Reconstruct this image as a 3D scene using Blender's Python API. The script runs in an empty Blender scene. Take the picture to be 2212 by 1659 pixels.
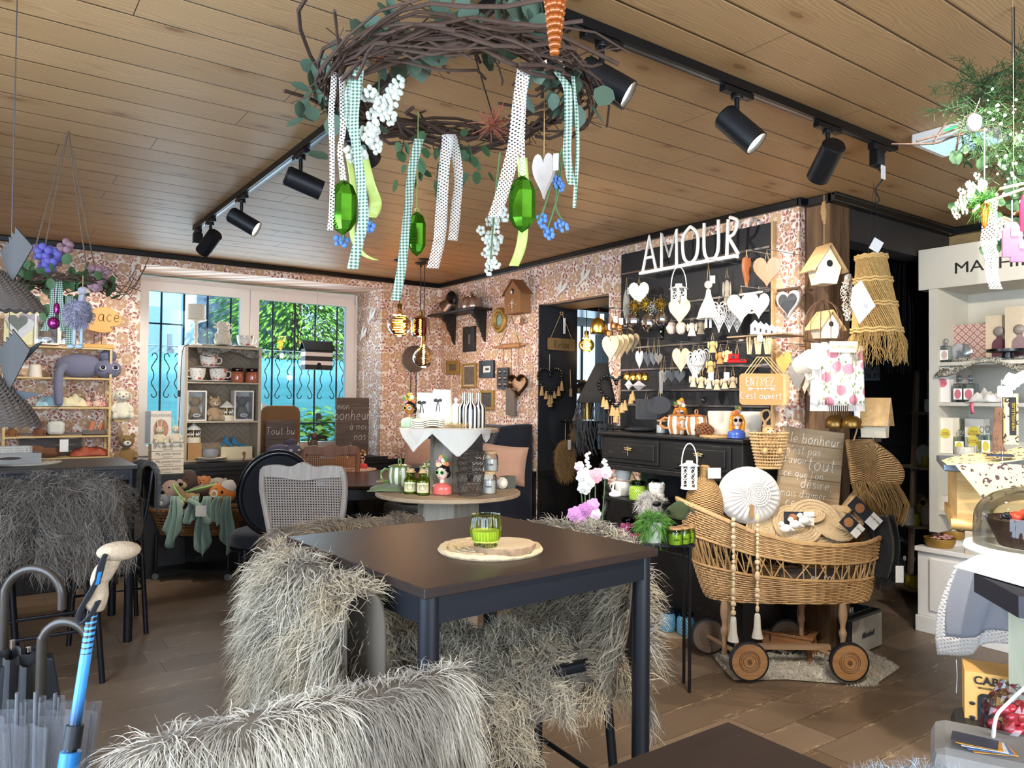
import bpy,math,random
import numpy as np
from mathutils import Vector as V,Matrix,Quaternion
random.seed(7)
SC=bpy.context.scene
COL=SC.collection
PI=math.pi
# ---------------------------------------------------------------- camera
IW,IH,FPX,EYE=2212,1659,1612.72,1.42
cx,cy=IW/2,IH/2
_a=V((3357-cx,884-cy,FPX)).normalized()
_b=V((-50-cx,853-cy,FPX));_b=(_b-_a*_a.dot(_b)).normalized()
_c=_a.cross(_b)
if _c.y>0:_c=-_c
RM=Matrix((_a,_b,_c))
RI=RM.inverted()
EYEP=V((0,0,EYE))
cam=bpy.data.cameras.new('camera');camo=bpy.data.objects.new('camera',cam);COL.objects.link(camo)
cam.sensor_width=36;cam.lens=FPX/IW*36;cam.clip_start=0.02;cam.clip_end=200
right,down,fwd=RM@V((1,0,0)),RM@V((0,1,0)),RM@V((0,0,1))
camo.matrix_world=Matrix.Translation(EYEP)@Matrix((right,-down,-fwd)).transposed().to_4x4()
SC.camera=camo
# ---------------------------------------------------------------- world, exposure
SC.view_settings.view_transform='Standard';SC.view_settings.look='None'
SC.view_settings.gamma=1;SC.view_settings.use_curve_mapping=False
SC.view_settings.exposure=0.5
w=bpy.data.worlds.new('sky');SC.world=w;w.use_nodes=True
wn=w.node_tree.nodes;wn['Background'].inputs[0].default_value=(0.62,0.78,1.0,1);wn['Background'].inputs[1].default_value=2.2
SC.cycles.use_adaptive_sampling=True;SC.cycles.adaptive_threshold=0.08;SC.cycles.adaptive_min_samples=16;SC.cycles.light_sampling_threshold=0.03;SC.cycles.max_bounces=5;SC.cycles.diffuse_bounces=3;SC.cycles.glossy_bounces=3
SC.cycles.transmission_bounces=6;SC.cycles.transparent_max_bounces=8
SC.cycles.caustics_reflective=False;SC.cycles.caustics_refractive=False
SC.cycles.sample_clamp_indirect=4
def area(name,loc,target,sx,sy,power,col):
 l=bpy.data.lights.new(name,'AREA');l.shape='RECTANGLE';l.size=sx;l.size_y=sy
 l.energy=power;l.color=col
 o=bpy.data.objects.new(name,l);COL.objects.link(o);o.location=loc
 o.rotation_euler=(V(target)-V(loc)).to_track_quat('-Z','Y').to_euler()
 return o
# daylight through the shop windows behind and left of the camera, and through the garden window
area('daylight_shop_window',(-1.35,1.4,1.5),(1.5,1.4,0.9),2.6,1.8,85,(0.64,0.80,1.0))
area('daylight_rear_window',(0.6,-1.75,1.5),(1.2,2.0,1.0),2.8,1.7,125,(0.74,0.86,1.0))
area('daylight_garden_window',(2.0,7.16,1.65),(2.0,3.0,1.0),1.7,1.4,30,(0.72,0.87,1.0))
sun=bpy.data.lights.new('sun','SUN');sun.energy=5;sun.angle=0.02;sun.color=(1,0.96,0.88)
suno=bpy.data.objects.new('sun',sun);COL.objects.link(suno);suno.rotation_euler=(math.radians(38),0,math.radians(15))
# ---------------------------------------------------------------- placing helpers
def ray(px,py):return RM@V((px-cx,py-cy,FPX))
def P(px,py,X=None,Y=None,Z=None,D=None):
 d=ray(px,py)
 if X is not None:return EYEP+d*(X/d.x)
 if Y is not None:return EYEP+d*(Y/d.y)
 if Z is not None:return EYEP+d*((Z-EYE)/d.z)
 return EYEP+d*(D/FPX)
def dep(p):return(V(p)-EYEP).dot(fwd)
def bb(x0,y0,x1,y1,**k):
 """bottom-centre point, width and height of a pixel box on a plane of the room"""
 mx=(x0+x1)/2
 p=P(mx,y1,**k)
 if 'X' in k or 'Y' in k:
  q=P(mx,y0,**k);my=(y0+y1)/2
  a_,b_=P(x0,my,**k),P(x1,my,**k)
  return p,(a_-b_).length,q.z-p.z
 d=dep(p)
 return p,(x1-x0)*d/FPX,(y1-y0)*d/FPX
YAW=math.degrees(math.atan2(right.y,right.x))
def rz(face):
 if face=='L':return 0.0
 if face=='R':return-PI/2
 if face=='C':return math.radians(YAW)
 return math.radians(face)
# ---------------------------------------------------------------- mesh builder
class M:
 def __init__(s):s.v=[];s.f=[];s.m=[];s.T=Matrix.Identity(4);s.mi=0
 def at(s,x=0,y=0,z=0,rx=0,ry=0,rz=0,sc=1):
  s.T=Matrix.Translation((x,y,z))@Matrix.Rotation(rz,4,'Z')@Matrix.Rotation(ry,4,'Y')@Matrix.Rotation(rx,4,'X')@Matrix.Scale(sc,4);return s
 def add(s,vs,fs,m=None):
  b=len(s.v);T=s.T
  s.v+=[tuple(T@V(p))for p in vs];s.f+=[tuple(b+i for i in f)for f in fs]
  s.m+=[s.mi if m is None else m]*len(fs);return s
 def box(s,c,d,m=None,r=0):
  x,y,z=d[0]/2,d[1]/2,d[2]/2;ca,sa=math.cos(r),math.sin(r)
  vs=[]
  for dx in(-x,x):
   for dy in(-y,y):
    for dz in(-z,z):vs.append((c[0]+dx*ca-dy*sa,c[1]+dx*sa+dy*ca,c[2]+dz))
  return s.add(vs,[(0,1,3,2),(4,6,7,5),(0,4,5,1),(2,3,7,6),(0,2,6,4),(1,5,7,3)],m)
 def b2(s,a,b,m=None):
  return s.box([(a[i]+b[i])/2 for i in range(3)],[abs(b[i]-a[i])for i in range(3)],m)
 def tube(s,pts,r,n=8,m=None,closed=False,cap=True,flat=1.0):
  pts=[V(p)for p in pts];N=len(pts)
  if N<2:return s
  rr=r if isinstance(r,(list,tuple))else[r]*N
  vs=[];up=None
  for i,p in enumerate(pts):
   t=(pts[(i+1)%N]-pts[i-1])if closed else(pts[min(i+1,N-1)]-pts[max(i-1,0)])
   if t.length<1e-9:t=V((0,0,1))
   t.normalize()
   if up is None:
    up=t.orthogonal().normalized()if abs(t.z)>.95 else t.cross(V((0,0,1))).normalized()
   up=(up-t*up.dot(t));up=up.normalized()if up.length>1e-6 else t.orthogonal().normalized()
   w_=t.cross(up)
   for k in range(n):
    a=2*PI*k/n;vs.append(p+(up*math.cos(a)+w_*math.sin(a)*flat)*rr[i])
  fs=[]
  for i in range(N if closed else N-1):
   j=(i+1)%N
   for k in range(n):fs.append((i*n+k,i*n+(k+1)%n,j*n+(k+1)%n,j*n+k))
  if cap and not closed:fs+=[tuple(range(n-1,-1,-1)),tuple((N-1)*n+k for k in range(n))]
  return s.add(vs,fs,m)
 def cyl(s,a,b,r0,r1=None,n=16,m=None):return s.tube([a,b],[r0,r0 if r1 is None else r1],n,m)
 def lathe(s,prof,n=28,m=None,c=(0,0,0),sx=1,sy=1,cap=True):
  vs=[];fs=[];L=len(prof)
  for(r,z)in prof:
   for k in range(n):
    a=2*PI*k/n;vs.append((c[0]+r*math.cos(a)*sx,c[1]+r*math.sin(a)*sy,c[2]+z))
  for i in range(L-1):
   for k in range(n):fs.append((i*n+k,i*n+(k+1)%n,(i+1)*n+(k+1)%n,(i+1)*n+k))
  if cap:
   if prof[0][0]>1e-5:fs.append(tuple(range(n-1,-1,-1)))
   if prof[-1][0]>1e-5:fs.append(tuple((L-1)*n+k for k in range(n)))
  return s.add(vs,fs,m)
 def ell(s,c,r,nu=14,nv=9,m=None,bump=0,rot=None):
  if not isinstance(r,(tuple,list)):r=(r,r,r)
  vs=[];fs=[];R_=rot.to_matrix()if rot else None
  for j in range(nv+1):
   ph=PI*j/nv
   for i in range(nu):
    th=2*PI*i/nu;k=1+(random.uniform(-bump,bump)if bump and 0<j<nv else 0)
    p=V((r[0]*math.sin(ph)*math.cos(th)*k,r[1]*math.sin(ph)*math.sin(th)*k,-r[2]*math.cos(ph)*k))
    if R_:p=R_@p
    vs.append((c[0]+p.x,c[1]+p.y,c[2]+p.z))
  for j in range(nv):
   for i in range(nu):fs.append((j*nu+i,j*nu+(i+1)%nu,(j+1)*nu+(i+1)%nu,(j+1)*nu+i))
  return s.add(vs,fs,m)
 def ext(s,pts,t,m=None,y=0,side=None):
  """outline in x,z extruded along y from y-t/2 to y+t/2"""
  n=len(pts)
  A=sum(pts[i][0]*pts[(i+1)%n][1]-pts[(i+1)%n][0]*pts[i][1]for i in range(n))
  if A<0:pts=pts[::-1]
  vs=[(p[0],y-t/2,p[1])for p in pts]+[(p[0],y+t/2,p[1])for p in pts]
  s.add(vs,[tuple(range(n)),tuple(range(2*n-1,n-1,-1))],m)
  b=len(s.v)-2*n
  s.f+=[(b+i,b+n+i,b+n+(i+1)%n,b+(i+1)%n)for i in range(n)]
  s.m+=[(s.mi if m is None else m)if side is None else side]*n
  return s
 def grid(s,fn,nu,nv,m=None,cu=False,cv=False):
  vs=[fn(i/(nu if cu else nu-1),j/(nv if cv else nv-1))for j in range(nv)for i in range(nu)]
  fs=[]
  for j in range(nv if cv else nv-1):
   for i in range(nu if cu else nu-1):
    a,b=i,(i+1)%nu;c,d=j,(j+1)%nv
    fs.append((c*nu+a,c*nu+b,d*nu+b,d*nu+a))
  return s.add(vs,fs,m)
 def text(s,txt,size,c=(0,0,0),th=0.001,m=None,align='CENTER',sx=1.0,shear=0,bold=0):
  cu=bpy.data.curves.new('t','FONT');cu.body=txt;cu.size=size;cu.extrude=th/2;cu.align_x=align
  cu.resolution_u=3;cu.shear=shear;cu.offset=bold
  o=bpy.data.objects.new('t',cu);COL.objects.link(o)
  me=bpy.data.meshes.new_from_object(o)
  vs=[(c[0]+v.co.x*sx,c[1]-v.co.z,c[2]+v.co.y)for v in me.vertices]
  fs=[tuple(p.vertices)for p in me.polygons]
  bpy.data.objects.remove(o);bpy.data.meshes.remove(me);bpy.data.curves.remove(cu)
  return s.add(vs,fs,m)
 def hand(s,txt,size,c=(0,0,0),r=0.002,m=None,align='C',slant=0.0,rot=0.0,sp=0.16):
  """hand lettering from the stroke alphabet, drawn as fine tubes in x,z"""
  x=0;runs=[]
  for ch in txt:
   g=STROKES.get(ch)
   if g is None:x+=0.35;continue
   wd=g[0]
   for st in g[1]:
    pts=[(x+st[i],st[i+1])for i in range(0,len(st),2)]
    runs.append(smooth(pts))
   x+=wd+sp
  ox={'C':-x/2,'L':0,'R':-x}[align]
  ca,sa=math.cos(rot),math.sin(rot)
  for pts in runs:
   q=[]
   for(a,b)in pts:
    u=(a+ox+slant*b)*size;z=b*size
    q.append((c[0]+u*ca-z*sa,c[1],c[2]+u*sa+z*ca))
   s.tube(q,r,5,m,flat=0.5)
  return s
 def build(s,name,mats,parent=None,smooth=True,bevel=0,sub=0,solid=0):
  me=bpy.data.meshes.new(name)
  me.from_pydata(s.v,[],s.f)
  if not isinstance(mats,(list,tuple)):mats=[mats]
  for q in mats:me.materials.append(q)
  if len(mats)>1:me.polygons.foreach_set('material_index',s.m)
  o=bpy.data.objects.new(name,me);COL.objects.link(o)
  me.validate()
  if smooth:
   me.polygons.foreach_set('use_smooth',[True]*len(me.polygons))
   try:me.set_sharp_from_angle(angle=math.radians(38))
   except Exception:pass
  if solid:
   d=o.modifiers.new('solid','SOLIDIFY');d.thickness=solid;d.offset=0
  if bevel:
   d=o.modifiers.new('bevel','BEVEL');d.width=bevel;d.segments=2;d.limit_method='ANGLE'
  if sub:
   d=o.modifiers.new('sub','SUBSURF');d.levels=d.render_levels=sub
  if parent:o.parent=parent
  return o
def smooth(pts,k=4):
 if len(pts)<3:return pts
 out=[]
 for i in range(len(pts)-1):
  p0,p1,p2,p3=pts[max(i-1,0)],pts[i],pts[i+1],pts[min(i+2,len(pts)-1)]
  for j in range(k):
   t=j/k
   out.append(tuple(0.5*(2*p1[d]+(p2[d]-p0[d])*t+(2*p0[d]-5*p1[d]+4*p2[d]-p3[d])*t*t+(3*p1[d]-p0[d]-3*p2[d]+p3[d])*t**3)for d in range(len(p1))))
 out.append(tuple(pts[-1]));return out
# stroke alphabet: width, strokes (x,z,...) ; x-height 0.6, ascender 1
_o=[.25,.6,.05,.45,.03,.2,.22,0,.42,.2,.4,.48,.25,.6]
STROKES={
'a':(.45,[[.4,.5,.22,.6,.03,.35,.12,.03,.3,.1,.4,.5],[.4,.58,.4,.1,.48,.02]]),
'b':(.42,[[.05,1,.05,.05],[.05,.35,.25,.58,.4,.35,.3,.02,.05,.08]]),
'c':(.38,[[.37,.5,.2,.6,.03,.3,.18,0,.36,.12]]),
'd':(.45,[[.4,.45,.2,.6,.03,.3,.18,0,.38,.15],[.41,1,.4,.05]]),
'e':(.42,[[.05,.3,.38,.36,.25,.6,.04,.35,.15,.02,.38,.1]]),
'g':(.45,[[.4,.5,.2,.6,.03,.35,.18,.08,.38,.25],[.4,.58,.4,-.25,.2,-.38,.05,-.25]]),
'h':(.42,[[.05,1,.05,0],[.05,.35,.25,.58,.38,.4,.38,0]]),
'i':(.1,[[.05,.58,.05,.02],[.05,.78,.06,.82]]),
'l':(.1,[[.05,1,.05,.02]]),
'm':(.62,[[.05,.58,.05,0],[.05,.4,.2,.58,.3,.4,.3,.02],[.3,.4,.45,.58,.57,.4,.57,0]]),
'n':(.42,[[.05,.58,.05,0],[.05,.38,.25,.58,.38,.4,.38,0]]),
'o':(.45,[_o]),
'p':(.42,[[.05,.58,.04,-.4],[.05,.4,.25,.6,.4,.35,.28,.03,.05,.12]]),
'q':(.45,[[.4,.5,.2,.6,.03,.35,.18,.06,.38,.25],[.4,.58,.42,-.4]]),
'r':(.32,[[.05,.58,.05,0],[.05,.35,.18,.56,.32,.52]]),
's':(.34,[[.33,.52,.15,.6,.06,.45,.28,.25,.25,.03,.03,.06]]),
't':(.34,[[.16,.9,.15,.1,.28,.02],[0,.62,.34,.64]]),
'u':(.42,[[.05,.58,.06,.15,.2,0,.38,.2],[.39,.58,.4,0]]),
'v':(.38,[[.02,.58,.19,.02,.37,.6]]),
'x':(.4,[[.02,.55,.4,0],[.38,.58,.02,0]]),
'é':(.42,[[.05,.3,.38,.36,.25,.6,.04,.35,.15,.02,.38,.1],[.18,.75,.32,.92]]),
'à':(.45,[[.4,.5,.22,.6,.03,.35,.12,.03,.3,.1,.4,.5],[.4,.58,.4,.1,.48,.02],[.12,.92,.25,.76]]),
"'":(.08,[[.06,1,.03,.82]]),',':(.1,[[.06,.08,.02,-.12]]),'?':(.35,[[.03,.8,.15,1,.33,.8,.15,.5,.15,.3],[.15,.05,.16,.02]]),
'T':(.5,[[0,.95,.5,.97],[.25,.95,.24,0]]),
'P':(.55,[[.2,.95,.12,0],[.02,.7,.2,1,.5,.9,.48,.55,.2,.45]]),
'R':(.55,[[.15,.95,.1,0],[.02,.75,.2,1,.48,.85,.35,.55,.15,.5,.5,0]]),
'E':(.38,[[.38,.97,.04,.95,.04,.02,.38,.02],[.04,.5,.32,.5]]),
'N':(.42,[[.04,0,.04,.98,.38,0,.38,.98]]),'Z':(.4,[[.03,.95,.38,.95,.02,.02,.4,.02]]),
'C':(.45,[[.43,.85,.22,1,.03,.5,.2,0,.43,.12]]),'D':(.45,[[.05,.97,.05,.02,.4,.3,.35,.8,.05,.97]]),
'A':(.6,[[0,0,.28,1.0,.57,0],[.1,.38,.46,.38]]),'M':(.72,[[.05,0,.05,1,.36,.3,.67,1,.67,0]]),
'O':(.66,[[.33,1,.08,.8,.03,.5,.1,.15,.33,0,.56,.15,.63,.5,.58,.8,.33,1]]),
'U':(.6,[[.04,1,.04,.3,.15,.04,.3,0,.46,.04,.56,.3,.56,1]]),'L':(.4,[[.05,1,.05,0,.4,0]]),
'-':(.3,[[.02,.4,.3,.4]]),'>':(.3,[[0,.6,.3,.4,0,.2]]),'<':(.3,[[.3,.6,0,.4,.3,.2]]),
}
def sharp(*k):
 pass
# ---------------------------------------------------------------- objects
def tag(o,label,cat,group=None,kind=None):
 o['label']=label;o['category']=cat
 if group:o['group']=group
 if kind:o['kind']=kind
 return o
def T(name,label,cat,p,face='C',group=None):
 o=bpy.data.objects.new(name,None);COL.objects.link(o);o.empty_display_size=.05
 o.location=p;o.rotation_euler=(0,0,rz(face));tag(o,label,cat,group);return o
def S(m,name,mats,label,cat,p=(0,0,0),face=0,group=None,**k):
 o=m.build(name,mats,**k);o.location=p;o.rotation_euler=(0,0,rz(face));tag(o,label,cat,group);return o
def K(m,name,mats,parent,loc=None,label=None,**k):
 o=m.build(name,mats,parent,**k)
 if loc:o.location=loc
 if label:o['label']=label
 return o
def struct(m,name,mats,**k):
 o=m.build(name,mats,**k);o['kind']='structure';return o
def dup(root,p,rot=None,label=None,group=None,scale=None):
 def cp(o,par):
  c=o.copy();COL.objects.link(c)
  if par:c.parent=par
  for ch in o.children:cp(ch,c)
  return c
 c=cp(root,None);c.location=p
 if rot is not None:c.rotation_euler=rot if isinstance(rot,(tuple,list))else(0,0,rz(rot))
 if label:c['label']=label
 if group:c['group']=group
 if scale:c.scale=(scale,)*3 if not isinstance(scale,tuple)else scale
 return c
# ---------------------------------------------------------------- materials
MC={}
class NB:
 """small node builder"""
 def __init__(s,name):
  s.mat=bpy.data.materials.new(name);s.mat.use_nodes=True;s.nt=s.mat.node_tree
  s.n=s.nt.nodes;s.b=s.n['Principled BSDF'];s.out=s.n['Material Output']
 def N(s,t,**k):
  x=s.n.new('ShaderNode'+t)
  for a,b in k.items():setattr(x,a,b)
  return x
 def L(s,a,b):s.nt.links.new(a,b)
 def put(s,sock,v):
  if isinstance(v,bpy.types.NodeSocket):s.L(v,sock)
  elif isinstance(v,(tuple,list))and len(v)==3 and sock.type=='RGBA':sock.default_value=(*v,1)
  else:sock.default_value=v
 def m(s,op,a,b=0.0,c=None):
  x=s.N('Math',operation=op);s.put(x.inputs[0],a);s.put(x.inputs[1],b)
  if c is not None:s.put(x.inputs[2],c)
  return x.outputs[0]
 def vm(s,op,a,b=(0,0,0)):
  x=s.N('VectorMath',operation=op);s.put(x.inputs[0],a);s.put(x.inputs[1],b)
  return x.outputs['Value']if op in('LENGTH','DOT_PRODUCT')else x.outputs[0]
 def mix(s,f,a,b,bt='MIX'):
  x=s.N('Mix',data_type='RGBA',blend_type=bt);s.put(x.inputs[0],f);s.put(x.inputs[6],a);s.put(x.inputs[7],b);return x.outputs[2]
 def geo(s):return s.N('NewGeometry').outputs['Position']
 def obj(s):return s.N('TexCoord').outputs['Object']
 def sep(s,v):
  x=s.N('SeparateXYZ');s.put(x.inputs[0],v);return x.outputs
 def com(s,x,y,z=0.0):
  q=s.N('CombineXYZ');s.put(q.inputs[0],x);s.put(q.inputs[1],y);s.put(q.inputs[2],z);return q.outputs[0]
 def noise(s,v,sc,det=3,rough=.55,dist=0):
  x=s.N('TexNoise');s.put(x.inputs['Vector'],v);s.put(x.inputs['Scale'],sc);x.inputs['Detail'].default_value=det
  x.inputs['Roughness'].default_value=rough;x.inputs['Distortion'].default_value=dist;return x.outputs[0]
 def ramp(s,f,stops,interp='LINEAR'):
  x=s.N('ValToRGB');s.put(x.inputs[0],f);r=x.color_ramp;r.interpolation=interp
  while len(r.elements)<len(stops):r.elements.new(.5)
  for e,(p,c)in zip(r.elements,stops):e.position=p;e.color=(*c,1)if len(c)==3 else c
  return x.outputs[0]
 def lt(s,a,b):return s.m('LESS_THAN',a,b)
 def gt(s,a,b):return s.m('GREATER_THAN',a,b)
 def sm(s,v,a,b):
  x=s.N('MapRange',interpolation_type='SMOOTHSTEP');s.put(x.inputs[0],v);x.inputs[1].default_value=a;x.inputs[2].default_value=b;return x.outputs[0]
 def bump(s,h,st=.3,dist=.005):
  x=s.N('Bump');s.put(x.inputs['Height'],h);x.inputs['Strength'].default_value=st;x.inputs['Distance'].default_value=dist
  s.L(x.outputs[0],s.b.inputs['Normal'])
 def fin(s,col,rough=.6,metal=0,**k):
  s.put(s.b.inputs['Base Color'],col);s.put(s.b.inputs['Roughness'],rough);s.b.inputs['Metallic'].default_value=metal
  for a,v in k.items():s.put(s.b.inputs[a.replace('_',' ')],v)
  return s.mat
def hexc(h):
 c=[int(h[i:i+2],16)/255 for i in(0,2,4)]
 return tuple(x/12.92 if x<=.04045 else((x+.055)/1.055)**2.4 for x in c)
def mul(c,k):return tuple(min(1,x*k)for x in c)
def mt(hx,rough=.6,metal=0,var=.12,sc=30,bump=0,**k):
 """plain procedural material: a base colour with fine uneven tone"""
 key=(hx,rough,metal,var,sc,bump,tuple(sorted(k.items())))
 if key in MC:return MC[key]
 b=NB('m_'+str(hx));c=hexc(hx)
 o=b.obj();n=b.noise(o,sc,3)
 col=b.mix(n,mul(c,1-var),mul(c,1+var))
 if bump:b.bump(b.noise(o,sc*3,2),bump,.003)
 MC[key]=b.fin(col,rough,metal,**k);return MC[key]
def glass(hx='ffffff',rough=.02,tint=1.0):
 key=('glass',hx,rough)
 if key in MC:return MC[key]
 b=NB('glass_'+hx);c=hexc(hx)
 tr=b.N('BsdfTransparent');tr.inputs[0].default_value=(*c,1)
 gl=b.N('BsdfGlossy');gl.inputs['Roughness'].default_value=rough
 fr=b.N('Fresnel');fr.inputs[0].default_value=1.45
 mx=b.N('MixShader');b.L(b.m('ADD',b.m('MULTIPLY',fr.outputs[0],.8),.02),mx.inputs[0]);b.L(tr.outputs[0],mx.inputs[1]);b.L(gl.outputs[0],mx.inputs[2])
 b.L(mx.outputs[0],b.out.inputs[0]);MC[key]=b.mat;return b.mat
def emit(hx,st):
 key=('e',hx,st)
 if key not in MC:
  b=NB('lit_'+hx);MC[key]=b.fin((0,0,0),1,Emission_Color=(*hexc(hx),1),Emission_Strength=st)
 return MC[key]
def wood(ha,hb,axis=0,sc=1.0,rough=.55,knots=False,dark=None):
 key=('wood',ha,hb,axis,sc,rough,knots)
 if key in MC:return MC[key]
 b=NB('wood_'+ha);o=b.obj();st=[22,22,22];st[axis]=2.2
 v=b.vm('MULTIPLY',o,tuple(q*sc for q in st))
 n=b.noise(v,1.6,5,.6,.6);n2=b.noise(v,6,3,.6)
 col=b.mix(b.ramp(n,[(.32,(0,0,0)),(.68,(1,1,1))]),hexc(ha),hexc(hb))
 col=b.mix(b.m('MULTIPLY',n2,.25),col,mul(hexc(ha),.6))
 b.bump(n2,.15,.002)
 MC[key]=b.fin(col,rough);return MC[key]
def fabric(hx,hb=None,sc=220,rough=.9,bump=.3,sheen=.2):
 key=('fab',hx,hb,sc)
 if key in MC:return MC[key]
 b=NB('fabric_'+hx);o=b.obj();n=b.noise(o,9,3);n2=b.noise(o,sc,1)
 c=hexc(hx);col=b.mix(n,mul(c,.8),hexc(hb)if hb else mul(c,1.15));col=b.mix(b.m('MULTIPLY',n2,.3),col,mul(c,.6))
 b.bump(n2,bump,.002);MC[key]=b.fin(col,rough,Sheen_Weight=sheen);return MC[key]
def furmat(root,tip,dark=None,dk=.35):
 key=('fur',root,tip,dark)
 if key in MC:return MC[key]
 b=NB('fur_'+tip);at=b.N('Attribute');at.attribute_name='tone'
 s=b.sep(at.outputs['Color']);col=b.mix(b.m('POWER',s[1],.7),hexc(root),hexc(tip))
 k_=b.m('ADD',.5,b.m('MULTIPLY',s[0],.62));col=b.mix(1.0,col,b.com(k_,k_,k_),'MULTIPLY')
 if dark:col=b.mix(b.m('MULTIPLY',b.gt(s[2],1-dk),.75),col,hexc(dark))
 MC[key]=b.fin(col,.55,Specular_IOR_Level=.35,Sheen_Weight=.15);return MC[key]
def fur(surf,name,mats,parent=None,n=4000,L=.05,wd=.0012,lay=(0,0,-.5),up=.6,droop=.6,curl=.2,clump=60,cs=.35,seg=4,seed=1,lvar=.35,edge=None):
 """strands grown over the surface of builder `surf`, each a tapering blade"""
 rg=np.random.default_rng(seed)
 v=np.array(surf.v,dtype=float);tris=[]
 for f in surf.f:
  for i in range(1,len(f)-1):tris.append((f[0],f[i],f[i+1]))
 t=np.array(tris);a,b,c=v[t[:,0]],v[t[:,1]],v[t[:,2]]
 nr=np.cross(b-a,c-a);ar=np.linalg.norm(nr,axis=1);nr=nr/(ar[:,None]+1e-12)
 idx=rg.choice(len(t),n,p=ar/ar.sum());u=rg.random((n,2));fl=u.sum(1)>1;u[fl]=1-u[fl]
 root=a[idx]+(b-a)[idx]*u[:,:1]+(c-a)[idx]*u[:,1:]
 N_=nr[idx]
 cc=root[rg.integers(0,n,clump)];cd=rg.normal(0,1,(clump,3));ct=rg.random(clump)
 near=np.empty(n,int)
 for s0 in range(0,n,4000):
  near[s0:s0+4000]=np.argmin(((root[s0:s0+4000,None,:]-cc[None])**2).sum(2),1)
 d=N_*up+np.array(lay)+cd[near]*cs+rg.normal(0,.18,(n,3))
 dn=(d*N_).sum(1);d+=N_*np.maximum(0,.22-dn)[:,None]
 d/=np.linalg.norm(d,axis=1)[:,None]
 Ls=L*(1-lvar+2*lvar*rg.random(n))
 cv=rg.normal(0,1,(n,3));cv-=d*(cv*d).sum(1)[:,None];cv/=np.linalg.norm(cv,axis=1)[:,None]+1e-9
 ph=rg.random(n)*6.28
 side=np.cross(d,N_+rg.normal(0,.6,(n,3)));side/=np.linalg.norm(side,axis=1)[:,None]+1e-9
 vs=np.empty((n,seg+1,2,3));tone=np.ones((n,seg+1,2,4),np.float32)
 w_=wd*(.7+.6*rg.random(n));rt=rg.random(n)
 for k in range(seg+1):
  q=k/seg
  p=root+d*(Ls*q)[:,None]+np.array([0,0,-1.])*(droop*Ls*q*q)[:,None]+cv*(curl*Ls*np.sin(ph+q*4.5)*q)[:,None]
  hw=(w_*(1-q**2*.92)*.5)[:,None]
  vs[:,k,0]=p-side*hw;vs[:,k,1]=p+side*hw
  tone[:,k,:,0]=rt[:,None];tone[:,k,:,1]=q;tone[:,k,:,2]=ct[near][:,None]
 nv=n*(seg+1)*2;base=(np.arange(n)*(seg+1)*2)[:,None,None]
 kk=(np.arange(seg)*2)[None,:,None];fs=(base+kk+np.array([0,1,3,2])[None,None]).reshape(-1,4)
 me=bpy.data.meshes.new(name);me.vertices.add(nv);me.vertices.foreach_set('co',vs.reshape(-1).astype(np.float32))
 me.loops.add(fs.size);me.loops.foreach_set('vertex_index',fs.reshape(-1).astype(np.int32))
 me.polygons.add(len(fs));me.polygons.foreach_set('loop_start',np.arange(0,fs.size,4,dtype=np.int32))
 me.polygons.foreach_set('loop_total',np.full(len(fs),4,np.int32))if False else None
 me.update(calc_edges=True)
 me.polygons.foreach_set('use_smooth',np.ones(len(fs),bool))
 at=me.attributes.new('tone','FLOAT_COLOR','POINT');at.data.foreach_set('color',tone.reshape(-1))
 me.materials.append(mats)
 o=bpy.data.objects.new(name,me);COL.objects.link(o)
 if parent:o.parent=parent
 return o
# shared shapes
def heart(w_,h_,n=28):
 pts=[]
 for i in range(n):
  t=2*PI*i/n
  x=16*math.sin(t)**3;z=13*math.cos(t)-5*math.cos(2*t)-2*math.cos(3*t)-math.cos(4*t)
  pts.append((x/32*w_,(z+17)/29*h_))
 return pts
def oval(w_,h_,n=28):return[(w_/2*math.cos(2*PI*i/n),h_/2+h_/2*math.sin(2*PI*i/n))for i in range(n)]
def rrect(w_,h_,r,n=4):
 pts=[]
 for(sx,sz,a0)in((1,1,0),(-1,1,90),(-1,-1,180),(1,-1,270)):
  for k in range(n+1):
   a=math.radians(a0+90*k/n);pts.append((sx*(w_/2-r)+r*math.cos(a),h_/2+sz*(h_/2-r)+r*math.sin(a)))
 return pts
def bez(pts,k=6):return smooth([tuple(p)for p in pts],k)
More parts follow.
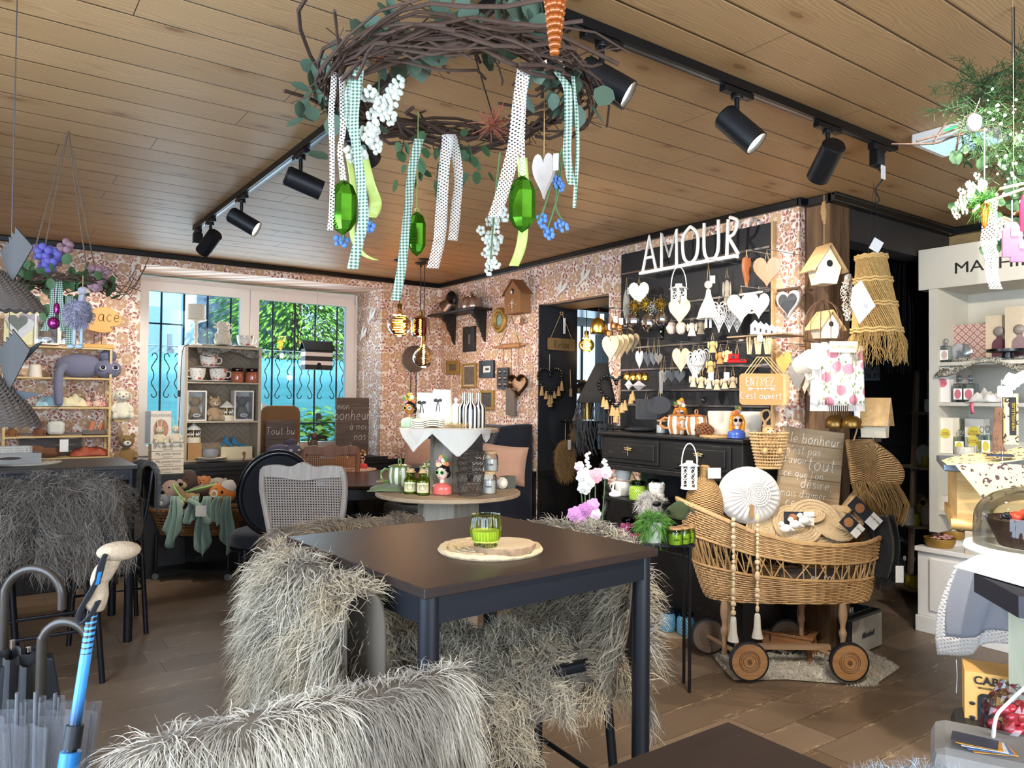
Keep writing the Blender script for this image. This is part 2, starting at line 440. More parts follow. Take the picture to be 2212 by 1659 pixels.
# ================================================================ surface materials
def m_wallpaper():
 b=NB('floral_wallpaper');s=b.sep(b.geo());uv=b.com(b.m('ADD',s[0],s[1]),s[2])
 cream=hexc('f8eee0')
 col=b.mix(b.noise(uv,5,2),mul(cream,.95),cream)
 def cells(sc,off,rnd=.75):
  v=b.N('TexVoronoi',voronoi_dimensions='2D');p=b.vm('ADD',uv,off);b.put(v.inputs['Vector'],p)
  v.inputs['Scale'].default_value=sc;v.inputs['Randomness'].default_value=rnd
  l=b.sep(b.vm('SUBTRACT',p,v.outputs['Position']));c=b.sep(v.outputs['Color'])
  r=b.m('SQRT',b.m('ADD',b.m('MULTIPLY',l[0],l[0]),b.m('MULTIPLY',l[1],l[1])))
  th=b.m('ADD',b.m('ARCTAN2',l[1],l[0]),b.m('MULTIPLY',c[0],6.283));return r,th,c
 def leaves(sc,off,k,dist,ln,wd,ca,cb,col,rmax=1,part=1.01):
  r,th,c=cells(sc,off)
  seg=2*PI/k
  f=b.m('SUBTRACT',b.m('FLOORED_MODULO',th,seg),seg/2)
  lx=b.m('SUBTRACT',b.m('MULTIPLY',r,b.m('COSINE',f)),dist);ly=b.m('ABSOLUTE',b.m('MULTIPLY',r,b.m('SINE',f)))
  q=b.m('DIVIDE',lx,ln);prof=b.m('MULTIPLY',b.m('SUBTRACT',1.0,b.m('MULTIPLY',q,q)),wd)
  stem=b.m('MULTIPLY',b.lt(ly,.0011),b.lt(r,dist))
  inside=b.lt(ly,prof);halo=b.lt(ly,b.m('ADD',prof,.0028))
  ok=b.lt(c[2],part)
  lc=b.mix(c[1],hexc(ca),hexc(cb));vein=b.m('MULTIPLY',b.lt(ly,.0009),inside)
  lc=b.mix(vein,lc,mul(hexc(cb),.75))
  col=b.mix(b.m('MULTIPLY',stem,ok),col,hexc('8a6450'))
  col=b.mix(b.m('MULTIPLY',halo,ok),col,cream);return b.mix(b.m('MULTIPLY',inside,ok),col,lc)
 def flowers(sc,off,k,R,ca,cb,col,part=1.01,cen=True,deep=.3):
  r,th,c=cells(sc,off,.55)
  pr=b.m('MULTIPLY',b.m('ADD',1-deep,b.m('MULTIPLY',b.m('POWER',b.m('ABSOLUTE',b.m('COSINE',b.m('MULTIPLY',th,k/2))),.6),deep)),R)
  ok=b.lt(c[2],part);fc=b.mix(c[1],hexc(ca),hexc(cb))
  fc=b.mix(b.m('MULTIPLY',b.lt(r,b.m('MULTIPLY',pr,.8)),b.lt(b.m('ABSOLUTE',b.m('COSINE',b.m('MULTIPLY',th,k/2))),.12)),fc,mul(hexc(cb),.78))
  col=b.mix(b.m('MULTIPLY',b.lt(r,b.m('ADD',pr,.003)),ok),col,cream)
  col=b.mix(b.m('MULTIPLY',b.lt(r,pr),ok),col,fc)
  if cen:
   ring=b.m('MULTIPLY',b.lt(r,R*.27),b.gt(r,R*.2));col=b.mix(b.m('MULTIPLY',ring,ok),col,hexc('f5e6cc'))
   col=b.mix(b.m('MULTIPLY',b.lt(r,R*.1),ok),col,hexc('f5e6cc'))
  else:col=b.mix(b.m('MULTIPLY',b.lt(r,R*.25),ok),col,hexc('a8604e'))
  return col
 col=flowers(26,(3.1,7.7,0),9,.0125,'e3b4a2','d9a08c',col,cen=False,deep=.15)
 col=leaves(12.5,(1.7,2.3,0),3,.021,.019,.0082,'b0705f','c88674',col,part=.85)
 col=leaves(10.5,(5.3,1.1,0),4,.026,.02,.0095,'bb7868','9a6458',col)
 col=leaves(10.5,(9.3,4.1,0),5,.02,.015,.0065,'94635a','c08c78',col,part=.4)
 col=flowers(9.6,(.4,.9,0),8,.027,'c99a7c','be8c72',col,part=.55,deep=.38)
 col=flowers(7.4,(2.2,5.2,0),5,.046,'d6b18c','c8a084',col)
 return b.fin(col,.75)
def m_ceiling():
 b=NB('pine_ceiling_boards');s=b.sep(b.geo());pw=.19
 yy=b.m('DIVIDE',b.m('SUBTRACT',s[1],1.206),pw);row=b.m('FLOOR',yy);fr=b.m('SUBTRACT',yy,row)
 wn_=b.N('TexWhiteNoise',noise_dimensions='1D');b.put(wn_.inputs['W'],row);rnd=b.sep(wn_.outputs['Color'])
 xx=b.m('DIVIDE',b.m('ADD',s[0],b.m('MULTIPLY',rnd[0],2.2)),2.4);xf=b.m('SUBTRACT',xx,b.m('FLOOR',xx))
 v=b.com(b.m('ADD',b.m('MULTIPLY',s[0],1.1),b.m('MULTIPLY',rnd[1],9)),b.m('MULTIPLY',s[1],1.0),b.m('MULTIPLY',row,3.3))
 ds=b.noise(b.vm('MULTIPLY',v,(1.2,5,1)),1.0,3)
 wv=b.N('TexWave',wave_type='BANDS',bands_direction='Y');b.put(wv.inputs['Vector'],b.com(s[0],b.m('ADD',b.m('MULTIPLY',s[1],1),b.m('MULTIPLY',ds,.16)),0))
 wv.inputs['Scale'].default_value=26;wv.inputs['Distortion'].default_value=1.5;wv.inputs['Detail'].default_value=2;wv.inputs['Detail Scale'].default_value=3
 fine=b.noise(b.vm('MULTIPLY',v,(4,130,1)),1,3)
 base=b.mix(rnd[2],hexc('d0aa7a'),hexc('c29c6c'))
 col=b.mix(b.m('MULTIPLY',wv.outputs[1]if len(wv.outputs)>1 else wv.outputs[0],.42),base,hexc('8f6a40'))
 col=b.mix(b.m('MULTIPLY',fine,.5),col,hexc('8a6c48'))
 kn=b.N('TexVoronoi',voronoi_dimensions='2D');kv=b.vm('MULTIPLY',b.com(b.m('ADD',s[0],b.m('MULTIPLY',rnd[1],5)),b.m('ADD',s[1],b.m('MULTIPLY',rnd[0],5))),(2.2,5.2,1))
 b.put(kn.inputs['Vector'],b.vm('ADD',kv,b.vm('MULTIPLY',b.com(ds,fine),(.12,.1,0))));kn.inputs['Scale'].default_value=1
 kd=kn.outputs['Distance']
 kc=b.m('ADD',.15,b.m('MULTIPLY',b.lt(b.sep(kn.outputs['Color'])[0],.45),.85))
 col=b.mix(b.m('MULTIPLY',b.m('MULTIPLY',b.m('SUBTRACT',1,b.sm(kd,.05,.085)),.7),kc),col,hexc('6b4a2e'))
 col=b.mix(b.m('MULTIPLY',b.m('MULTIPLY',b.m('SUBTRACT',1,b.sm(kd,.06,.3)),.35),kc),col,hexc('8f6436'))
 gap=b.m('MAXIMUM',b.lt(fr,.018),b.m('MAXIMUM',b.gt(fr,.99),b.lt(xf,.0012)))
 col=b.mix(gap,col,hexc('2c1c10'))
 edge=b.m('MINIMUM',b.sm(fr,0,.05),b.sm(b.m('SUBTRACT',1,fr),0,.04))
 b.bump(edge,.6,.006)
 return b.fin(col,.5)
def m_floor():
 b=NB('dark_vinyl_plank_floor');s=b.sep(b.geo());pw=.2
 yy=b.m('DIVIDE',b.m('ADD',s[1],.02),pw);row=b.m('FLOOR',yy);fr=b.m('SUBTRACT',yy,row)
 w0=b.N('TexWhiteNoise',noise_dimensions='1D');b.put(w0 .inputs['W'],row)
 xx=b.m('DIVIDE',b.m('ADD',s[0],b.m('MULTIPLY',b.sep(w0 .outputs['Color'])[0],1.2)),1.2);col_i=b.m('FLOOR',xx);xf=b.m('SUBTRACT',xx,col_i)
 w1=b.N('TexWhiteNoise',noise_dimensions='2D');b.put(w1 .inputs['Vector'],b.com(row,col_i));rnd=b.sep(w1 .outputs['Color'])
 v=b.com(b.m('ADD',s[0],b.m('MULTIPLY',rnd[0],7)),b.m('ADD',s[1],b.m('MULTIPLY',rnd[1],7)))
 n1=b.noise(v,3,4,.6);n2=b.noise(b.vm('MULTIPLY',v,(3,40,1)),1,4,.6)
 col=b.mix(rnd[2],hexc('9c8670'),hexc('76624c'));col=b.mix(b.m('MULTIPLY',n1,.6),col,hexc('7b6a5c'))
 col=b.mix(b.m('MULTIPLY',n2,.35),col,hexc('4c3c30'))
 ed=b.m('MINIMUM',fr,b.m('SUBTRACT',1,fr));wear=b.noise(b.vm('MULTIPLY',v,(1.2,1.2,1)),1.6,2);spk=b.noise(b.vm('MULTIPLY',v,(14,75,1)),1,4,.65)
 near=b.m('SUBTRACT',1,b.sm(ed,0,.17))
 msk=b.m('MULTIPLY',b.m('MULTIPLY',near,b.sm(wear,.44,.56)),b.sm(spk,.53,.58))
 msk2=b.m('MULTIPLY',b.sm(b.noise(v,1.1,2),.62,.7),b.sm(spk,.62,.66))
 col=b.mix(b.m('MULTIPLY',b.m('MAXIMUM',msk,msk2),.75),col,hexc('cdb48c'))
 gap=b.m('MAXIMUM',b.lt(fr,.014),b.lt(xf,.0028));col=b.mix(b.m('MULTIPLY',gap,.8),col,hexc('15100d'))
 b.bump(b.m('SUBTRACT',b.m('MULTIPLY',spk,.3),gap),.25,.002)
 return b.fin(col,b.m('ADD',.34,b.m('MULTIPLY',n1,.2)))
WP,CEI,FLO=m_wallpaper(),m_ceiling(),m_floor()
BLK=mt('15171c',.5,var=.2);BLKW=wood('0f1013','24211f',2,1,.5);BLKG=mt('0c0d10',.3);NAVY=fabric('10141f',rough=.8)
WHT=mt('ece8e2',.45,var=.04);PVC=mt('f0e6dc',.35,var=.03);CREAM=mt('efe6d2',.5,var=.06)
STEEL=mt('b8b8ba',.22,1.0,.05);CHROME=mt('d8d8da',.08,1.0,.02);BRASS=mt('c9a24a',.25,1.0,.12,40);GOLDP=mt('b08a45',.45,.6,.25,60,.4)
GLS=glass();BLKM=mt('101216',.38,.2,.1)
KRAFT=mt('b98d5c',.8);PAPER=mt('f2f0ea',.7,var=.04);INK=mt('16140f',.6);WHINK=mt('f4f1ea',.6,var=.02)
PINE=wood('d9b988','c49a62',0,1,.5);PINEV=wood('d9b988','c49a62',2,1,.5);LOGW=wood('e3c495','cfa66c',2,1.4,.6)
STRING=mt('b89a6c',.9,sc=200);BARK=mt('5d4532',.95,var=.5,sc=18,bump=.8);TWIG=mt('4a372c',.9,var=.4,sc=40)
WICK=mt('c9a06a',.6,var=.35,sc=45);WICKD=mt('8a6238',.6,var=.4,sc=45);JUTE=mt('b58f5e',.9,var=.35,sc=90,bump=.5)
GREY=mt('86827e',.7);GRWD=wood('a89a84','8c7d68',2,1,.6);GRWX=wood('a89a84','8c7d68',0,1,.6)
SATIN=mt('c8d4ea',.4);LEAF=mt('3f5f3c',.55,var=.35,sc=14);LEAF2=mt('57764a',.55,var=.3,sc=14);LEAFB=mt('4a5f4e',.6,var=.25,sc=14)
CZ,YW,XR=2.593,6.62,3.83
# ================================================================ room shell
m=M();m.b2((-1.5,-1.9,-.1),(6.6,7.3,0));struct(m,'floor',FLO,smooth=False)
m=M();m.b2((-1.5,-1.9,CZ),(5.45,7.3,CZ+.15));struct(m,'ceiling',CEI,smooth=False)
OX0,OX1,OZ0,OZ1,YF=1.056,3.18,.862,2.49,7.2
m=M();m.b2((-1.5,YW,0),(OX0,YF+.05,CZ));m.b2((OX1,YW,0),(XR+.42,YF+.05,CZ));m.b2((OX0,YW,0),(OX1,YF+.05,OZ0));m.b2((OX0,YW,OZ1),(OX1,YF+.05,CZ))
struct(m,'wall_front',WP,smooth=False)
DY0,DY1,DZ=4.11,4.972,2.222;TH=.42
m=M();m.b2((XR,DY1+.004,0),(XR+TH,YW,CZ));m.b2((XR,2.52,0),(XR+.08,DY0,CZ));m.b2((XR,DY0,DZ),(XR+.08,DY1+.004,CZ))
struct(m,'wall_right',WP,smooth=False)
m=M();m.b2((XR+.003,DY1-.012,0),(XR+TH,DY1,DZ));m.b2((XR+.08,DY0,DZ-.012),(XR+TH,DY1-.012,DZ));struct(m,'trim_1',mt('1b1e24',.7),smooth=False)
# black chair rail and wainscot
m=M()
def wains(m,a,b,y,z=.83):
 m.b2((a,y-.02,0),(b,y,z));m.b2((a,y-.045,z-.03),(b,y,z+.005));m.b2((a,y-.032,z-.07),(b,y,z-.045));m.b2((a,y-.035,0),(b,y,.1))
 k=a
 while k<b:m.b2((k,y-.026,.1),(k+.006,y-.018,z-.08));k+=.14
wains(m,-1.5,XR-.02,YW);struct(m,'baseboard_front',BLKW,smooth=False)
m=M();m.b2((OX0+.001,YW-.02,OZ0-.03),(OX1-.001,YF-.04,OZ0+.002));m.b2((OX0-.06,YW-.05,OZ0-.035),(OX1+.06,YW-.021,OZ0+.003));struct(m,'trim_2',BLKW,smooth=False,bevel=.004)
m=M();m.b2((XR-.02,2.53,0),(XR,4.1,.8));m.b2((XR-.02,4.98,0),(XR,YW,.8));m.b2((XR-.03,4.98,.78),(XR,YW,.82));m.b2((XR+.004,DY1-.03,0),(XR+TH,DY1-.012,.8));m.b2((XR+.004,DY1-.045,.78),(XR+TH,DY1-.012,.83))
struct(m,'baseboard_right',BLKW,smooth=False)
m=M()
m.b2((-1.5,YW-.03,CZ-.045),(XR,YW,CZ));m.b2((XR-.03,2.50,CZ-.045),(XR,YW,CZ));m.b2((XR-.03,2.49,CZ-.045),(XR+.06,2.52,CZ))
m.b2((3.85,2.33,CZ-.05),(3.88,2.50,CZ));m.b2((3.85,2.31,CZ-.05),(5.3,2.36,CZ));m.b2((3.85,2.30,CZ-.02),(5.3,2.335,CZ));m.b2((5.25,-1.9,CZ-.05),(5.3,2.36,CZ))
struct(m,'trim_3',BLKG,smooth=False,bevel=.006)
m=M();m.b2((3.88,2.362,0),(4.0,2.52,CZ-.01));m.b2((3.995,2.36,0),(4.09,2.5,CZ-.01));struct(m,'trim_4',wood('80603f','4a3222',2,.8,.75),bevel=.012)
hz=P(1900,534,Y=2.36).z
m=M();m.b2((4.09,2.362,hz),(5.45,2.5,CZ-.001));struct(m,'wall_hall_header',mt('2e2a27',.8),smooth=False)
m=M();m.b2((5.3,-1.9,0),(5.45,2.36,CZ-.001));struct(m,'wall_far_right',mt('8a7550',.8,var=.35,sc=25),smooth=False)
# windows behind the camera (daylight comes in there)
m=M();m.b2((-1.5,-1.9,0),(-1.42,YW,.6));m.b2((-1.5,-1.9,2.4),(-1.42,YW,CZ));m.b2((-1.5,2.8,.6),(-1.42,YW,2.4));m.b2((-1.5,-1.9,.6),(-1.42,0,2.4));struct(m,'wall_left',mt('cfc3b2',.8),smooth=False)
m=M();m.b2((-1.5,-1.9,0),(5.45,-1.82,.6));m.b2((-1.5,-1.9,2.4),(5.45,-1.82,CZ));m.b2((2.0,-1.9,.6),(5.45,-1.82,2.4));m.b2((-1.5,-1.9,.6),(-.8,-1.82,2.4));struct(m,'wall_back',mt('cfc3b2',.8),smooth=False)
# kitchen beyond the opening
m=M();m.b2((6.4,4.0,0),(6.5,7.3,2.6));m.b2((4.25,3.4,2.35),(6.5,7.3,2.6));m.b2((4.25,7.2,0),(6.5,7.3,2.6));m.b2((4.2,4.0,0),(6.5,4.1,2.6))
struct(m,'wall_kitchen',mt('4a4d50',.6),smooth=False)
# hallway
m=M();m.b2((4.1,3.9,0),(6.5,4.0,2.5));m.b2((6.42,2.5,0),(6.5,3.9,2.5));m.b2((4.05,2.5,2.45),(6.5,4.0,2.55));m.b2((4.02,2.52,0),(4.1,4,2.5));m.b2((5.45,2.36,0),(6.5,2.44,2.5))
struct(m,'wall_hall',mt('15171b',.6),smooth=False)
m=M();m.b2((6.38,2.9,0),(6.42,3.65,2.05));m.b2((6.37,2.84,0),(6.42,2.9,2.1));m.b2((6.37,3.65,0),(6.42,3.72,2.1));m.b2((6.36,3.0,.1),(6.39,3.55,.95));m.b2((6.36,3.0,1.05),(6.39,3.55,1.95));struct(m,'door_1',mt('272c36',.45),bevel=.006,smooth=False)
# ================================================================ garden window
m=M();fw=.085
wx0,wx1,wz0,wz1=1.075,3.16,.865,2.475;mx_=2.07
m.b2((wx0,YF-.05,wz0),(wx0+.06,YF,wz1));m.b2((wx1-.06,YF-.05,wz0),(wx1,YF,wz1));m.b2((wx0+.06,YF-.05,wz1-.06),(wx1-.06,YF,wz1));m.b2((wx0+.06,YF-.05,wz0),(wx1-.06,YF,wz0+.05))
wn_o=struct(m,'window_1',PVC,smooth=False)
for(a,b_)in((wx0+.045,mx_-.002),(mx_+.002,wx1-.045)):
 m=M();y0,y1=YF-.075,YF-.02
 m.b2((a,y0,wz0+.04),(a+fw,y1,wz1-.045));m.b2((b_-fw,y0,wz0+.04),(b_,y1,wz1-.045));m.b2((a+fw,y0,wz1-.045-fw),(b_-fw,y1,wz1-.045));m.b2((a+fw,y0,wz0+.04),(b_-fw,y1,wz0+.04+fw))
 K(m,'sash',PVC,wn_o,smooth=False)
 g=M();g.b2((a+fw,YF-.05,wz0+.1),(b_-fw,YF-.046,wz1-.1));K(g,'pane',glass('e9f4fb'),wn_o,smooth=False)
m=M();hp=P(569,880,Y=YF-.09);m.box((hp.x,hp.y,hp.z),(.03,.015,.07));m.tube([(hp.x,hp.y-.02,hp.z),(hp.x,hp.y-.045,hp.z),(hp.x,hp.y-.045,hp.z-.12)],.009,8);K(m,'handle',PVC,wn_o,bevel=.003)
m=M()
for(hx,hz_)in((wx0+.02,wz1-.14),(wx1-.02,wz1-.1)):m.cyl((hx,YF-.07,hz_),(hx,YF-.07,hz_+.09),.012,n=10)
K(m,'hinge',PVC,wn_o)
# iron grille outside
gy=7.38;T_=T('window_grille','black wrought iron grille with scrolled bars outside the garden window','grille',(0,0,0),0)
IRON=mt('1d2022',.6,.3)
bars=[P(px,700,Y=gy).x for px in(348,397,448,498,543,589,637,681,728)]
for i,bx in enumerate(bars):
 m=M();m.cyl((bx,gy,.6),(bx,gy,2.7),.009,n=6);K(m,'bar',IRON,T_)
 zc=P(640,818,Y=gy).z
 m=M()
 for sg in(-1,1):
  pts=[(.075,.17),(.06,.2),(.035,.19),(.03,.16),(.05,.12),(.075,.07),(.06,.03),(.055,0),(.06,-.03),(.075,-.07),(.05,-.12),(.03,-.16),(.035,-.19),(.06,-.2),(.075,-.17)]
  m.tube(smooth([(bx+sg*a,gy-.012,zc+c)for a,c in pts],3),.0045,5)
 K(m,'scroll',IRON,T_)
m=M();z1=P(360,700,Y=gy).z;m.cyl((bars[0]-.15,gy,z1),(bars[1],gy,z1),.008,n=6);z2=P(650,914,Y=gy).z;m.cyl((bars[5],gy,z2),(bars[-1],gy,z2),.008,n=6);m.cyl((bars[0]-.2,gy,2.55),(bars[-1]+.2,gy,2.55),.01,n=6);[m.cyl((x,gy,2.55),(x,7.24,2.55),.012,n=6)for x in(bars[0]-.15,bars[-1]+.15)];K(m,'crossbar',IRON,T_)
# ================================================================ garden
m=M();m.b2((-8,7.3,-.15),(14,22,-.02));S(m,'lawn',mt('5c7a3c',.95,var=.4,sc=4),'green lawn outside beyond the window','ground',kind=None)if False else struct(m,'ground',mt('5c7a3c',.95,var=.4,sc=4),smooth=False)
fy=9.7;zt=P(650,776,Y=fy).z
f_=T('privacy_fence','turquoise tarpaulin privacy screen tied to a chain link fence','fence',(0,0,0),0)
b=NB('tarp');o_=b.obj();n_=b.noise(b.vm('MULTIPLY',o_,(1,1,14)),2.2,4,.6);col=b.mix(n_,hexc('2c7f8c'),hexc('63aab0'));TARP=b.fin(col,.55)
m=M();m.grid(lambda u,v:(-3+11*u,fy+.025*math.sin(u*60)+.02*math.sin(u*23),zt*v+.015*math.sin(u*30)*v),160,6);K(m,'tarpaulin',TARP,f_,solid=.004)
m=M();h_=.55;k=-3
while k<8:
 m.tube([(k,fy+.05,zt-.4),(k+.5,fy+.05,zt+.1+0)],.004,3,cap=False);m.tube([(k+.5,fy+.05,zt-.4),(k,fy+.05,zt+.1)],.004,3,cap=False);k+=.08
m.cyl((-3,fy+.05,zt+.1),(8,fy+.05,zt+.1),.006,n=5);K(m,'chain_link',mt('8f9aa0',.5,.5),f_)
for px in(366,1000):
 q=P(px,750,Y=fy+.1);m=M();m.cyl((q.x,q.y,0),(q.x,q.y,zt+.25),.03,n=8);m.cyl((q.x,q.y,zt+.2),(q.x+.45,q.y+.1,.2),.02,n=6);K(m,'post',mt('a0a6a8',.5,.3),f_)
def foliage(name,c,r,n,leaf,mat,label,cat='tree',grp=None,trunk=True,droop=.6,seed=3,sp=.3):
 rg=random.Random(seed);t=T(name,label,cat,(c[0],c[1],0),0,grp);m=M()
 for i in range(n):
  th,ph=rg.uniform(0,2*PI),math.acos(rg.uniform(-1,1));k=rg.uniform(.55,1.02)
  p=V((r[0]*math.sin(ph)*math.cos(th),r[1]*math.sin(ph)*math.sin(th),r[2]*math.cos(ph)))*k+V((0,0,c[2]))
  d=V((math.cos(th),math.sin(th),-droop+rg.uniform(-.3,.3))).normalized();sd=d.cross(V((rg.uniform(-.4,.4),rg.uniform(-.4,.4),1))).normalized()
  l=leaf*rg.uniform(.6,1.4);w_=l*sp*.5
  m.add([p-sd*w_*.3,p+d*l*.5-sd*w_,p+d*l,p+d*l*.5+sd*w_],[(0,1,2,3)])
 K(m,'foliage',mat,t,smooth=False)
 if trunk:
  m=M();m.tube([(0,0,0),(.05,0,c[2]),(0,.05,c[2]+r[2]*.8)],[.14,.1,.03],8);K(m,'trunk',BARK,t)
 return t
def leafmat(ha,hb,tr=.3):
 b=NB('leaf_'+ha);n_=b.noise(b.obj(),3,3);c_=b.mix(n_,hexc(ha),hexc(hb));return b.fin(c_,.6,Specular_IOR_Level=.25)
foliage('conifer',(4.05,11.6,2.4),(1.2,1.0,3.0),16000,.12,leafmat('5f9a3a','a9d75a'),'bright green conifer beyond the fence, seen through the left sash',seed=5)
foliage('conifer',(6.3,12.8,3.0),(2.1,1.5,3.6),26000,.13,leafmat('3f7048','8fc080'),'dense dark conifer beyond the fence, seen through the right sash',seed=8)
foliage('conifer',(9.2,13.6,3.0),(1.7,1.4,3.6),6000,.15,leafmat('2c5230','5f9450'),'dark conifer at the right end of the garden fence',seed=9)
q=P(690,930,Y=8.2)
foliage('garden_shrub',(q.x,8.2,.75),(.55,.35,.62),900,.12,leafmat('7fb53a','d8ee78'),'sunlit yellow green shrub close outside the garden window','shrub',droop=.2,sp=.9)
q=P(625,900,Y=8.5)
foliage('garden_shrub',(q.x,8.5,.8),(.32,.25,.5),420,.09,leafmat('3f9a5a','8fd070'),'bluish green shrub left of the sunlit shrub outside','shrub',droop=.2,sp=.9,seed=11)
hb=T('neighbour_house','pale blue neighbouring house with a dark shutter beyond the fence','house',(0,0,0),0)
m=M();m.b2((-3,12.6,0),(2.75,17,6));K(m,'wall',mt('b9dcf2',.8),hb,smooth=False)
m=M();q=P(352,720,Y=12.6);m.b2((q.x-.35,12.5,q.z-.5),(q.x-.02,12.6,q.z+.4));K(m,'shutter',mt('8db2cc',.7),hb,smooth=False)
m=M();m.b2((2.62,12.5,0),(2.8,12.62,6));K(m,'corner_board',mt('dff0fa',.7),hb,smooth=False)
b=NB('slate');v=b.N('TexBrick');b.put(v.inputs['Vector'],b.vm('MULTIPLY',b.obj(),(1,1,1)));sl=mt('8698ae',.8,var=.3,sc=6)
m=M();m.b2((2.82,13.2,0),(4.6,16,6.2));K(m,'side_wing',sl,hb,smooth=False)
# ================================================================ track lighting
def track(name,a,b_,label):
 t=T(name,label,'light track',a,0);d=V(b_)-V(a);m=M()
 m.b2((min(0,d.x)-.018,min(0,d.y)-.018,-.034),(max(0,d.x)+.018,max(0,d.y)+.018,-.001));K(m,'rail',BLKM,t,smooth=False)
 m=M();m.b2((min(0,d.x)-.006,min(0,d.y)-.006,-.0355),(max(0,d.x)+.006,max(0,d.y)+.006,-.033));K(m,'conductor_slot',mt('6e7278',.3,.8),t,smooth=False);return t
track('lighting_track',(.6,1.723,CZ),(3.33,1.723,CZ),'long black ceiling track carrying the spotlights on the right')
track('lighting_track',(1.2,1.745,CZ),(1.2,5.42,CZ),'long black ceiling track running towards the garden window')
def spot(x,y,d,label,along,energy,cone=62,col=(1.0,.92,.81),lit=True,off=(0,0,0)):
 d=V(d).normalized();z=CZ-.036
 t=T('track_spotlight',label,'spotlight',(x,y,z),0,None)
 m=M();e=(.08,.016,.011)if along=='x' else(.016,.08,.011)
 m.box((0,0,-.011),[q*2 for q in e]);m.cyl((0,0,-.02),(0,0,-.035),.022);K(m,'adapter',BLKM,t,bevel=.003,smooth=False)
 m=M();m.cyl((0,0,-.03),(0,0,-.1),.009);K(m,'stem',BLKM,t)
 s=V((0,0,-.1));sd=d.cross(V((0,0,1)));sd=sd.normalized()if sd.length>.01 else V((1,0,0))
 A=s+sd.cross(d).normalized()*-.03*0-d*.07;c0=A+V((0,0,-.035));c1=c0+d*.17;R_=.047
 q=d.to_track_quat('Z','Y');m=M();m.T=Matrix.Translation(c0)@q.to_matrix().to_4x4()
 m.lathe([(0,0),(R_-.006,0),(R_-.006,.004),(R_,.008),(R_,.17),(R_-.004,.17),(R_-.006,.16),(R_-.006,.155),(0,.155)],40);K(m,'housing',mt('14171c',.42,.1),t)
 m=M();m.T=Matrix.Translation(c0)@q.to_matrix().to_4x4();m.lathe([(R_+.0006,.12),(R_+.0006,.122)],40,cap=False);K(m,'seam',mt('050608',.5),t)
 m=M();m.T=Matrix.Translation(c0)@q.to_matrix().to_4x4();m.lathe([(0,.157),(R_-.0065,.157)],32,cap=False);K(m,'lens',emit('fff2dc',9 if lit else.6),t)
 if lit:
  l=bpy.data.lights.new('spot_lamp','SPOT');l.energy=energy;l.spot_size=math.radians(cone);l.spot_blend=.45;l.color=col;l.shadow_soft_size=.03
  o=bpy.data.objects.new('spot_lamp',l);COL.objects.link(o);o.parent=t;o.location=c1+d*.012;o.rotation_euler=d.to_track_quat('-Z','Y').to_euler()
 return t
spot(1.568,1.723,(1.15,-1.25,-1.1),'black track spotlight with a lit lens, biggest and nearest on the right hand rail','x',24)
spot(2.232,1.723,(.45,-.85,-1.0),'black track spotlight with a lit lens, middle of the right hand rail','x',32)
spot(2.817,1.723,(.72,1.2,-.95),'black track spotlight turned to the product wall, last one before the rail end','x',70,78)
spot(1.36,1.723,(-.45,-.7,-.75),'black track spotlight beside the hanging carrot tip at the top edge','x',85,60,lit=False)
spot(1.2,3.373,(1.9,-.35,-.62),'black track spotlight pointing right, just left of the wreath','y',100,60)
spot(1.2,4.325,(1.4,-.9,-.95),'black track spotlight with a lit lens on the left rail','y',75,65)
spot(1.2,5.017,(-.35,.9,-.75),'black track spotlight pointing down left at the far end of the left rail','y',55,80)
spot(1.2,2.72,(1.9,1.45,-.95),'added black track spotlight above the wreath, aimed at the round display','y',105,46)  # extra lamp, added for more light towards the display
spot(2.98,.5,(1.9,.8,-.75),'added black track spotlight lighting the pale cabinet, out of view above','x',130,70)  # unseen lamp, added to brighten the cabinet
spot(2.0,.5,(1.35,1.75,-1.75),'added black track spotlight lighting the cradle, out of view above','x',105,68)  # unseen lamp, added to brighten the cradle
track('lighting_track',(1.2,.5,CZ),(3.2,.5,CZ),'added black ceiling track for the extra spotlights, out of view above the camera')  # unseen rail, added only to carry the extra lamps
spot(1.5,.5,(.3,1.0,-1.3),'added black track spotlight lighting the middle table and floor, out of view','x',90,75)  # unseen lamp, added to brighten table and floor
spot(2.5,1.723,(1.6,.9,-1.7),'black track spotlight over the wicker cradle','x',40,55)if False else None
for(x,y,al,lb)in((3.2,1.723,'x','black plug adapter box hanging from the right rail end, with a white tag'),(1.2,5.36,'y','black power feed box at the left rail end')):
 t=T('power_adapter',lb,'adapter',(x,y,CZ-.036),0);m=M();m.box((0,0,-.015),(.1,.032,.03)if al=='x' else(.032,.1,.03));m.box((0,0,-.06),(.06,.04,.07));K(m,'housing',BLKM,t,bevel=.003,smooth=False)
 if al=='x':m=M();m.box((-.005,-.03,-.13),(.035,.002,.06));K(m,'tag',PAPER,t,smooth=False);m=M();m.tube(bez([(0,0,-.09),(.01,-.02,-.15),(-.01,0,-.2),(.02,0,-.24),(-.005,0,-.26)]),.004,6);K(m,'cable',BLK,t)
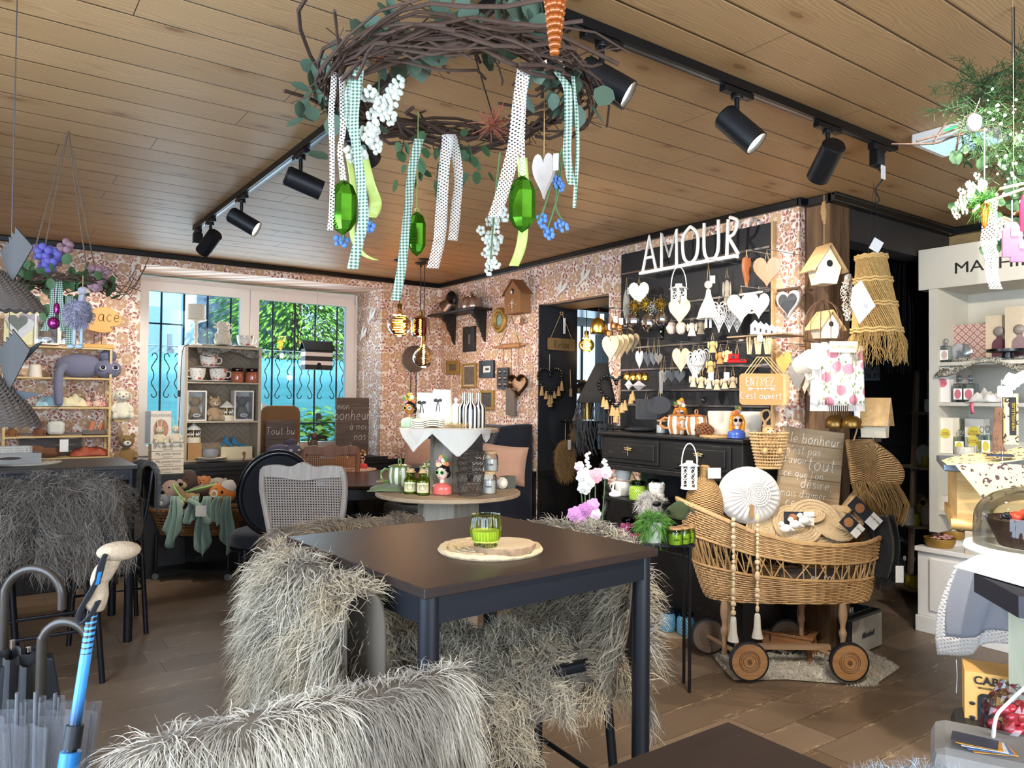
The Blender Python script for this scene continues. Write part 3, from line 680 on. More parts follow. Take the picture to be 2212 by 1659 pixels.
# ================================================================ filament pendants over the round table corner
AMB=glass('f0c878',.03);SMK=glass('a8603c',.03);CLR=glass('fff0d0',.02)
def pendant(px,py,pyt,r,kind,label,energy,D0):
 top=P(px,pyt,Z=CZ)if D0 is None else None
 if top is None:top=P(px,600,D=D0);top.z=CZ
 d=dep(top);z=P(px,py,D=d).z;t=T('pendant_bulb',label,'pendant lamp',(top.x,top.y,CZ),0,None)
 m=M();m.lathe([(.055,0),(.055,-.006),(.03,-.018),(.008,-.022),(.008,-.04),(0,-.04)],24);K(m,'canopy',BLKG,t)
 zb=z-CZ
 m=M();m.cyl((0,0,-.03),(0,0,zb+r*1.7),.0035,n=6);K(m,'cord',BLK,t)
 m=M();m.lathe([(0,r*1.75),(.016,r*1.75),(.02,r*1.7),(.02,r*1.25),(0,r*1.25)],18,c=(0,0,zb));K(m,'socket',mt('8c6c40',.35,.9),t)
 prof={'globe':[(.014,1.3),(.02,1.0),(.35*r,.85),(.8*r,.45),(r,0),(.85*r,-.5),(.45*r,-.9),(0,-1.02)],
 'drum':[(.018,1.35),(.3*r,1.2),(.85*r,1.0),(.95*r,.6),(r,-.4),(.85*r,-.9),(.3*r,-1.0),(0,-1)],
 'pear':[(.016,1.6),(.02,1.3),(.35*r,.8),(.75*r,.4),(r,-.2),(.85*r,-.7),(.45*r,-1.02),(0,-1.1)]}[kind]
 if kind=='globe':prof=smooth([(a,c_*r)for a,c_ in prof],3)
 else:prof=smooth([(a,c_*r)for a,c_ in prof],3)
 m=M();m.lathe([(max(a,0),c_)for a,c_ in prof],24,c=(0,0,zb),cap=False)
 K(m,'bulb',{'globe':AMB,'drum':SMK,'pear':CLR}[kind],t)
 m=M();rr=.012 if kind!='globe' else r*.5;n_=60
 pts=[(rr*math.cos(i*.9)*(.6 if kind!='globe' else abs(math.sin(i*.31))+.2),rr*math.sin(i*.9),zb+r*(.9-1.75*i/n_))for i in range(n_)]
 m.tube(pts,.0022,5);K(m,'filament',emit('ffc468',60),t)
 l=bpy.data.lights.new('bulb_glow','POINT');l.energy=energy;l.color=(1,.75,.48);l.shadow_soft_size=.03
 o=bpy.data.objects.new('bulb_glow',l);COL.objects.link(o);o.parent=t;o.location=(0,0,zb-r*1.3)
 return t
dd=dep(P(915,562,Z=CZ))
pendant(864,702,0,26*dd/FPX,'globe','amber glass filament bulb pendant, leftmost of the three bulbs',2.5,dd)
pendant(909,708,0,20*dd/FPX*1.05,'drum','copper tinted drum shaped filament bulb pendant between the other two',2.5,dd+.12)
pendant(917,768,0,24*dd/FPX,'pear','clear pear shaped filament bulb, lowest of the three pendants',4,dd-.05)
q=P(1268,740,D=6.6)
pendant(1268,745,0,17*6.6/FPX,'globe','clear globe filament bulb in the kitchen opening',4,6.6)
# ================================================================ bar tables
def bar_table(p,face,label,sx=.745,sy=.745,h_=1.02):
 t=T('bar_table',label,'table',(p[0],p[1],0),face,None);TOP=wood('2e201b','221713',0,.9,.42);MET=mt('11141c',.45,.15)
 m=M();m.box((0,0,h_-.011),(sx,sy,.022));K(m,'tabletop',[TOP],t,bevel=.002,smooth=False)
 m=M();i_=.012
 for s_ in(-1,1):
  m.box((0,s_*(sy/2-i_-.01),h_-.052),(sx-2*i_-.03,.02,.06));m.box((s_*(sx/2-i_-.01),0,h_-.052),(.02,sy-2*i_-.03,.06))
 K(m,'apron',MET,t,smooth=False)
 for a in(-1,1):
  for c_ in(-1,1):
   m=M();x,y=a*(sx/2-.032),c_*(sy/2-.032)
   m.tube([(x,y,0),(x,y,h_-.023)],.024,16);K(m,'leg',MET,t)
 return t
bar_table((1.124,1.777),3,'dark brown bar table with black legs in the middle, carrying a green candle glass')
bar_table((.40,.235),0,'dark brown bar table corner at the bottom edge of the view')
bar_table((.25,5.15),0,'dark brown bar table on the left in front of the toy shelf',1.04,.70)
# ---------------------------------------------------------------- fur covered bar stools
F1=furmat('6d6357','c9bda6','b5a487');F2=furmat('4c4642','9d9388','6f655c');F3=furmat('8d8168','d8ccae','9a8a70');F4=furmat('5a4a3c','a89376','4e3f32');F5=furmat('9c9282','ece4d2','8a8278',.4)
F6=furmat('5c5a5a','9aa0a4','6a6c70');HIDE=mt('5f564b',.95)
def stool(p,face,label,fm,n=14000,L=.075,seed=1,w_=.46,top=1.0,seat=.70,wd=.0016,bh=.34,front=True,lay=.45,curl=.2,seatn=None,cs=.4,hide=HIDE,up=.75):
 """stool faces local -y (the sitter looks towards -y); backrest at +y"""
 t=T('bar_stool',label,'bar stool',(p[0],p[1],0),face,'bar stools' if False else None);MET=mt('12151c',.4,.15)
 hw=.19
 m=M();m.box((0,0,seat-.03),(.40,.38,.03));K(m,'seat',MET,t,bevel=.01,smooth=False)
 for sx in(-1,1):
  for sy in(-1,1):
   m=M();m.tube([(sx*hw*.9,sy*.16,seat-.03),(sx*(hw+.03),sy*.2,0)],.014,10);K(m,'leg',MET,t)
 m=M();zf=.27
 k=[(-hw-.018,-.187,zf),(hw+.018,-.187,zf),(hw+.018,.187,zf),(-hw-.018,.187,zf)]
 m.tube(k,.009,8,closed=True);K(m,'footrest',MET,t)
 m=M();m.tube(bez([(-hw,.18,seat-.03),(-hw-.005,.2,seat+.1),(-hw-.01,.215,top-.06),(-hw+.03,.22,top-.02),(hw-.03,.22,top-.02),(hw+.01,.215,top-.06),(hw+.005,.2,seat+.1),(hw,.18,seat-.03)],4),.012,8)
 m.box((0,.217,top-.09),(.36,.014,.1));K(m,'backrest',MET,t)
 hb_=w_/2
 prof=bez([(.265,top-bh),(.262,top-bh*.5),(.255,top-.03),(.222,top+.012),(.185,top-.03),(.178,top-bh*.55),(.16,top-bh*.8)],4)
 rg=random.Random(seed);ph=rg.random()*6
 def f(u,v):
  i=v*(len(prof)-1);a=int(min(i,len(prof)-2));r_=i-a
  y=prof[a][0]*(1-r_)+prof[a+1][0]*r_;z=prof[a][1]*(1-r_)+prof[a+1][1]*r_
  ww=hb_*(1+.07*math.sin(v*9+ph)-.12*max(0,abs(v-.5)*2-.6))
  uu=u*2-1;zz=z+.02*math.sin(uu*3+ph)*(1 if v<.3 else.3)-.05*max(0,abs(uu)-.8)
  yy=y-.03*uu*uu
  return(uu*ww,yy,zz)
 m=M();m.grid(f,14,30)
 m.f=[tuple(reversed(q))for q in m.f]
 cover=K(m,'back_pelt',hide,t,solid=.006)
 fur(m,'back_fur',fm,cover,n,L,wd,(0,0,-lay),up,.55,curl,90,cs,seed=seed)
 if front:
  ps=bez([(.17,seat+.1),(.15,seat+.02),(.05,seat+.005),(-.1,seat+.008),(-.2,seat),(-.25,seat-.06),(-.26,seat-.17)],3)
  def g(u,v):
   i=v*(len(ps)-1);a=int(min(i,len(ps)-2));r_=i-a
   y=ps[a][0]*(1-r_)+ps[a+1][0]*r_;z=ps[a][1]*(1-r_)+ps[a+1][1]*r_
   uu=u*2-1;ww=.25*(1+.1*math.sin(v*7+ph));dz=-.14*max(0,abs(uu)-.72)/.28
   return(uu*ww,y,z+dz*(1 if v<.85 else.4))
  m=M();m.grid(g,14,20);s_=K(m,'seat_pelt',hide,t,solid=.006)
  m.f=[tuple(reversed(q))for q in m.f]
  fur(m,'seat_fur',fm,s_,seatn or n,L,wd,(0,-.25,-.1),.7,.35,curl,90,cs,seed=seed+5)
 return t
stool((.40,1.22),181,'bar stool with pale long haired pelt over its back, nearest at the bottom',F5,38000,.05,3,.50,.985,.69,.0016,.42,lay=.9,curl=.12,cs=.22,seatn=6000,up=.45)
stool((.90,1.84),90,'bar stool with shaggy cream pelt left of the middle table, frame showing through a slit',F1,15000,.085,4,.60,.99,.69,.0028,.45,lay=.5,curl=.4,seatn=9000,cs=.55)
stool((1.385,1.84),-93,'bar stool with shaggy beige pelt right of the middle table',F1,15000,.078,7,.57,.99,.68,.0028,.45,lay=.5,curl=.4,seatn=14000,cs=.55)
stool((1.09,2.22),13,'bar stool with brown tipped pelt behind the middle table',F4,14000,.05,9,.60,.985,.68,.0022,.30,lay=.6,curl=.15,seatn=8000,cs=.35)
# ---------------------------------------------------------------- on the middle table
def mat_round(name,p,r,label,cat='placemat',mat=JUTE,lob=0,rings=6,face=0,th=.008):
 m=M();pts=[];N_=int(rings*44)
 for i in range(N_):
  a=i/44*2*PI;k=i/N_*r
  k2=k*(1+lob*math.sin(a*8)*(i/N_)**3)
  pts.append((k2*math.cos(a),k2*math.sin(a),th/2+.0012*math.sin(i*2.6)))
 m.tube(pts,r/rings*.56,6,flat=.8)
 m.T=Matrix.Identity(4);m.lathe([(0,0),(r*.98,0),(r*.98,.002),(0,.002)],40)
 return S(m,name,mat,label,cat,p,face)
BRAID=mt('cdb48e',.9,var=.45,sc=120,bump=1.0)
pc=P(1055,1188,Z=1.021)
mat_round('placemat',pc,.135,'round braided jute placemat on the middle table',mat=BRAID)
b=NB('log_face');o_=b.obj();s_=b.sep(o_);r_=b.vm('LENGTH',b.vm('MULTIPLY',o_,(1,1.25,0)));nn=b.noise(o_,14,4)
wv=b.m('SINE',b.m('MULTIPLY',b.m('ADD',r_,b.m('MULTIPLY',nn,.02)),700));LOGF=b.fin(b.mix(b.m('MULTIPLY',nn,.8),b.mix(b.m('MULTIPLY',wv,.18),hexc('d9c4a4'),hexc('a8875f')),hexc('b59a7c')),.7)
p=P(1090,1188,Z=1.03);m=M();rg=random.Random(4)
def slab(r,h_,n=40,ir=.08,mats=(0,1),sd=4,sx=1):
 m=M();rg=random.Random(sd);o=[(r*(1+ir*math.sin(a*2+1)*.6+rg.uniform(-ir,ir)*.35)*math.cos(a)*sx,r*(1+ir*math.sin(a*2+1)*.6+rg.uniform(-ir,ir)*.35)*math.sin(a))for a in[2*PI*i/n for i in range(n)]]
 m.add([(a,c_,h_)for a,c_ in o],[tuple(range(n))],0);m.add([(a,c_,0)for a,c_ in o],[tuple(range(n-1,-1,-1))],0)
 m.add([(a,c_,0)for a,c_ in o]+[(a*1.01,c_*1.01,h_*.5)for a,c_ in o]+[(a,c_,h_)for a,c_ in o],[(j*n+i,j*n+(i+1)%n,(j+1)*n+(i+1)%n,(j+1)*n+i)for j in range(2)for i in range(n)],1)
 return m
BARKL=mt('8f7458',.95,var=.7,sc=60,bump=1)
S(slab(.082,.018),'log_slice',[LOGF,BARKL],'pale wooden log slice with bark edge lying on the braided placemat','log slice',p,20)
p=P(1049,1180,Z=1.048);d=dep(p);h_=(1183-1113)*d/FPX;r_=33*d/FPX
t=T('candle_holder','ribbed green glass candle holder standing on the log slice','candle holder',p,0)
GG=glass('e8f2b0',.04);m=M()
def ribbed(prof,n=120,k=28,amp=.03):
 m=M()
 for j,(r,z)in enumerate(prof):pass
 vs=[];fs=[]
 for(r,z)in prof:
  for i in range(n):
   a=2*PI*i/n;q=r*(1+amp*math.cos(k*a)*(1 if 0.1<z/h_<.93 else.2));vs.append((q*math.cos(a),q*math.sin(a),z))
 for j in range(len(prof)-1):
  for i in range(n):fs.append((j*n+i,j*n+(i+1)%n,(j+1)*n+(i+1)%n,(j+1)*n+i))
 m.add(vs,fs);return m
gp=smooth([(.0,.002),(r_*.7,.002),(r_*.78,h_*.06),(r_*.72,h_*.1),(r_*.95,h_*.3),(r_*1.0,h_*.6),(r_*.97,h_*.82),(r_*.92,h_*.95),(r_*.95,h_)],3)
K(ribbed(gp),'glass',GG,t)
m=M();m.lathe([(0,h_*.14),(r_*.84,h_*.16),(r_*.9,h_*.5),(0,h_*.5)],30);K(m,'candle',mt('c2cc5c',.5),t)
# ---------------------------------------------------------------- left bar stools, umbrellas, pole
stool((.31,4.40),181,'bar stool with grey brown shaggy pelt over its back at the left table',F2,13000,.10,21,.60,1.0,.70,.0042,.36,lay=.25,curl=.4,front=True,seatn=2500,cs=.5)
stool((.66,5.15),-92,'bar stool at the right end of the left table, rounded grey pelt with a slit',F6,6000,.03,23,.44,1.0,.70,.0022,.26,lay=.5,curl=.1,cs=.2,seatn=2000)
stool((-.02,4.75),178,'bar stool with two toned cream pelt at the left edge of the view',F3,7000,.09,25,.5,.94,.70,.004,.3,lay=.4,curl=.3,seatn=4500,cs=.4)
stool((.72,-.12),150,'bar stool whose grey pelt just peeks in at the lower right',F6,9000,.05,27,.40,1.065,.70,.002,.25,lay=.1,curl=.3,front=False,cs=.6)if False else None
pf=P(1950,1640,D=1.12)
t=T('bar_stool','bar stool with bluish grey pelt top, lower right corner of the view','bar stool',(pf.x,pf.y-.02,0),140)
m=M();m.grid(lambda u,v:((u-.5)*.22,.02+.05*math.cos(v*PI),pf.z-.12+.10*math.sin(v*PI)*(1-(u*2-1)**2*.4)),10,10);m.f=[tuple(reversed(q))for q in m.f];cv=K(m,'back_pelt',HIDE,t,solid=.005)
fur(m,'back_fur',furmat('6a7076','b4bcc4'),cv,6000,.045,.0016,(0,0,.1),.8,.3,.3,60,.5)
m=M()
for sx in(-.1,.1):m.cyl((sx,0,0),(sx,.0,pf.z-.06),.012)
m.box((0,.1,.68),(.36,.3,.03));K(m,'frame',MC.get('x')or mt('12151c',.4,.15),t)
# tall left stand: umbrellas in a basket, trekking pole
def cane_umbrella(px,py,d,label,lean=0,canopy=True,col='1b1c1f',hook=.055,r=.011):
 p=P(px,py,D=d);t=T('umbrella',label,'umbrella',(p.x,p.y,0),'C',None);z=p.z
 t.location=(p.x,p.y,.02)
 z-=.02
 m=M();m.tube([(lean*.5,0,.02),(0,0,z-.0)],.006,8);K(m,'shaft',mt('2a2a2c',.3,.6),t)
 m=M();pts=[(0,0,z-.18)]+[(hook-hook*math.cos(a),0,z+hook*math.sin(a))for a in[i*PI/10 for i in range(11)]]+[(hook*2,0,z-.03)]
 m.tube(smooth(pts,2),r,12);K(m,'handle',mt('3a342e',.3,.1),t)
 if canopy:
  m=M()
  def cf(u,v):a=2*PI*u;rr=(.012+.04*math.sin(min(1,v*1.3)*PI*.5))*(1+.3*math.cos(a*6)*v)*(1 if v<.9 else.8);return(rr*math.cos(a),rr*math.sin(a),.05+(z-.28)*(1-v)if False else.05+v*(z-.3))
  m.grid(cf,36,14,cu=True);K(m,'canopy',fabric(col),t)
 return t
cane_umbrella(90,1395,1.7,'dark curved handle umbrella in the stand, second hook from the left')
cane_umbrella(10,1290,1.95,'dark curved handle umbrella at the left edge, tallest hook',hook=.075)
for k_,(px,py)in enumerate(((60,1440),(25,1425))):
 p=P(px,py+30,D=1.8);t=T('umbrella',['black furled umbrella standing beside the curved handle one','black furled umbrella at the very left edge of the stand'][k_],'umbrella',(p.x,p.y,.02),'C')
 m=M();m.grid(lambda u,v:((.02+.05*math.sin(v*2.6))*(1+.3*math.cos(12*PI*u))*math.cos(2*PI*u),(.02+.05*math.sin(v*2.6))*(1+.3*math.cos(12*PI*u))*math.sin(2*PI*u),.05+v*(p.z-.02)),36,12,cu=True);K(m,'canopy',fabric('15171b'),t)
 m=M();m.cyl((0,0,0),(0,0,p.z+.06),.006);K(m,'shaft',CHROME,t)
p=P(60,1655,D=1.62)
def clearu(px,py,d,label,motif):
 q=P(px,py,D=d);t=T('clear_umbrella',label,'umbrella',(q.x,q.y,.02),'C',None);H_=P(px,1540,D=d).z
 m=M();m.grid(lambda u,v:((.012+.058*v)*(1+.28*math.cos(16*PI*u))*math.cos(2*PI*u),(.012+.058*v)*(1+.28*math.cos(16*PI*u))*math.sin(2*PI*u),.05+v*(H_-.07)),64,8,cu=True)
 K(m,'canopy',mt('8c8e94',.25,Alpha=.22),t)
 m=M()
 for i in range(8):a=i*PI/4;m.tube([(.012*math.cos(a),.012*math.sin(a),.05),(.075*math.cos(a),.075*math.sin(a),H_-.02)],.002,5)
 m.cyl((0,0,0),(0,0,H_+.02),.004);K(m,'ribs',mt('5c6066',.5),t)
 m=M();m.ext(oval(.05,.03),.002,y=-.07);m.at(0.02,0,.05);m.ext(oval(.035,.02),.002,y=-.075);m.at()
 for v_ in range(0):pass
 o=K(m,'print',motif,t);o.location=(0,0,H_-.22);return t
clearu(35,1600,1.5,'clear dome umbrella with dark pattern at the left edge of the stand',mt('5c4048',.6))
clearu(75,1600,1.45,'clear dome umbrella with a red and white fish like print',mt('d64a2a',.5))
clearu(118,1575,1.55,'clear dome umbrella with purple and white print beside the blue pole',mt('a48ab0',.5))
q=P(60,1700,D=1.55);m=M();m.lathe([(.0,0),(.13,0),(.15,.3),(.155,.52),(.145,.52),(.14,.02),(0,.02)],30);S(m,'umbrella_stand',mt('15161a',.6),'black round umbrella stand in the lower left corner','umbrella stand',(q.x,q.y,0),0)
# trekking pole: blue, cork handle
A=P(240,1195,D=1.25);B=P(205,1300,D=1.25);C_=P(150,1645,D=1.2)
t=T('trekking_pole','blue trekking pole with cork handle and black strap, lower left','walking pole',(0,0,0),0)
CORK=mt('a8957c',.95,var=.3,sc=120,bump=.6)
ax=(B-A).normalized();sd=right
h1=P(270,1192,D=1.25)
m=M();L_=(B-A).length
pts=[A+ax*(L_*k)+sd*.004*math.sin(k*9)for k in(-.06,.1,.25,.4,.55,.7,.85,.97,1.05,1.12)]
m.tube(smooth([tuple(q)for q in pts],3),[.014 if True else 0][0],14)
rr=[.017,.016,.0145,.016,.0145,.013,.014,.0165,.018,.012];m=M()
pp=smooth([(*q,r_)for q,r_ in zip(pts,rr)],3);m.tube([q[:3]for q in pp],[q[3]for q in pp],16)
m.ell(A+sd*.012-ax*.004,(.034,.022,.016),16,10);K(m,'handle',CORK,t)
DARK=mt('1a1d24',.5);BLU=mt('2f86d8',.3,var=.05)
b=NB('pole_stripes');sz=b.sep(b.geo())[2];z0,z1=P(200,1330,D=1.24).z,P(185,1420,D=1.23).z
fr=b.m('DIVIDE',b.m('SUBTRACT',z0,sz),z0-z1);st=b.m('FRACT',b.m('MULTIPLY',sz,1/.0085))
blk=b.lt(st,b.m('SUBTRACT',.75,b.m('MULTIPLY',fr,.62)));blk=b.m('MULTIPLY',blk,b.lt(fr,1.0));blk=b.m('MAXIMUM',blk,b.lt(fr,0.0))
zl=P(165,1560,D=1.2).z;low=b.m('SUBTRACT',1,b.sm(sz,zl-.02,zl+.05))
POLE=b.fin(b.mix(b.m('MAXIMUM',blk,low),hexc('3f93e0'),hexc('14181f')),.3)
m=M();E_=A+ax*(L_*1.1);m.tube([E_,C_,C_+(C_-E_).normalized()*.75],[.0085,.009,.008],16);K(m,'shaft',POLE,t)
m=M();m.tube([C_-(C_-E_).normalized()*.055,C_-(C_-E_).normalized()*.02],.0135,16);K(m,'clamp',DARK,t)
m=M();m.tube([C_-(C_-E_).normalized()*.015,C_+(C_-E_).normalized()*.01],.016,16);K(m,'blue_band',BLU,t)
m=M();s0=P(225,1205,D=1.24);m.tube(smooth([tuple(P(px,py,D=1.23))for px,py in((232,1195),(222,1215),(212,1250),(190,1290),(172,1325),(175,1345),(195,1330),(212,1300))],3),.009,8,flat=.35)
m.tube(smooth([tuple(P(px,py,D=1.22))for px,py in((228,1198),(216,1225),(210,1262))],3),.008,8,flat=.35);K(m,'wrist_strap',mt('23262e',.8),t)
m=M();q=P(213,1250,D=1.20);m.tube([tuple(P(216,1236,D=1.212)),tuple(P(210,1262,D=1.212))],.0045,6,flat=.3);K(m,'strap_logo',BLU,t)
# ================================================================ toy shelf on the left
SY=6.35;sx0,sx1=P(8,850,Y=SY).x,P(240,850,Y=SY).x;lev=[P(120,y_,Y=SY).z for y_ in(748,815,879,942,989)]
BAM=wood('e2c68c','cda763',0,1.5,.5)
t=T('bamboo_shelf','light bamboo shelf rack full of soft toys on the left','shelf',(0,0,0),0)
for z in lev:
 m=M();m.b2((sx0,SY,z-.012),(sx1,SY+.02,z));m.b2((sx0,SY+.22,z-.012),(sx1,SY+.24,z))
 for k in range(4):m.b2((sx0,SY+.03+k*.05,z-.008),(sx1,SY+.06+k*.05,z-.001))
 K(m,'shelf_board',BAM,t,smooth=False)
for x in(sx0+.005,sx1-.005):
 m=M();m.b2((x-.008,SY+.002,.84),(x+.008,SY+.018,lev[0]-.002));K(m,'upright',BAM,t,smooth=False)
 m=M();m.b2((x-.008,SY+.222,.84),(x+.008,SY+.238,lev[0]-.002));K(m,'upright',BAM,t,smooth=False)
m=M();m.b2((sx0-.6,SY-.06,.78),(sx1+.1,SY+.26,.84));m.b2((sx0-.55,SY-.02,0),(sx1+.07,SY+.25,.78));S(m,'sideboard',BLKW,'low black sideboard carrying the bamboo shelf','sideboard',smooth=False,bevel=.005)
def plush(name,p,h_,colr,label,face='C',cat='soft toy',ears='round',earcol=None,belly=None,pose='sit',nose='2a1d18',limbs=True,hat=None,fuzz=0,group=None,muzzle=None,earlen=1.0):
 """a seated soft toy of height h_ : body, head, ears, muzzle, limbs, eyes"""
 t=T(name,label,cat,p,face,group);c_=fabric(colr,sc=300,bump=.5);e_=fabric(earcol or colr,sc=300)
 s=h_
 m=M();m.lathe(smooth([(0,0),(.2*s,.02*s),(.25*s,.16*s),(.2*s,.36*s),(.11*s,.5*s),(0,.54*s)],3),18,sy=.9)
 if limbs:
  for k in(-1,1):
   m.tube(smooth([(k*.14*s,0,.42*s),(k*.25*s,-.08*s,.3*s),(k*.2*s,-.2*s,.2*s)],3),.06*s,8)
   m.tube(smooth([(k*.12*s,-.05*s,.08*s),(k*.2*s,-.22*s,.07*s),(k*.22*s,-.34*s,.08*s)],3),.08*s,8);m.ell((k*.22*s,-.36*s,.1*s),(.07*s,.06*s,.1*s),10,7)
 K(m,'body',c_,t)
 m=M();m.ell((0,-.04*s,.68*s),(.2*s,.18*s,.18*s),16,11,bump=fuzz);K(m,'head',c_,t)
 m=M();m.ell((0,-.2*s,.63*s),(.1*s,.09*s,.075*s),12,8);K(m,'muzzle',fabric(muzzle or belly or 'efe4d2',sc=300),t)
 m=M();m.ell((0,-.29*s,.655*s),(.03*s,.02*s,.022*s),8,6);K(m,'nose',mt(nose,.3),t)
 m=M()
 for k in(-1,1):m.ell((k*.085*s,-.205*s,.73*s),.019*s,8,6)
 K(m,'eyes',mt('0c0a09',.1),t)
 for k in(-1,1):
  m=M()
  if ears=='round':m.ell((k*.16*s,0,.83*s),(.075*s,.03*s,.075*s),12,8)
  elif ears=='long':m.tube(smooth([(k*.07*s,0,.82*s),(k*.1*s,0,(.82+.2*earlen)*s),(k*.14*s,.02*s,(.82+.38*earlen)*s)],3),[.03*s,.035*s,.04*s,.045*s,.045*s,.035*s,.01*s][:7],8,flat=.4)
  elif ears=='flop':m.tube(smooth([(k*.15*s,0,.8*s),(k*.24*s,-.02*s,.7*s),(k*.25*s,-.04*s,.5*s)],3),[.04*s,.05*s,.06*s,.07*s,.07*s,.06*s,.03*s],8,flat=.4)
  elif ears=='cat':m.lathe([(.07*s,0),(.03*s,.08*s),(0,.11*s)],8,c=(k*.13*s,-.02*s,.82*s),sy=.5)
  elif ears=='big':m.ell((k*.26*s,.0,.7*s),(.13*s,.03*s,.15*s),14,9)
  K(m,'ear',e_,t)
 if hat:m=M();m.lathe(smooth([(.17*s,0),(.15*s,.1*s),(.03*s,.2*s),(0,.22*s)],3),16,c=(0,-.02*s,.78*s));K(m,'hat',fabric(hat),t)
 return t
def fit(*a,**k):return bb(*a,**k)
def giftbox(p,w_,h_,dp,label,frontc,sidec,face='L',win=None,toy=None,name='gift_box',cat='gift box'):
 t=T(name,label,cat,p,face);m=M();e=.012
 m.b2((-w_/2,0,0),(w_/2,dp,e));m.b2((-w_/2,0,h_-e),(w_/2,dp,h_));m.b2((-w_/2,0,e),(-w_/2+e,dp,h_-e));m.b2((w_/2-e,0,e),(w_/2,dp,h_-e));m.b2((-w_/2+e,dp-.004,e),(w_/2-e,dp,h_-e))
 K(m,'box',mt(frontc,.6,var=.05),t,smooth=False)
 if toy:
  c_=fabric(toy,sc=300);m=M();s=min(h_,w_*1.5)
  m.ell((0,dp*.55,s*.3),(w_*.28,dp*.32,s*.26),14,9);m.ell((0,dp*.45,s*.68),(w_*.24,dp*.32,s*.17),14,9)
  for k in(-1,1):m.ell((k*w_*.26,dp*.45,s*.76),(w_*.1,dp*.15,s*.1),10,7);m.ell((k*w_*.26,dp*.35,s*.2),(w_*.12,dp*.25,s*.1),10,7)
  K(m,'toy',c_,t)
  m=M();m.at(0,.006,h_*.12);m.ext(oval(w_*.4,h_*.13),.003);K(m,'label',PAPER,t)
  m=M();m.box((0,.004,h_*.185),(w_*.24,.001,h_*.02));K(m,'label_print',INK,t,smooth=False)
  m=M();m.b2((-w_/2+e,.001,e),(w_/2-e,.0015,h_-e));K(m,'window',glass('f4f6f8'),t,smooth=False)
 return t
# top of the rack
p,w_,h_=bb(8,672,82,744,Y=SY+.06);t=T('heart_print_book','book with hearts on its cover, leaning on the top left of the rack','book',p,'L')
m=M();m.box((0,.02,h_/2),(w_,.03,h_));K(m,'cover',mt('e4dcae',.6,var=.1),t,smooth=False)
for(x,z,s,cc)in((-.05,.11,.1,'d9c0b8'),(.05,.1,.13,'a9a0b0'),(.0,.03,.16,'cfd2d6'),(-.02,.09,.12,'6c746f')):
 m=M();m.at(x,0,z);m.ext(heart(s,s),.006+.003*len(t.children));K(m,'heart',mt(cc,.6,var=.2,sc=60),t)
giftbox(*bb(74,680,128,744,Y=SY+.05),.1,'white open gift box with a grey bear, top of the bamboo rack','f0e9dc','f0e9dc',toy='9c8478')
giftbox(*bb(128,690,150,744,Y=SY+.05),.1,'narrow gift box with beige bear right of the grey bear box','f0e9dc','f0e9dc',toy='c9b49a')
# carved peace bird
p=P(212,752,Y=SY+.08);t=T('peace_sign','yellow wooden bird shaped block with cut out word Peace on two rods','sign',p,'L')
sc=dep(p)/FPX;YW_=mt('d9a24e',.5,var=.25,sc=12)
m=M();m.at(0,0,35*sc)
m.ext([(x*sc,z*sc)for x,z in bez([(-32,40),(10,55),(30,48),(44,30),(38,16),(22,12),(28,4),(10,-2),(-14,2),(-30,8)],4)],.03);K(m,'board',YW_,t,bevel=.003)
m=M();m.hand('Peace',26*sc,(4*sc,-.017,58*sc),.004);K(m,'lettering',mt('4a2c12',.8),t)
m=M();m.cyl((-8*sc,0,0),(-8*sc,0,38*sc),.003);m.cyl((6*sc,0,0),(6*sc,0,38*sc),.003);K(m,'rods',mt('6a3420',.5),t)
m=M();m.box((0,0,4*sc),(60*sc,.05,8*sc));K(m,'base',YW_,t,bevel=.003,smooth=False)
# rack goods
def zl(i):return lev[i]+.001
p=V((P(195,810,Y=SY+.1).x,SY+.1,zl(1)))
t=T('cat_cushion','big grey blue lying cat soft toy with its tail hanging down','soft toy',p,'L');G1=fabric('8a8aa0','6f7088',180,bump=.8);s=dep(p)/FPX
m=M();m.ell((-20*s,0,26*s),(46*s,.07,26*s),20,12);m.ell((32*s,-.05,20*s),(27*s,.06,20*s),18,12);K(m,'body',G1,t)
m=M();m.tube(smooth([(-50*s,-.05,24*s),(-60*s,-.11,10*s),(-62*s,-.13,-20*s),(-60*s,-.13,-50*s)],4),8.5*s,10);m.ell((-60*s,-.13,-52*s),(8*s,8*s,9*s));K(m,'tail',G1,t)
m=M();m.ell((32*s,-.03,48*s),(18*s,.04,15*s),14,9);K(m,'small_cat',fabric('6c6f84'),t)
for k in(-1,1):
 m=M();m.ell((32*s+k*12*s,-.112,22*s),(6.5*s,.01,5*s));K(m,'eye_white',PAPER,t)
 m=M();m.ell((32*s+k*12*s,-.121,23*s),(4.5*s,.006,4*s));K(m,'pupil',mt('1a1420',.1),t)
 m=M();m.lathe([(7*s,0),(0,12*s)],8,c=(32*s+k*14*s,-.03,58*s),sy=.5);K(m,'ear',fabric('e6dccf'),t)
m=M();m.ell((32*s,-.118,12*s),(3*s,.006,2*s));K(m,'nose',mt('7a5a60',.4),t)
p,w_,h_=bb(60,785,90,812,Y=SY+.1);p.z=zl(1);m=M();m.lathe([(0,0),(w_*.55,0),(w_*.42,h_),(0,h_)],24);S(m,'night_light',mt('e9dccb',.5),'cream cone shaped night light on the second rack board','lamp',p,'L')
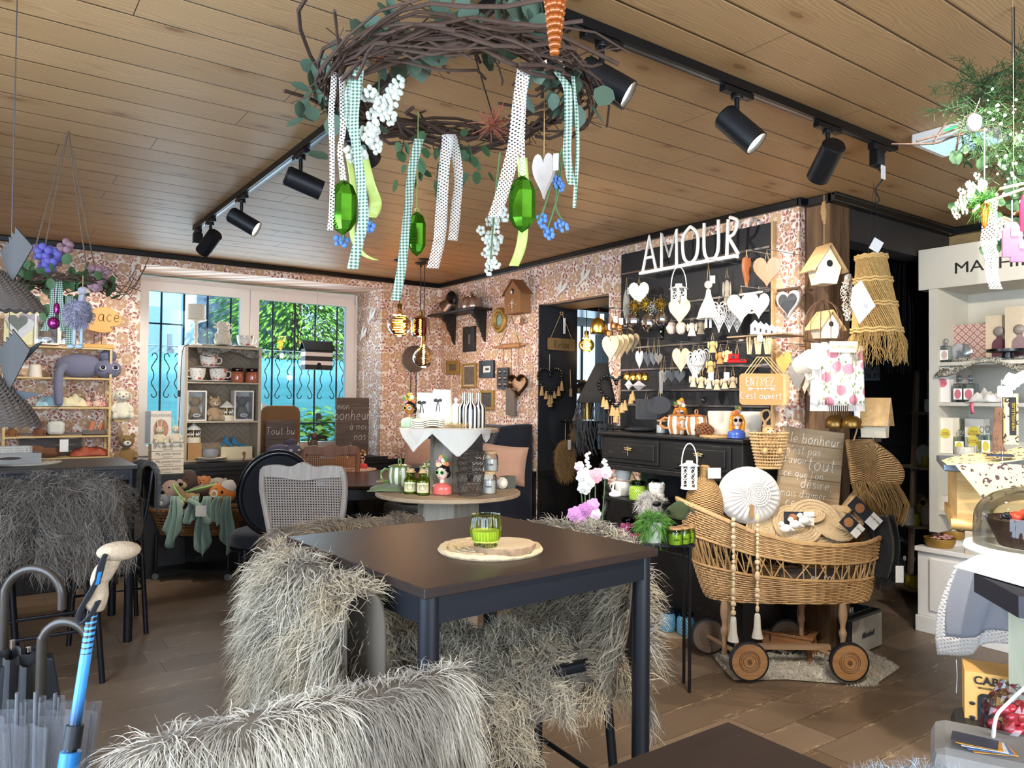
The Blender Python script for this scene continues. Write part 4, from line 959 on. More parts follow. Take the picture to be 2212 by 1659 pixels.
def cloth_heap(name,p,w_,dp,h_,mat,label,cat,face='L',sd=1,n=26,amp=.35,solid=.003):
 rg=random.Random(sd);ph=[rg.uniform(0,6)for _ in range(6)]
 def f(u,v):
  x,y=(u-.5)*2,(v-.5)*2;e=max(0,1-(abs(x)**2.6+abs(y)**2.6))**.5
  k=1+amp*(math.sin(x*5+ph[0])*math.sin(y*4+ph[1])+.5*math.sin(x*11+y*6+ph[2]))
  return(x*w_/2*(1+.06*math.sin(y*7+ph[3])),y*dp/2*(1+.06*math.sin(x*6+ph[4])),.004+h_*e*k*.7)
 m=M();m.grid(f,n,n);return S(m,name,mat,label,cat,p,face,solid=solid)
cloth_heap('comforter',(P(115,870,Y=SY+.1).x,SY+.1,zl(2)),.22,.16,.1,fabric('bfe3ee'),'pale blue baby comforter heap on the third rack board','soft toy',sd=3)
cloth_heap('comforter',(P(155,870,Y=SY+.1).x,SY+.1,zl(2)),.2,.16,.09,fabric('f0e4b8'),'cream yellow baby comforter heap beside the blue one','soft toy',sd=5)
for i,(px,cc,lb)in enumerate(((190,'e8b0a0','small pink striped bunny, left of three on the third rack board'),(209,'eec8b8','small pale pink bunny, middle of three on the third rack board'),(226,'e8a898','small red checked bunny, right of three on the third rack board'))):
 plush('bunny_toy',(P(px,870,Y=SY+.08).x,SY+.08,zl(2)),.085+.01*(i%2),cc,lb,'L',ears='long')
for i,(px,cc,lb)in enumerate(((25,'8a5a34','curly brown teddy lying left on the fourth rack board'),(85,'7a4c2c','curly brown teddy lying right of the other on the fourth rack board'))):
 t=plush('teddy_bear',(P(px,940,Y=SY+.07).x,SY+.07,zl(3)-.01),.13,cc,lb,'L',fuzz=.12,muzzle='e8d2c0')
p=V((P(121,940,Y=SY+.1).x,SY+.1,zl(3)));cube=M();cube.box((0,0,.055),(.11,.09,.1));S(cube,'activity_cube',fabric('efe6c4','dfe4ea'),'soft cream and blue baby cube on the fourth rack board','soft toy',p,-12,bevel=.025)
t=T('puppet_theatre_box','grey open box with orange animal figures on the fourth rack board','toy box',(P(205,940,Y=SY+.1).x,SY+.1,zl(3)),'L')
m=M();m.b2((-.08,-.04,0),(.07,.05,.004));m.b2((-.08,-.04,0),(.07,-.036,.035));m.b2((-.08,.046,0),(.07,.05,.035));K(m,'box',mt('6a5f5a',.7),t,smooth=False)
m=M();m.tube([(-.03,0,.03),(-.01,0,.1)],.018,8);m.tube([(.03,0,.03),(.045,0,.09)],.008,8);m.tube([(.05,.02,.03),(.06,.02,.08)],.008,8);K(m,'figures',fabric('e0895a'),t)
# lowest board
for i,(px,py,w2,h2,cc,lb)in enumerate(((105,968,.2,.07,'7a4e30','folded curly brown teddy rug on the lowest rack board'),(75,975,.14,.09,'805434','rolled brown furry toy beside the white wicker basket'))):
 m=M();m.ell((0,0,h2/2),(w2/2,.05,h2/2),26,16,bump=.05);S(m,'folded_plush',fabric(cc),lb,'soft toy',(P(px,py,Y=SY+.06).x,SY+.06,zl(4)),'L')
cloth_heap('leather_toy',(P(195,985,Y=SY+.1).x,SY+.1,zl(4)),.26,.14,.07,mt('b0563c',.6),'terracotta leather fox comforter on the lowest rack board','soft toy',sd=9)
p=P(138,975,Y=SY-.01);m=M();m.box((0,0,.03),(.055,.002,.09));t=S(m,'price_card',PAPER,'white price card hanging below the fourth rack board','tag',(p.x,SY-.01,lev[3]-.1),'L')
m=M();m.box((P(75,985,Y=SY+.2).x,0,0),(.4,.004,.17));S(m,'picture_board',mt('6c625e',.8),'dark grey board at the back of the lowest rack shelf','board',(0.1,SY+.2,lev[4]+.09),'L')
# on the left table: tray, little basket, placemat
TZ=1.0215
q=P(55,1001,Z=TZ);mat_round('placemat',q,.17,'round pale jute placemat on the left table',mat=mt('e6dcc4',.9,var=.2,sc=90))
q=P(30,1003,Z=TZ+.012);t=T('wooden_tray','grey washed wooden tray with a cut out handle on the left table','tray',q,'L')
m=M();m.b2((-.2,0,0),(.13,.01,.06));m.b2((-.2,.16,0),(.13,.17,.06));m.b2((.12,.01,0),(.13,.16,.06));m.b2((-.2,.01,0),(-.19,.16,.06));m.b2((-.19,.01,0),(.12,.16,.008));K(m,'tray_body',wood('b4aea6','8f8a84',0,1,.7),t,smooth=False)
m=M();m.at(-.02,0,.025);m.ext(oval(.11,.016),.003);K(m,'handle_slot',mt('4a3c30',.8),t)
t=T('chip_basket','small white wicker basket standing in the wooden tray','basket',(q.x+.0,q.y+.09,q.z+.009),'L')
m=M()
for i in range(7):m.tube([(.085*math.copysign(abs(math.cos(a))**.5,math.cos(a)),.05*math.copysign(abs(math.sin(a))**.5,math.sin(a)),.01+i*.012)for a in[k*2*PI/40 for k in range(40)]],.005,5,closed=True)
for k in range(16):a=k*PI/8;m.cyl((.085*math.copysign(abs(math.cos(a))**.5,math.cos(a)),.05*math.copysign(abs(math.sin(a))**.5,math.sin(a)),0),(.087*math.copysign(abs(math.cos(a))**.5,math.cos(a)),.052*math.copysign(abs(math.sin(a))**.5,math.sin(a)),.085),.004,n=5)
m.box((0,0,.004),(.15,.08,.006));K(m,'basket',mt('d8d2c6',.7,var=.2),t)
# plush figures right of the rack
q=P(262,920,Y=SY+.05);plush('knitted_bunny',(q.x,SY+.05,P(262,905,Y=SY).z-.2+.2),.26,'efe8d0','tall cream corduroy rabbit leaning right of the bamboo rack','L',ears='flop',earlen=1.2)
q=P(262,1000,Y=SY-.05);plush('tiger_toy',(q.x+.02,SY-.12,.90),.27,'8a6a3e','striped brown squirrel soft toy beside the left table corner','L',ears='round',muzzle='f0ebe2')
p=P(262,905,Y=SY+.02);m=M();m.box((0,.02,0),(.1,.08,.02));S(m,'wall_shelf',BAM,'small bamboo ledge under the cream rabbit','shelf',(p.x,SY+.05,p.z-.012),'L',smooth=False)
p=P(262,1003,Y=SY);m=M();m.box((0,0,-.03),(.2,.2,.06));S(m,'storage_box',mt('5a3f2e',.8),'brown box carrying the striped squirrel toy','box',(p.x+.02,SY-.13,.9),'L',smooth=False)
# ================================================================ garden window sill: bookcase and its goods
BY=6.75;bx0,bx1=P(402,850,Y=BY).x,P(561,850,Y=BY).x;bz1=P(480,748,Y=BY).z;bz=[.866,P(480,913,Y=BY).z,P(480,829,Y=BY).z]
OAKL=wood('cdbfa6','b7a78c',2,1.2,.6)
b=NB('herringbone');o_=b.sep(b.obj());zz=b.m('PINGPONG',o_[0],.075);st=b.m('FRACT',b.m('MULTIPLY',b.m('ADD',o_[2],zz),18));HERR=b.fin(b.mix(b.lt(st,.08),b.mix(b.noise(b.obj(),12,3),hexc('8a7762'),hexc('a3917b')),hexc('5f5144')),.7)
t=T('bookcase','light oak open bookcase with herringbone back on the window sill','bookcase',(0,0,0),0)
for(a,b_)in((bx0-.012,bx0+.012),(bx1-.012,bx1+.012)):m=M();m.b2((a,BY,.866),(b_,BY+.28,bz1-.02));K(m,'side_panel',OAKL,t,smooth=False)
m=M();m.b2((bx0-.012,BY-.002,bz1-.02),(bx1+.012,BY+.28,bz1));K(m,'top',OAKL,t,smooth=False)
for z in bz:m=M();m.b2((bx0+.012,BY,z),(bx1-.012,BY+.27,z+.014));K(m,'shelf_board',OAKL,t,smooth=False)
m=M();m.b2((bx0+.012,BY+.27,.866),(bx1-.012,BY+.28,bz1-.02));K(m,'back_panel',HERR,t,smooth=False)
s=dep(P(480,900,Y=BY))/FPX
def on(px,i,dy=.06):return(P(px,900,Y=BY+dy).x,BY+dy,(bz1 if i==3 else bz[i]+.014)+.001)
b=NB('rose_china');o_=b.obj();v=b.N('TexVoronoi');b.put(v.inputs['Vector'],b.vm('ADD',o_,b.vm('MULTIPLY',b.com(b.noise(o_,60),b.noise(o_,70)),(.01,.01,0))));v.inputs['Scale'].default_value=19
v2=b.N('TexVoronoi');b.put(v2 .inputs['Vector'],o_);v2 .inputs['Scale'].default_value=60
c_=b.mix(b.lt(v2 .outputs['Distance'],.28),hexc('f4efe6'),hexc('a9a58a'));CHINA=b.fin(b.mix(b.lt(v.outputs['Distance'],.36),c_,b.mix(b.noise(o_,90),hexc('b23a40'),hexc('e08a84'))),.15)
POR=mt('f4f0e8',.15,var=.02)
def cup(p,w_,h_,label,hand=1,saucer=True,mat=CHINA,name='teacup',grp=None):
 t=T(name,label,'cup',p,'L',grp);z0=.008 if saucer else 0
 m=M();m.lathe(smooth([(0,z0),(w_*.25,z0),(w_*.27,z0+.006),(w_*.42,z0+h_*.3),(w_*.5,z0+h_),(w_*.48,z0+h_),(w_*.4,z0+h_*.35),(0,z0+h_*.12)],3),26);K(m,'bowl',mat,t)
 m=M();m.tube(smooth([(hand*w_*.46,0,z0+h_*.85),(hand*w_*.68,0,z0+h_*.8),(hand*w_*.66,0,z0+h_*.4),(hand*w_*.4,0,z0+h_*.3)],4),w_*.04,7);K(m,'handle',POR,t)
 if saucer:m=M();m.lathe([(0,0),(w_*.35,0),(w_*.72,.01),(w_*.7,.014),(w_*.3,.006),(0,.006)],28);K(m,'saucer',POR,t)
 return t
cup(on(527,3),36*s,23*s,'rose patterned teacup on top of the bookcase')
cup(on(449,2,.07),38*s,24*s,'rose patterned teacup stacked above the two others in the bookcase').location.z+=30*s
cup(on(425,2,.06),34*s,25*s,'rose patterned teacup, lower left in the bookcase',-1)
cup(on(470,2,.06),38*s,25*s,'rose patterned teacup beside the ribbed orange jars',1)
m=M();m.box((0,0,0),(.16,.1,.004));S(m,'display_riser',glass('e8eef0'),'clear riser between stacked teacups','riser',(P(449,800,Y=BY+.07).x,BY+.08,bz[2]+.014+30*s-.004),0)
def swirl(hx,hl):
 key=('sw',hx)
 if key in MC:return MC[key]
 b=NB('swirl_'+hx);o_=b.sep(b.obj());a=b.m('ARCTAN2',o_[1],o_[0]);st=b.m('SINE',b.m('ADD',b.m('MULTIPLY',a,26),b.m('MULTIPLY',o_[2],330)))
 c_=b.mix(b.gt(st,.35),hexc(hx),hexc(hl));MC[key]=b.fin(c_,.08,Coat_Weight=.5);return MC[key]
def jar(p,r,h_,label,hx,hl,grp=None,lid=None,wax=True,name='candle_jar',face='L',cat='candle jar'):
 t=T(name,label,cat,p,face,grp)
 m=M();m.lathe(smooth([(0,0),(r*.8,0),(r,h_*.12),(r,h_*.62),(r*.75,h_*.78)],3),30);K(m,'jar_body',swirl(hx,hl),t)
 m=M();m.lathe(smooth([(r*.75,h_*.77),(r*.72,h_*.84),(r*.85,h_*.86),(r*.85,h_),(r*.78,h_),(r*.7,h_*.82)],2),30,cap=False);K(m,'neck',glass(hx,.03),t)
 if lid:m=M();m.lathe([(0,h_),(r*.86,h_),(r*.86,h_*1.12),(0,h_*1.12)],24);K(m,'lid',lid,t,bevel=.002)
 return t
jar(on(511,2),13.5*s,31*s,'ribbed orange candle jar, left of two on the second bookcase shelf','a4523c','d98a66')
jar(on(543,2),14.5*s,31*s,'ribbed orange candle jar, right of two on the second bookcase shelf','a4523c','d98a66')
giftbox(on(425,1,.03),40*s,65*s,.12,'white framed box with a beige bear, left in the bookcase','efeadf','',toy='b59a7c')
giftbox(on(527,1,.03),42*s,66*s,.12,'white framed box with a grey bear, right in the bookcase','efeadf','',toy='9a948e')
plush('dog_toy',on(463,1,.08),58*s,'b89c7c','beige terrier soft toy with black tie between the framed boxes','L',ears='cat',muzzle='e8dcc8',fuzz=.1)
def carousel(p,w_,h_,label):
 t=T('carousel',label,'music box',p,'L');m=M();m.lathe([(0,0),(w_*.5,0),(w_*.5,h_*.2),(w_*.44,h_*.22),(w_*.44,h_*.27),(0,h_*.27)],30);K(m,'base',CREAM,t)
 m=M();m.lathe([(w_*.5,h_*.65),(w_*.48,h_*.72),(w_*.2,h_*.88),(0,h_)],30);K(m,'roof',mt('dcdcd8',.3),t)
 m=M();m.cyl((0,0,h_*.25),(0,0,h_*.7),w_*.06)
 for k in range(6):a=k*PI/3;m.cyl((w_*.36*math.cos(a),w_*.36*math.sin(a),h_*.25),(w_*.36*math.cos(a),w_*.36*math.sin(a),h_*.7),.0015,n=5)
 K(m,'poles',BRASS,t)
 for k in range(6):
  a=k*PI/3;x,y=w_*.36*math.cos(a),w_*.36*math.sin(a);m=M();m.ell((x,y,h_*.42),(w_*.1,w_*.04,h_*.05),8,6);m.tube([(x+w_*.08,y,h_*.44),(x+w_*.11,y,h_*.55),(x+w_*.15,y,h_*.53)],w_*.03,5)
  for dx in(-.07,.07):m.cyl((x+dx*w_,y,h_*.4),(x+dx*w_*1.5,y,h_*.3),w_*.015,n=5)
  K(m,'horse',PAPER,t)
 return t
carousel(on(490,1,.06),31*s,44*s,'small white carousel music box beside the terrier toy')
m=M();m.box((0,0,18*s),(27*s,.1,36*s));S(m,'kraft_box',KRAFT,'brown cardboard box on the lowest bookcase shelf, carousel on top','box',on(419,0,.07),'L',smooth=False)
q=on(419,0,.07);carousel((q[0],q[1],q[2]+36*s+.001),29*s,42*s,'white carousel music box standing on the brown cardboard box')
m=M();m.lathe(smooth([(0,0),(13*s,0),(17*s,8*s),(16*s,16*s),(14*s,16*s),(13*s,6*s),(0,4*s)],3),26);S(m,'silicone_bowl',mt('8e8f96',.5),'grey silicone bowl standing on the stacked plates','bowl',tuple(V(on(456,0,.02))+V((0,0,.02))),'L')
m=M();m.lathe([(0,0),(22*s,0),(31*s,.012),(29*s,.016),(0,.008)],30);o=S(m,'cream_plate',mt('e9dfc6',.5),'cream plate above the grey plate at the bookcase foot','plate',tuple(V(on(459,0,-.0))+V((0,0,.008))),'L')
m=M();m.lathe([(0,0),(22*s,0),(32*s,.01),(30*s,.013),(0,.006)],30);S(m,'grey_plate',mt('9c9fa8',.5),'grey plate under the cream plate at the bookcase foot','plate',on(458,0,-.0),'L')
t=T('wooden_drawer_box','pale wooden drawer box holding blue shoes, with a fox key tag','box',on(511,0,.03),'L');m=M();m.b2((-33*s,-.03,0),(33*s,.12,.006));m.b2((-33*s,-.03,.006),(33*s,-.024,26*s));m.b2((-33*s,.114,.006),(33*s,.12,26*s));m.b2((-33*s,-.024,.006),(-31*s,.114,26*s));m.b2((31*s,-.024,.006),(33*s,.114,26*s));K(m,'drawer',mt('d5cba6',.6),t,smooth=False)
m=M();m.at(15*s,-.035,6*s);m.ext(oval(7*s,9*s),.004);m.at(12*s,-.035,-6*s,ry=.4);m.ext(oval(4*s,14*s),.003);K(m,'key_tag',mt('8b5a34',.6),t)
for i,(px,r0,lb)in enumerate(((494,20,'petrol blue high heeled shoe upright in the drawer box'),(515,8,'petrol blue shoe lying right of the upright shoe'))):
 m=M();m.at(0,0,26*s-.03,ry=math.radians(r0));a=smooth([(-16,20),(-14,8),(-2,6),(8,1),(18,0),(24,2),(20,6),(8,9),(-4,14),(-12,24)],3)
 m.ext([(x*s,z*s)for x,z in a],.04);m.ext([(x*s,z*s)for x,z in[(-16,18),(-13,10),(-13,-4),(-16,-4)]],.012);S(m,'court_shoe',mt('2b6f94',.35),lb,'shoe',tuple(V(on(px,0,.06))+V((0,0,.014))),'L',bevel=.004)
# on top
q=on(430,3,.06);t=T('candle_lamp','tall cream candle lamp on a turned stand on the bookcase','candle stand',on(420,3,.08),'L');m=M();m.lathe(smooth([(0,0),(13*s,0),(11*s,3*s),(4*s,6*s),(3*s,16*s),(5*s,22*s),(3*s,30*s),(4*s,40*s),(4*s,48*s),(14*s,52*s),(20*s,54*s),(20*s,57*s),(0,57*s)],3),24);K(m,'stand',CREAM,t)
m=M();m.lathe([(0,57*s),(17*s,57*s),(18.5*s,60*s),(18.5*s,88*s),(0,88*s)],28);K(m,'candle',mt('e6dfcc',.6),t,bevel=.002)
m=M();m.grid(lambda u,v:((u-.5)*130*s,-.11+min(v*.3,.15),.012-(0 if v>.4 else(.4-v)*52*s*(1+.35*math.sin(u*9)))),24,14)
t=S(m,'fur_throw',HIDE,'cream fur throw draped over the bookcase top edge','throw',(on(487,3,.1)[0],BY+.1,bz1+.004),0,solid=.003);m.f=[tuple(f)for f in m.f]
fur(m,'pile',furmat('c9bfae','efe8da'),t,5000,.02,.0022,(0,-.3,-.2),1,.2,.3,80,.5)
q=on(478,3,.06);t=T('highland_cow_figure','cream curly highland calf figurine on the fur throw','figurine',(q[0],q[1],q[2]+.016),'L');rg=random.Random(5);CW=mt('e6dcc6',.55)
m=M();m.lathe(smooth([(0,0),(15*s,0),(17*s,8*s),(14*s,22*s),(9*s,32*s),(0,34*s)],3),16);
for k in range(46):a=rg.uniform(0,6.28);z=rg.uniform(3,28);rr=15.5 if z<20 else 12;m.ell((rr*s*math.cos(a),rr*s*math.sin(a),z*s),(3.2*s,3.2*s,4.5*s),6,5)
K(m,'body',CW,t);m=M();m.ell((0,-3*s,36*s),(13*s,11*s,11*s),14,9);m.ell((2*s,-13*s,33*s),(6*s,5*s,5*s),10,7)
for k in range(30):a=rg.uniform(0,6.28);m.ell((11*s*math.cos(a),-3*s+9*s*math.sin(a),(40+rg.uniform(-3,6))*s),(3*s,3*s,5*s),6,5)
K(m,'head',CW,t)
for k in(-1,1):m=M();m.tube([(k*10*s,0,43*s),(k*18*s,0,46*s),(k*20*s,0,51*s)],[.006,.004,.001],6);m.ell((k*15*s,0,38*s),(6*s,2*s,3*s),8,6);K(m,'horn_and_ear',CW,t)
m=M();m.tube(smooth([(P(408,738,Y=BY).x,BY-.012,bz1),(P(393,760,Y=BY).x,BY-.02,bz1-.06),(P(388,850,Y=BY).x,BY-.02,1.42),(P(383,960,Y=BY).x,BY-.02,1.0),(P(384,1000,Y=BY).x,BY-.02,.88)],5),.003,6);t=S(m,'lamp_cord',BLK,'black lamp cord with a switch hanging left of the bookcase','cord')
m=M();q=P(387,850,Y=BY-.02);m.box((q.x,q.y,q.z),(.025,.015,.055));K(m,'switch',BLK,t,bevel=.004,smooth=False)
# keepsake boxes, book and rabbits left of the bookcase
GY=6.42;q0,q1=P(327,990,Y=GY),P(397,990,Y=GY);gw=q1 .x-q0 .x;zb_=P(360,1024,Y=GY).z;ztp=P(360,958,Y=GY).z;bh_=(ztp-zb_)/4
m=M();m.b2((q0 .x-.06,GY-.02,0),(q1 .x+.02,YW-.05,zb_-.001));S(m,'side_cabinet',BLKW,'low black cabinet carrying the keepsake boxes','cabinet',smooth=False,bevel=.004)
for i in range(4):
 t=T('keepsake_box','cream keepsake box with script lettering, %s in the stack of four'%['lowest','second from below','third from below','topmost'][i],'box',((q0 .x+q1 .x)/2,GY,zb_+i*bh_),0,'keepsake boxes in a stack')
 m=M();m.b2((-gw/2,0,0),(gw/2,.14,bh_-.003));K(m,'carton',mt('e2d3bc',.6,var=.05),t,bevel=.002,smooth=False)
 m=M();m.text('Ma petite boite',bh_*.5,(0,-.001,bh_*.48),.001,shear=.3);m.text('à souvenirs',bh_*.26,(0,-.001,bh_*.16),.001,shear=.3);K(m,'lettering',mt('5d5a52',.7),t,smooth=False)
p,w_,h_=bb(303,888,362,958,Y=GY+.06);t=T('keepsake_book','spiral bound SOUVENIRS album with an oval picture, standing on the boxes','book',(q0 .x+.055,GY+.06,ztp+.001),-6);w_*=.95
m=M();m.box((0,0,h_/2),(w_,.02,h_));K(m,'cover',mt('e3d6c4',.6),t,smooth=False)
m=M();m.box((-w_*.39,-.011,h_/2),(w_*.2,.002,h_*.98));K(m,'side_strip',mt('7f8488',.7),t,smooth=False)
m=M();m.at(.02,-.012,h_*.12);m.ext(oval(w_*.58,h_*.62),.002);K(m,'oval_picture',mt('b98a72',.7,var=.6,sc=25),t)
m=M();m.text('SOUVENIRS',h_*.12,(.02,-.012,h_*.82),.001);K(m,'lettering',mt('8a867e',.7),t,smooth=False)
m=M()
for k in range(24):m.tube([(-w_*.5,-.012,h_*(.03+k*.04)),(-w_*.52,0,h_*(.03+k*.04)),(-w_*.5,.012,h_*(.03+k*.04))],.0015,4)
K(m,'spiral',mt('d0d0d0',.3,.7),t)
s2=dep(P(360,950,Y=GY))/FPX
plush('rabbit_doll',(P(344,950,Y=GY+.02).x,GY+.015,ztp+.002),42*s2,'e6d6b4','long eared linen rabbit doll with hands together, left on the keepsake boxes','L',ears='long',earlen=1.1)
plush('rabbit_doll',(P(379,950,Y=GY+.02).x,GY+.02,ztp+.002),44*s2,'e2d6bc','long eared linen rabbit doll leaning on the bookcase, right on the boxes','L',ears='long',earlen=1.2)
# ---------------------------------------------------------------- plush basket on a trolley
q=P(428,1242,D=5.9);bx,by_=q.x,q.y;sB=5.9/FPX;t=T('toy_trolley','wicker basket on a black trolley with castors, full of soft toys','basket trolley',(bx,by_,0),'C')
rx,ry_=98*sB,.16;zt_,zb2=P(428,1100,D=5.9).z,P(428,1150,D=5.9).z
def weave(m,rx,ry,z0,z1,rows,r=.0045,taper=.85,n=90,sq=.7,mi=None,cx_=0,cy_=0,tz=None):
 for i in range(rows):
  v=i/max(1,rows-1);k=taper+(1-taper)*v;pts=[]
  for j in range(n):
   a=2*PI*j/n;c,s_=math.cos(a),math.sin(a);wv=.004*(1 if(j+i)%2 else-1)
   z=z0+(z1-z0)*v+(tz(a)*v if tz else 0)
   pts.append((cx_+(rx*k+wv)*math.copysign(abs(c)**sq,c),cy_+(ry*k+wv)*math.copysign(abs(s_)**sq,s_),z))
  m.tube(pts,r,5,mi,closed=True)
 return m
m=M();weave(m,rx,ry_,zb2,zt_,9,.008,.8);weave(m,rx*1.03,ry_*1.05,zt_,zt_+.012,2,.011,1)
for k in range(26):a=2*PI*k/26;c,s_=math.cos(a),math.sin(a);m.cyl((rx*.8*math.copysign(abs(c)**.7,c),ry_*.8*math.copysign(abs(s_)**.7,s_),zb2),(rx*math.copysign(abs(c)**.7,c),ry_*math.copysign(abs(s_)**.7,s_),zt_),.005,n=5)
m.lathe([(0,zb2),(.8,zb2),(.8,zb2+.01),(0,zb2+.01)],30,sx=rx,sy=ry_);K(m,'basket',WICKD,t)
m=M()
for sx in(-1,1):
 for sy in(-1,1):m.cyl((sx*rx*.78,sy*.12,.06),(sx*rx*.78,sy*.12,zb2),.012,n=8)
m.box((0,0,.075),(rx*1.7,.28,.02));K(m,'frame',BLKM,t)
for sx in(-1,1):
 for sy in(-1,1):m=M();m.at(sx*rx*.78,sy*.12,.028,rx=PI/2);m.lathe([(0,-.01),(.026,-.01),(.026,.01),(0,.01)],16);K(m,'castor',mt('6a6e72',.4),t)
def tb(px,py,dy=0):q=P(px,py,D=5.9+dy);return(q.x,q.y,q.z)
def headtoy(name,px,py,r,colr,label,ears='round',muzzle='d9c2a0',dy=0,e2=None,sq=1.0):
 t=T(name,label,'soft toy',tb(px,py+r,dy),'C',None);r*=sB;c_=fabric(colr,sc=300)
 m=M();m.ell((0,0,r),(r*sq,r*.9,r),18,12);K(m,'head',c_,t)
 m=M();m.ell((-.1*r,-r*.8,r*.8),(r*.42,r*.3,r*.36),12,8);K(m,'muzzle',fabric(muzzle,sc=300),t)
 m=M();m.ell((-.1*r,-r*1.08,r*.92),(r*.2,r*.1,r*.16),10,7)
 for k in(-1,1):m.ell((k*r*.32,-r*.82,r*1.3),r*.08,8,6)
 K(m,'nose_and_eyes',mt('120d0b',.2),t)
 for k in(-1,1):m=M();m.ell((k*r*.85*sq,0,r*1.6),(r*.32,r*.15,r*.36),10,7);K(m,'ear',fabric(e2 or colr,sc=300),t)
 m=M();m.ell((0,r*.3,-r*.5),(r*.9,r*.9,r*.8),14,9);K(m,'body',c_,t)
 return t
headtoy('elephant_toy',366,1058,25,'b59c8c','dusty beige bear soft toy on the left of the basket',muzzle='a48a7c',dy=.05)
headtoy('dog_toy',405,1040,27,'4f3a30','dark brown dog soft toy with black ears at the back of the basket',muzzle='b09a70',dy=.15,e2='16151a')
headtoy('squirrel_toy',352,1083,15,'8e9096','small grey and white squirrel soft toy at the basket rim',muzzle='e6e4e0',dy=-.1)
headtoy('lamb_toy',385,1088,13,'d6cfb4','small white and green lamb soft toy at the basket rim',muzzle='efece4',dy=-.12)
headtoy('fox_toy',440,1040,13,'c07a44','small orange soft toy peeking out behind the turtle',muzzle='d8935c',dy=.1)
headtoy('seal_toy',470,1046,15,'b3aa98','small beige spotted soft toy behind the pumpkin toy',muzzle='cfc6b4',dy=.12,sq=1.3)
headtoy('puppy_toy',415,1078,14,'b8966c','small tan puppy soft toy in front of the turtle',muzzle='d9c4a4',dy=-.08)
t=T('turtle_toy','brown and green turtle soft toy lying over the basket','soft toy',tb(435,1068,-.02),'C');m=M();m.at(0,0,.04,ry=-.25);m.ell((0,0,0),(.12,.08,.035),16,9);m.at(-.12,-.05,.0,ry=.9);m.ell((0,0,0),(.09,.04,.02),14,8);K(m,'flaps',fabric('8a7258'),t)
m=M();m.at(0,0,.052,ry=-.25);m.tube([(.118*math.cos(a),.08*math.sin(a),0)for a in[PI+i*PI/16 for i in range(17)]],.008,6);m.at(-.13,-.07,.015,ry=.9);m.tube([(.09*math.cos(a),.04*math.sin(a),0)for a in[i*PI/12 for i in range(25)]],.007,6);K(m,'green_edge',fabric('a6e07c'),t)
t=T('pumpkin_toy','orange pumpkin faced soft toy with a white knitted cap','soft toy',tb(480,1088,-.06),'C');r=27*sB;m=M();m.ell((0,0,r*.8),(r*1.05,r*.8,r*.85),20,13);K(m,'body',fabric('e88a3a'),t)
m=M();m.at(0,0,0,ry=.5);m.lathe(smooth([(r*.62,0),(r*.5,r*.35),(r*.15,r*.62),(0,r*.66)],3),16,c=(-.02,0,r*1.35));K(m,'cap',fabric('e4e2dc'),t)
m=M();m.at(-r*.35,-r*.78,r*.6);m.ext(oval(r*.6,r*.6),.006);K(m,'badge',PAPER,t);m=M();m.at(-r*.35,-r*.8,r*.72);m.ext(oval(r*.36,r*.34),.006);K(m,'badge_pumpkin',mt('e0a040'),t)
m=M();m.ell((r*.25,-r*.74,r*1.0),r*.12,8,6);m.ell((-r*.2,-r*.76,r*1.25),(r*.1,r*.03,r*.03),8,6);K(m,'eyes',mt('1a1010',.2),t)
MUS=fabric('a9c4b6','90b0a2',90,bump=.8)
t=T('muslin_cloth','sage green muslin cloths knotted over the basket rim with a white tag','cloth',tb(436,1078,-.2),'C')
for(x0,w_,l_,ph)in((-56,32,108,0),(-18,26,60,1),(8,34,125,2),(36,26,60,3),(58,30,118,4)):
 m=M();m.grid(lambda u,v:((x0+(u-.5)*w_*(.55+.6*v)+4*math.sin(v*4+ph))*sB,.03*math.sin(u*14+ph)*(.4+v)-.04*v**.5,(6-l_*v*(1-.35*abs(u*2-1)**1.5*(1 if v>.1 else 0)))*sB),22,14);K(m,'drape',MUS,t,solid=.003)
m=M();m.ell((22*sB,-.09,-42*sB),(.035,.03,.03),12,8);m.tube(smooth([(-20*sB,-.05,-2*sB),(5*sB,-.09,-12*sB),(22*sB,-.1,-40*sB)],4),.022,8);K(m,'knot',MUS,t)
m=M();m.box((12*sB,-.12,-20*sB),(22*sB,.002,22*sB),r=0);K(m,'tag',PAPER,t,smooth=False)
# ---------------------------------------------------------------- round dining table, chairs, window signs
RT=(2.46,5.66);RZ=.785
t=T('round_table','large dark round dining table in front of the garden window','table',(RT[0],RT[1],0),0)
m=M();m.lathe([(0,RZ-.03),(.62,RZ-.03),(.64,RZ-.022),(.65,RZ-.008),(.64,RZ),(0,RZ)],64);K(m,'tabletop',mt('3a2a2a',.25,var=.15),t)
m=M();m.lathe([(.56,RZ-.11),(.58,RZ-.11),(.58,RZ-.03),(.56,RZ-.03)],48,cap=False);K(m,'apron',mt('14161c',.4),t)
m=M();m.lathe(smooth([(0,.1),(.08,.1),(.1,.2),(.06,.3),(.11,.45),(.06,.6),(.16,RZ-.035),(0,RZ-.035)],3),24);K(m,'pedestal',BLKG,t)
for k in range(4):a=k*PI/2+.6;m=M();m.tube(smooth([(0,0,.2),(.2*math.cos(a),.2*math.sin(a),.18),(.4*math.cos(a),.4*math.sin(a),.025)],4),.03,8);K(m,'foot',BLKG,t)
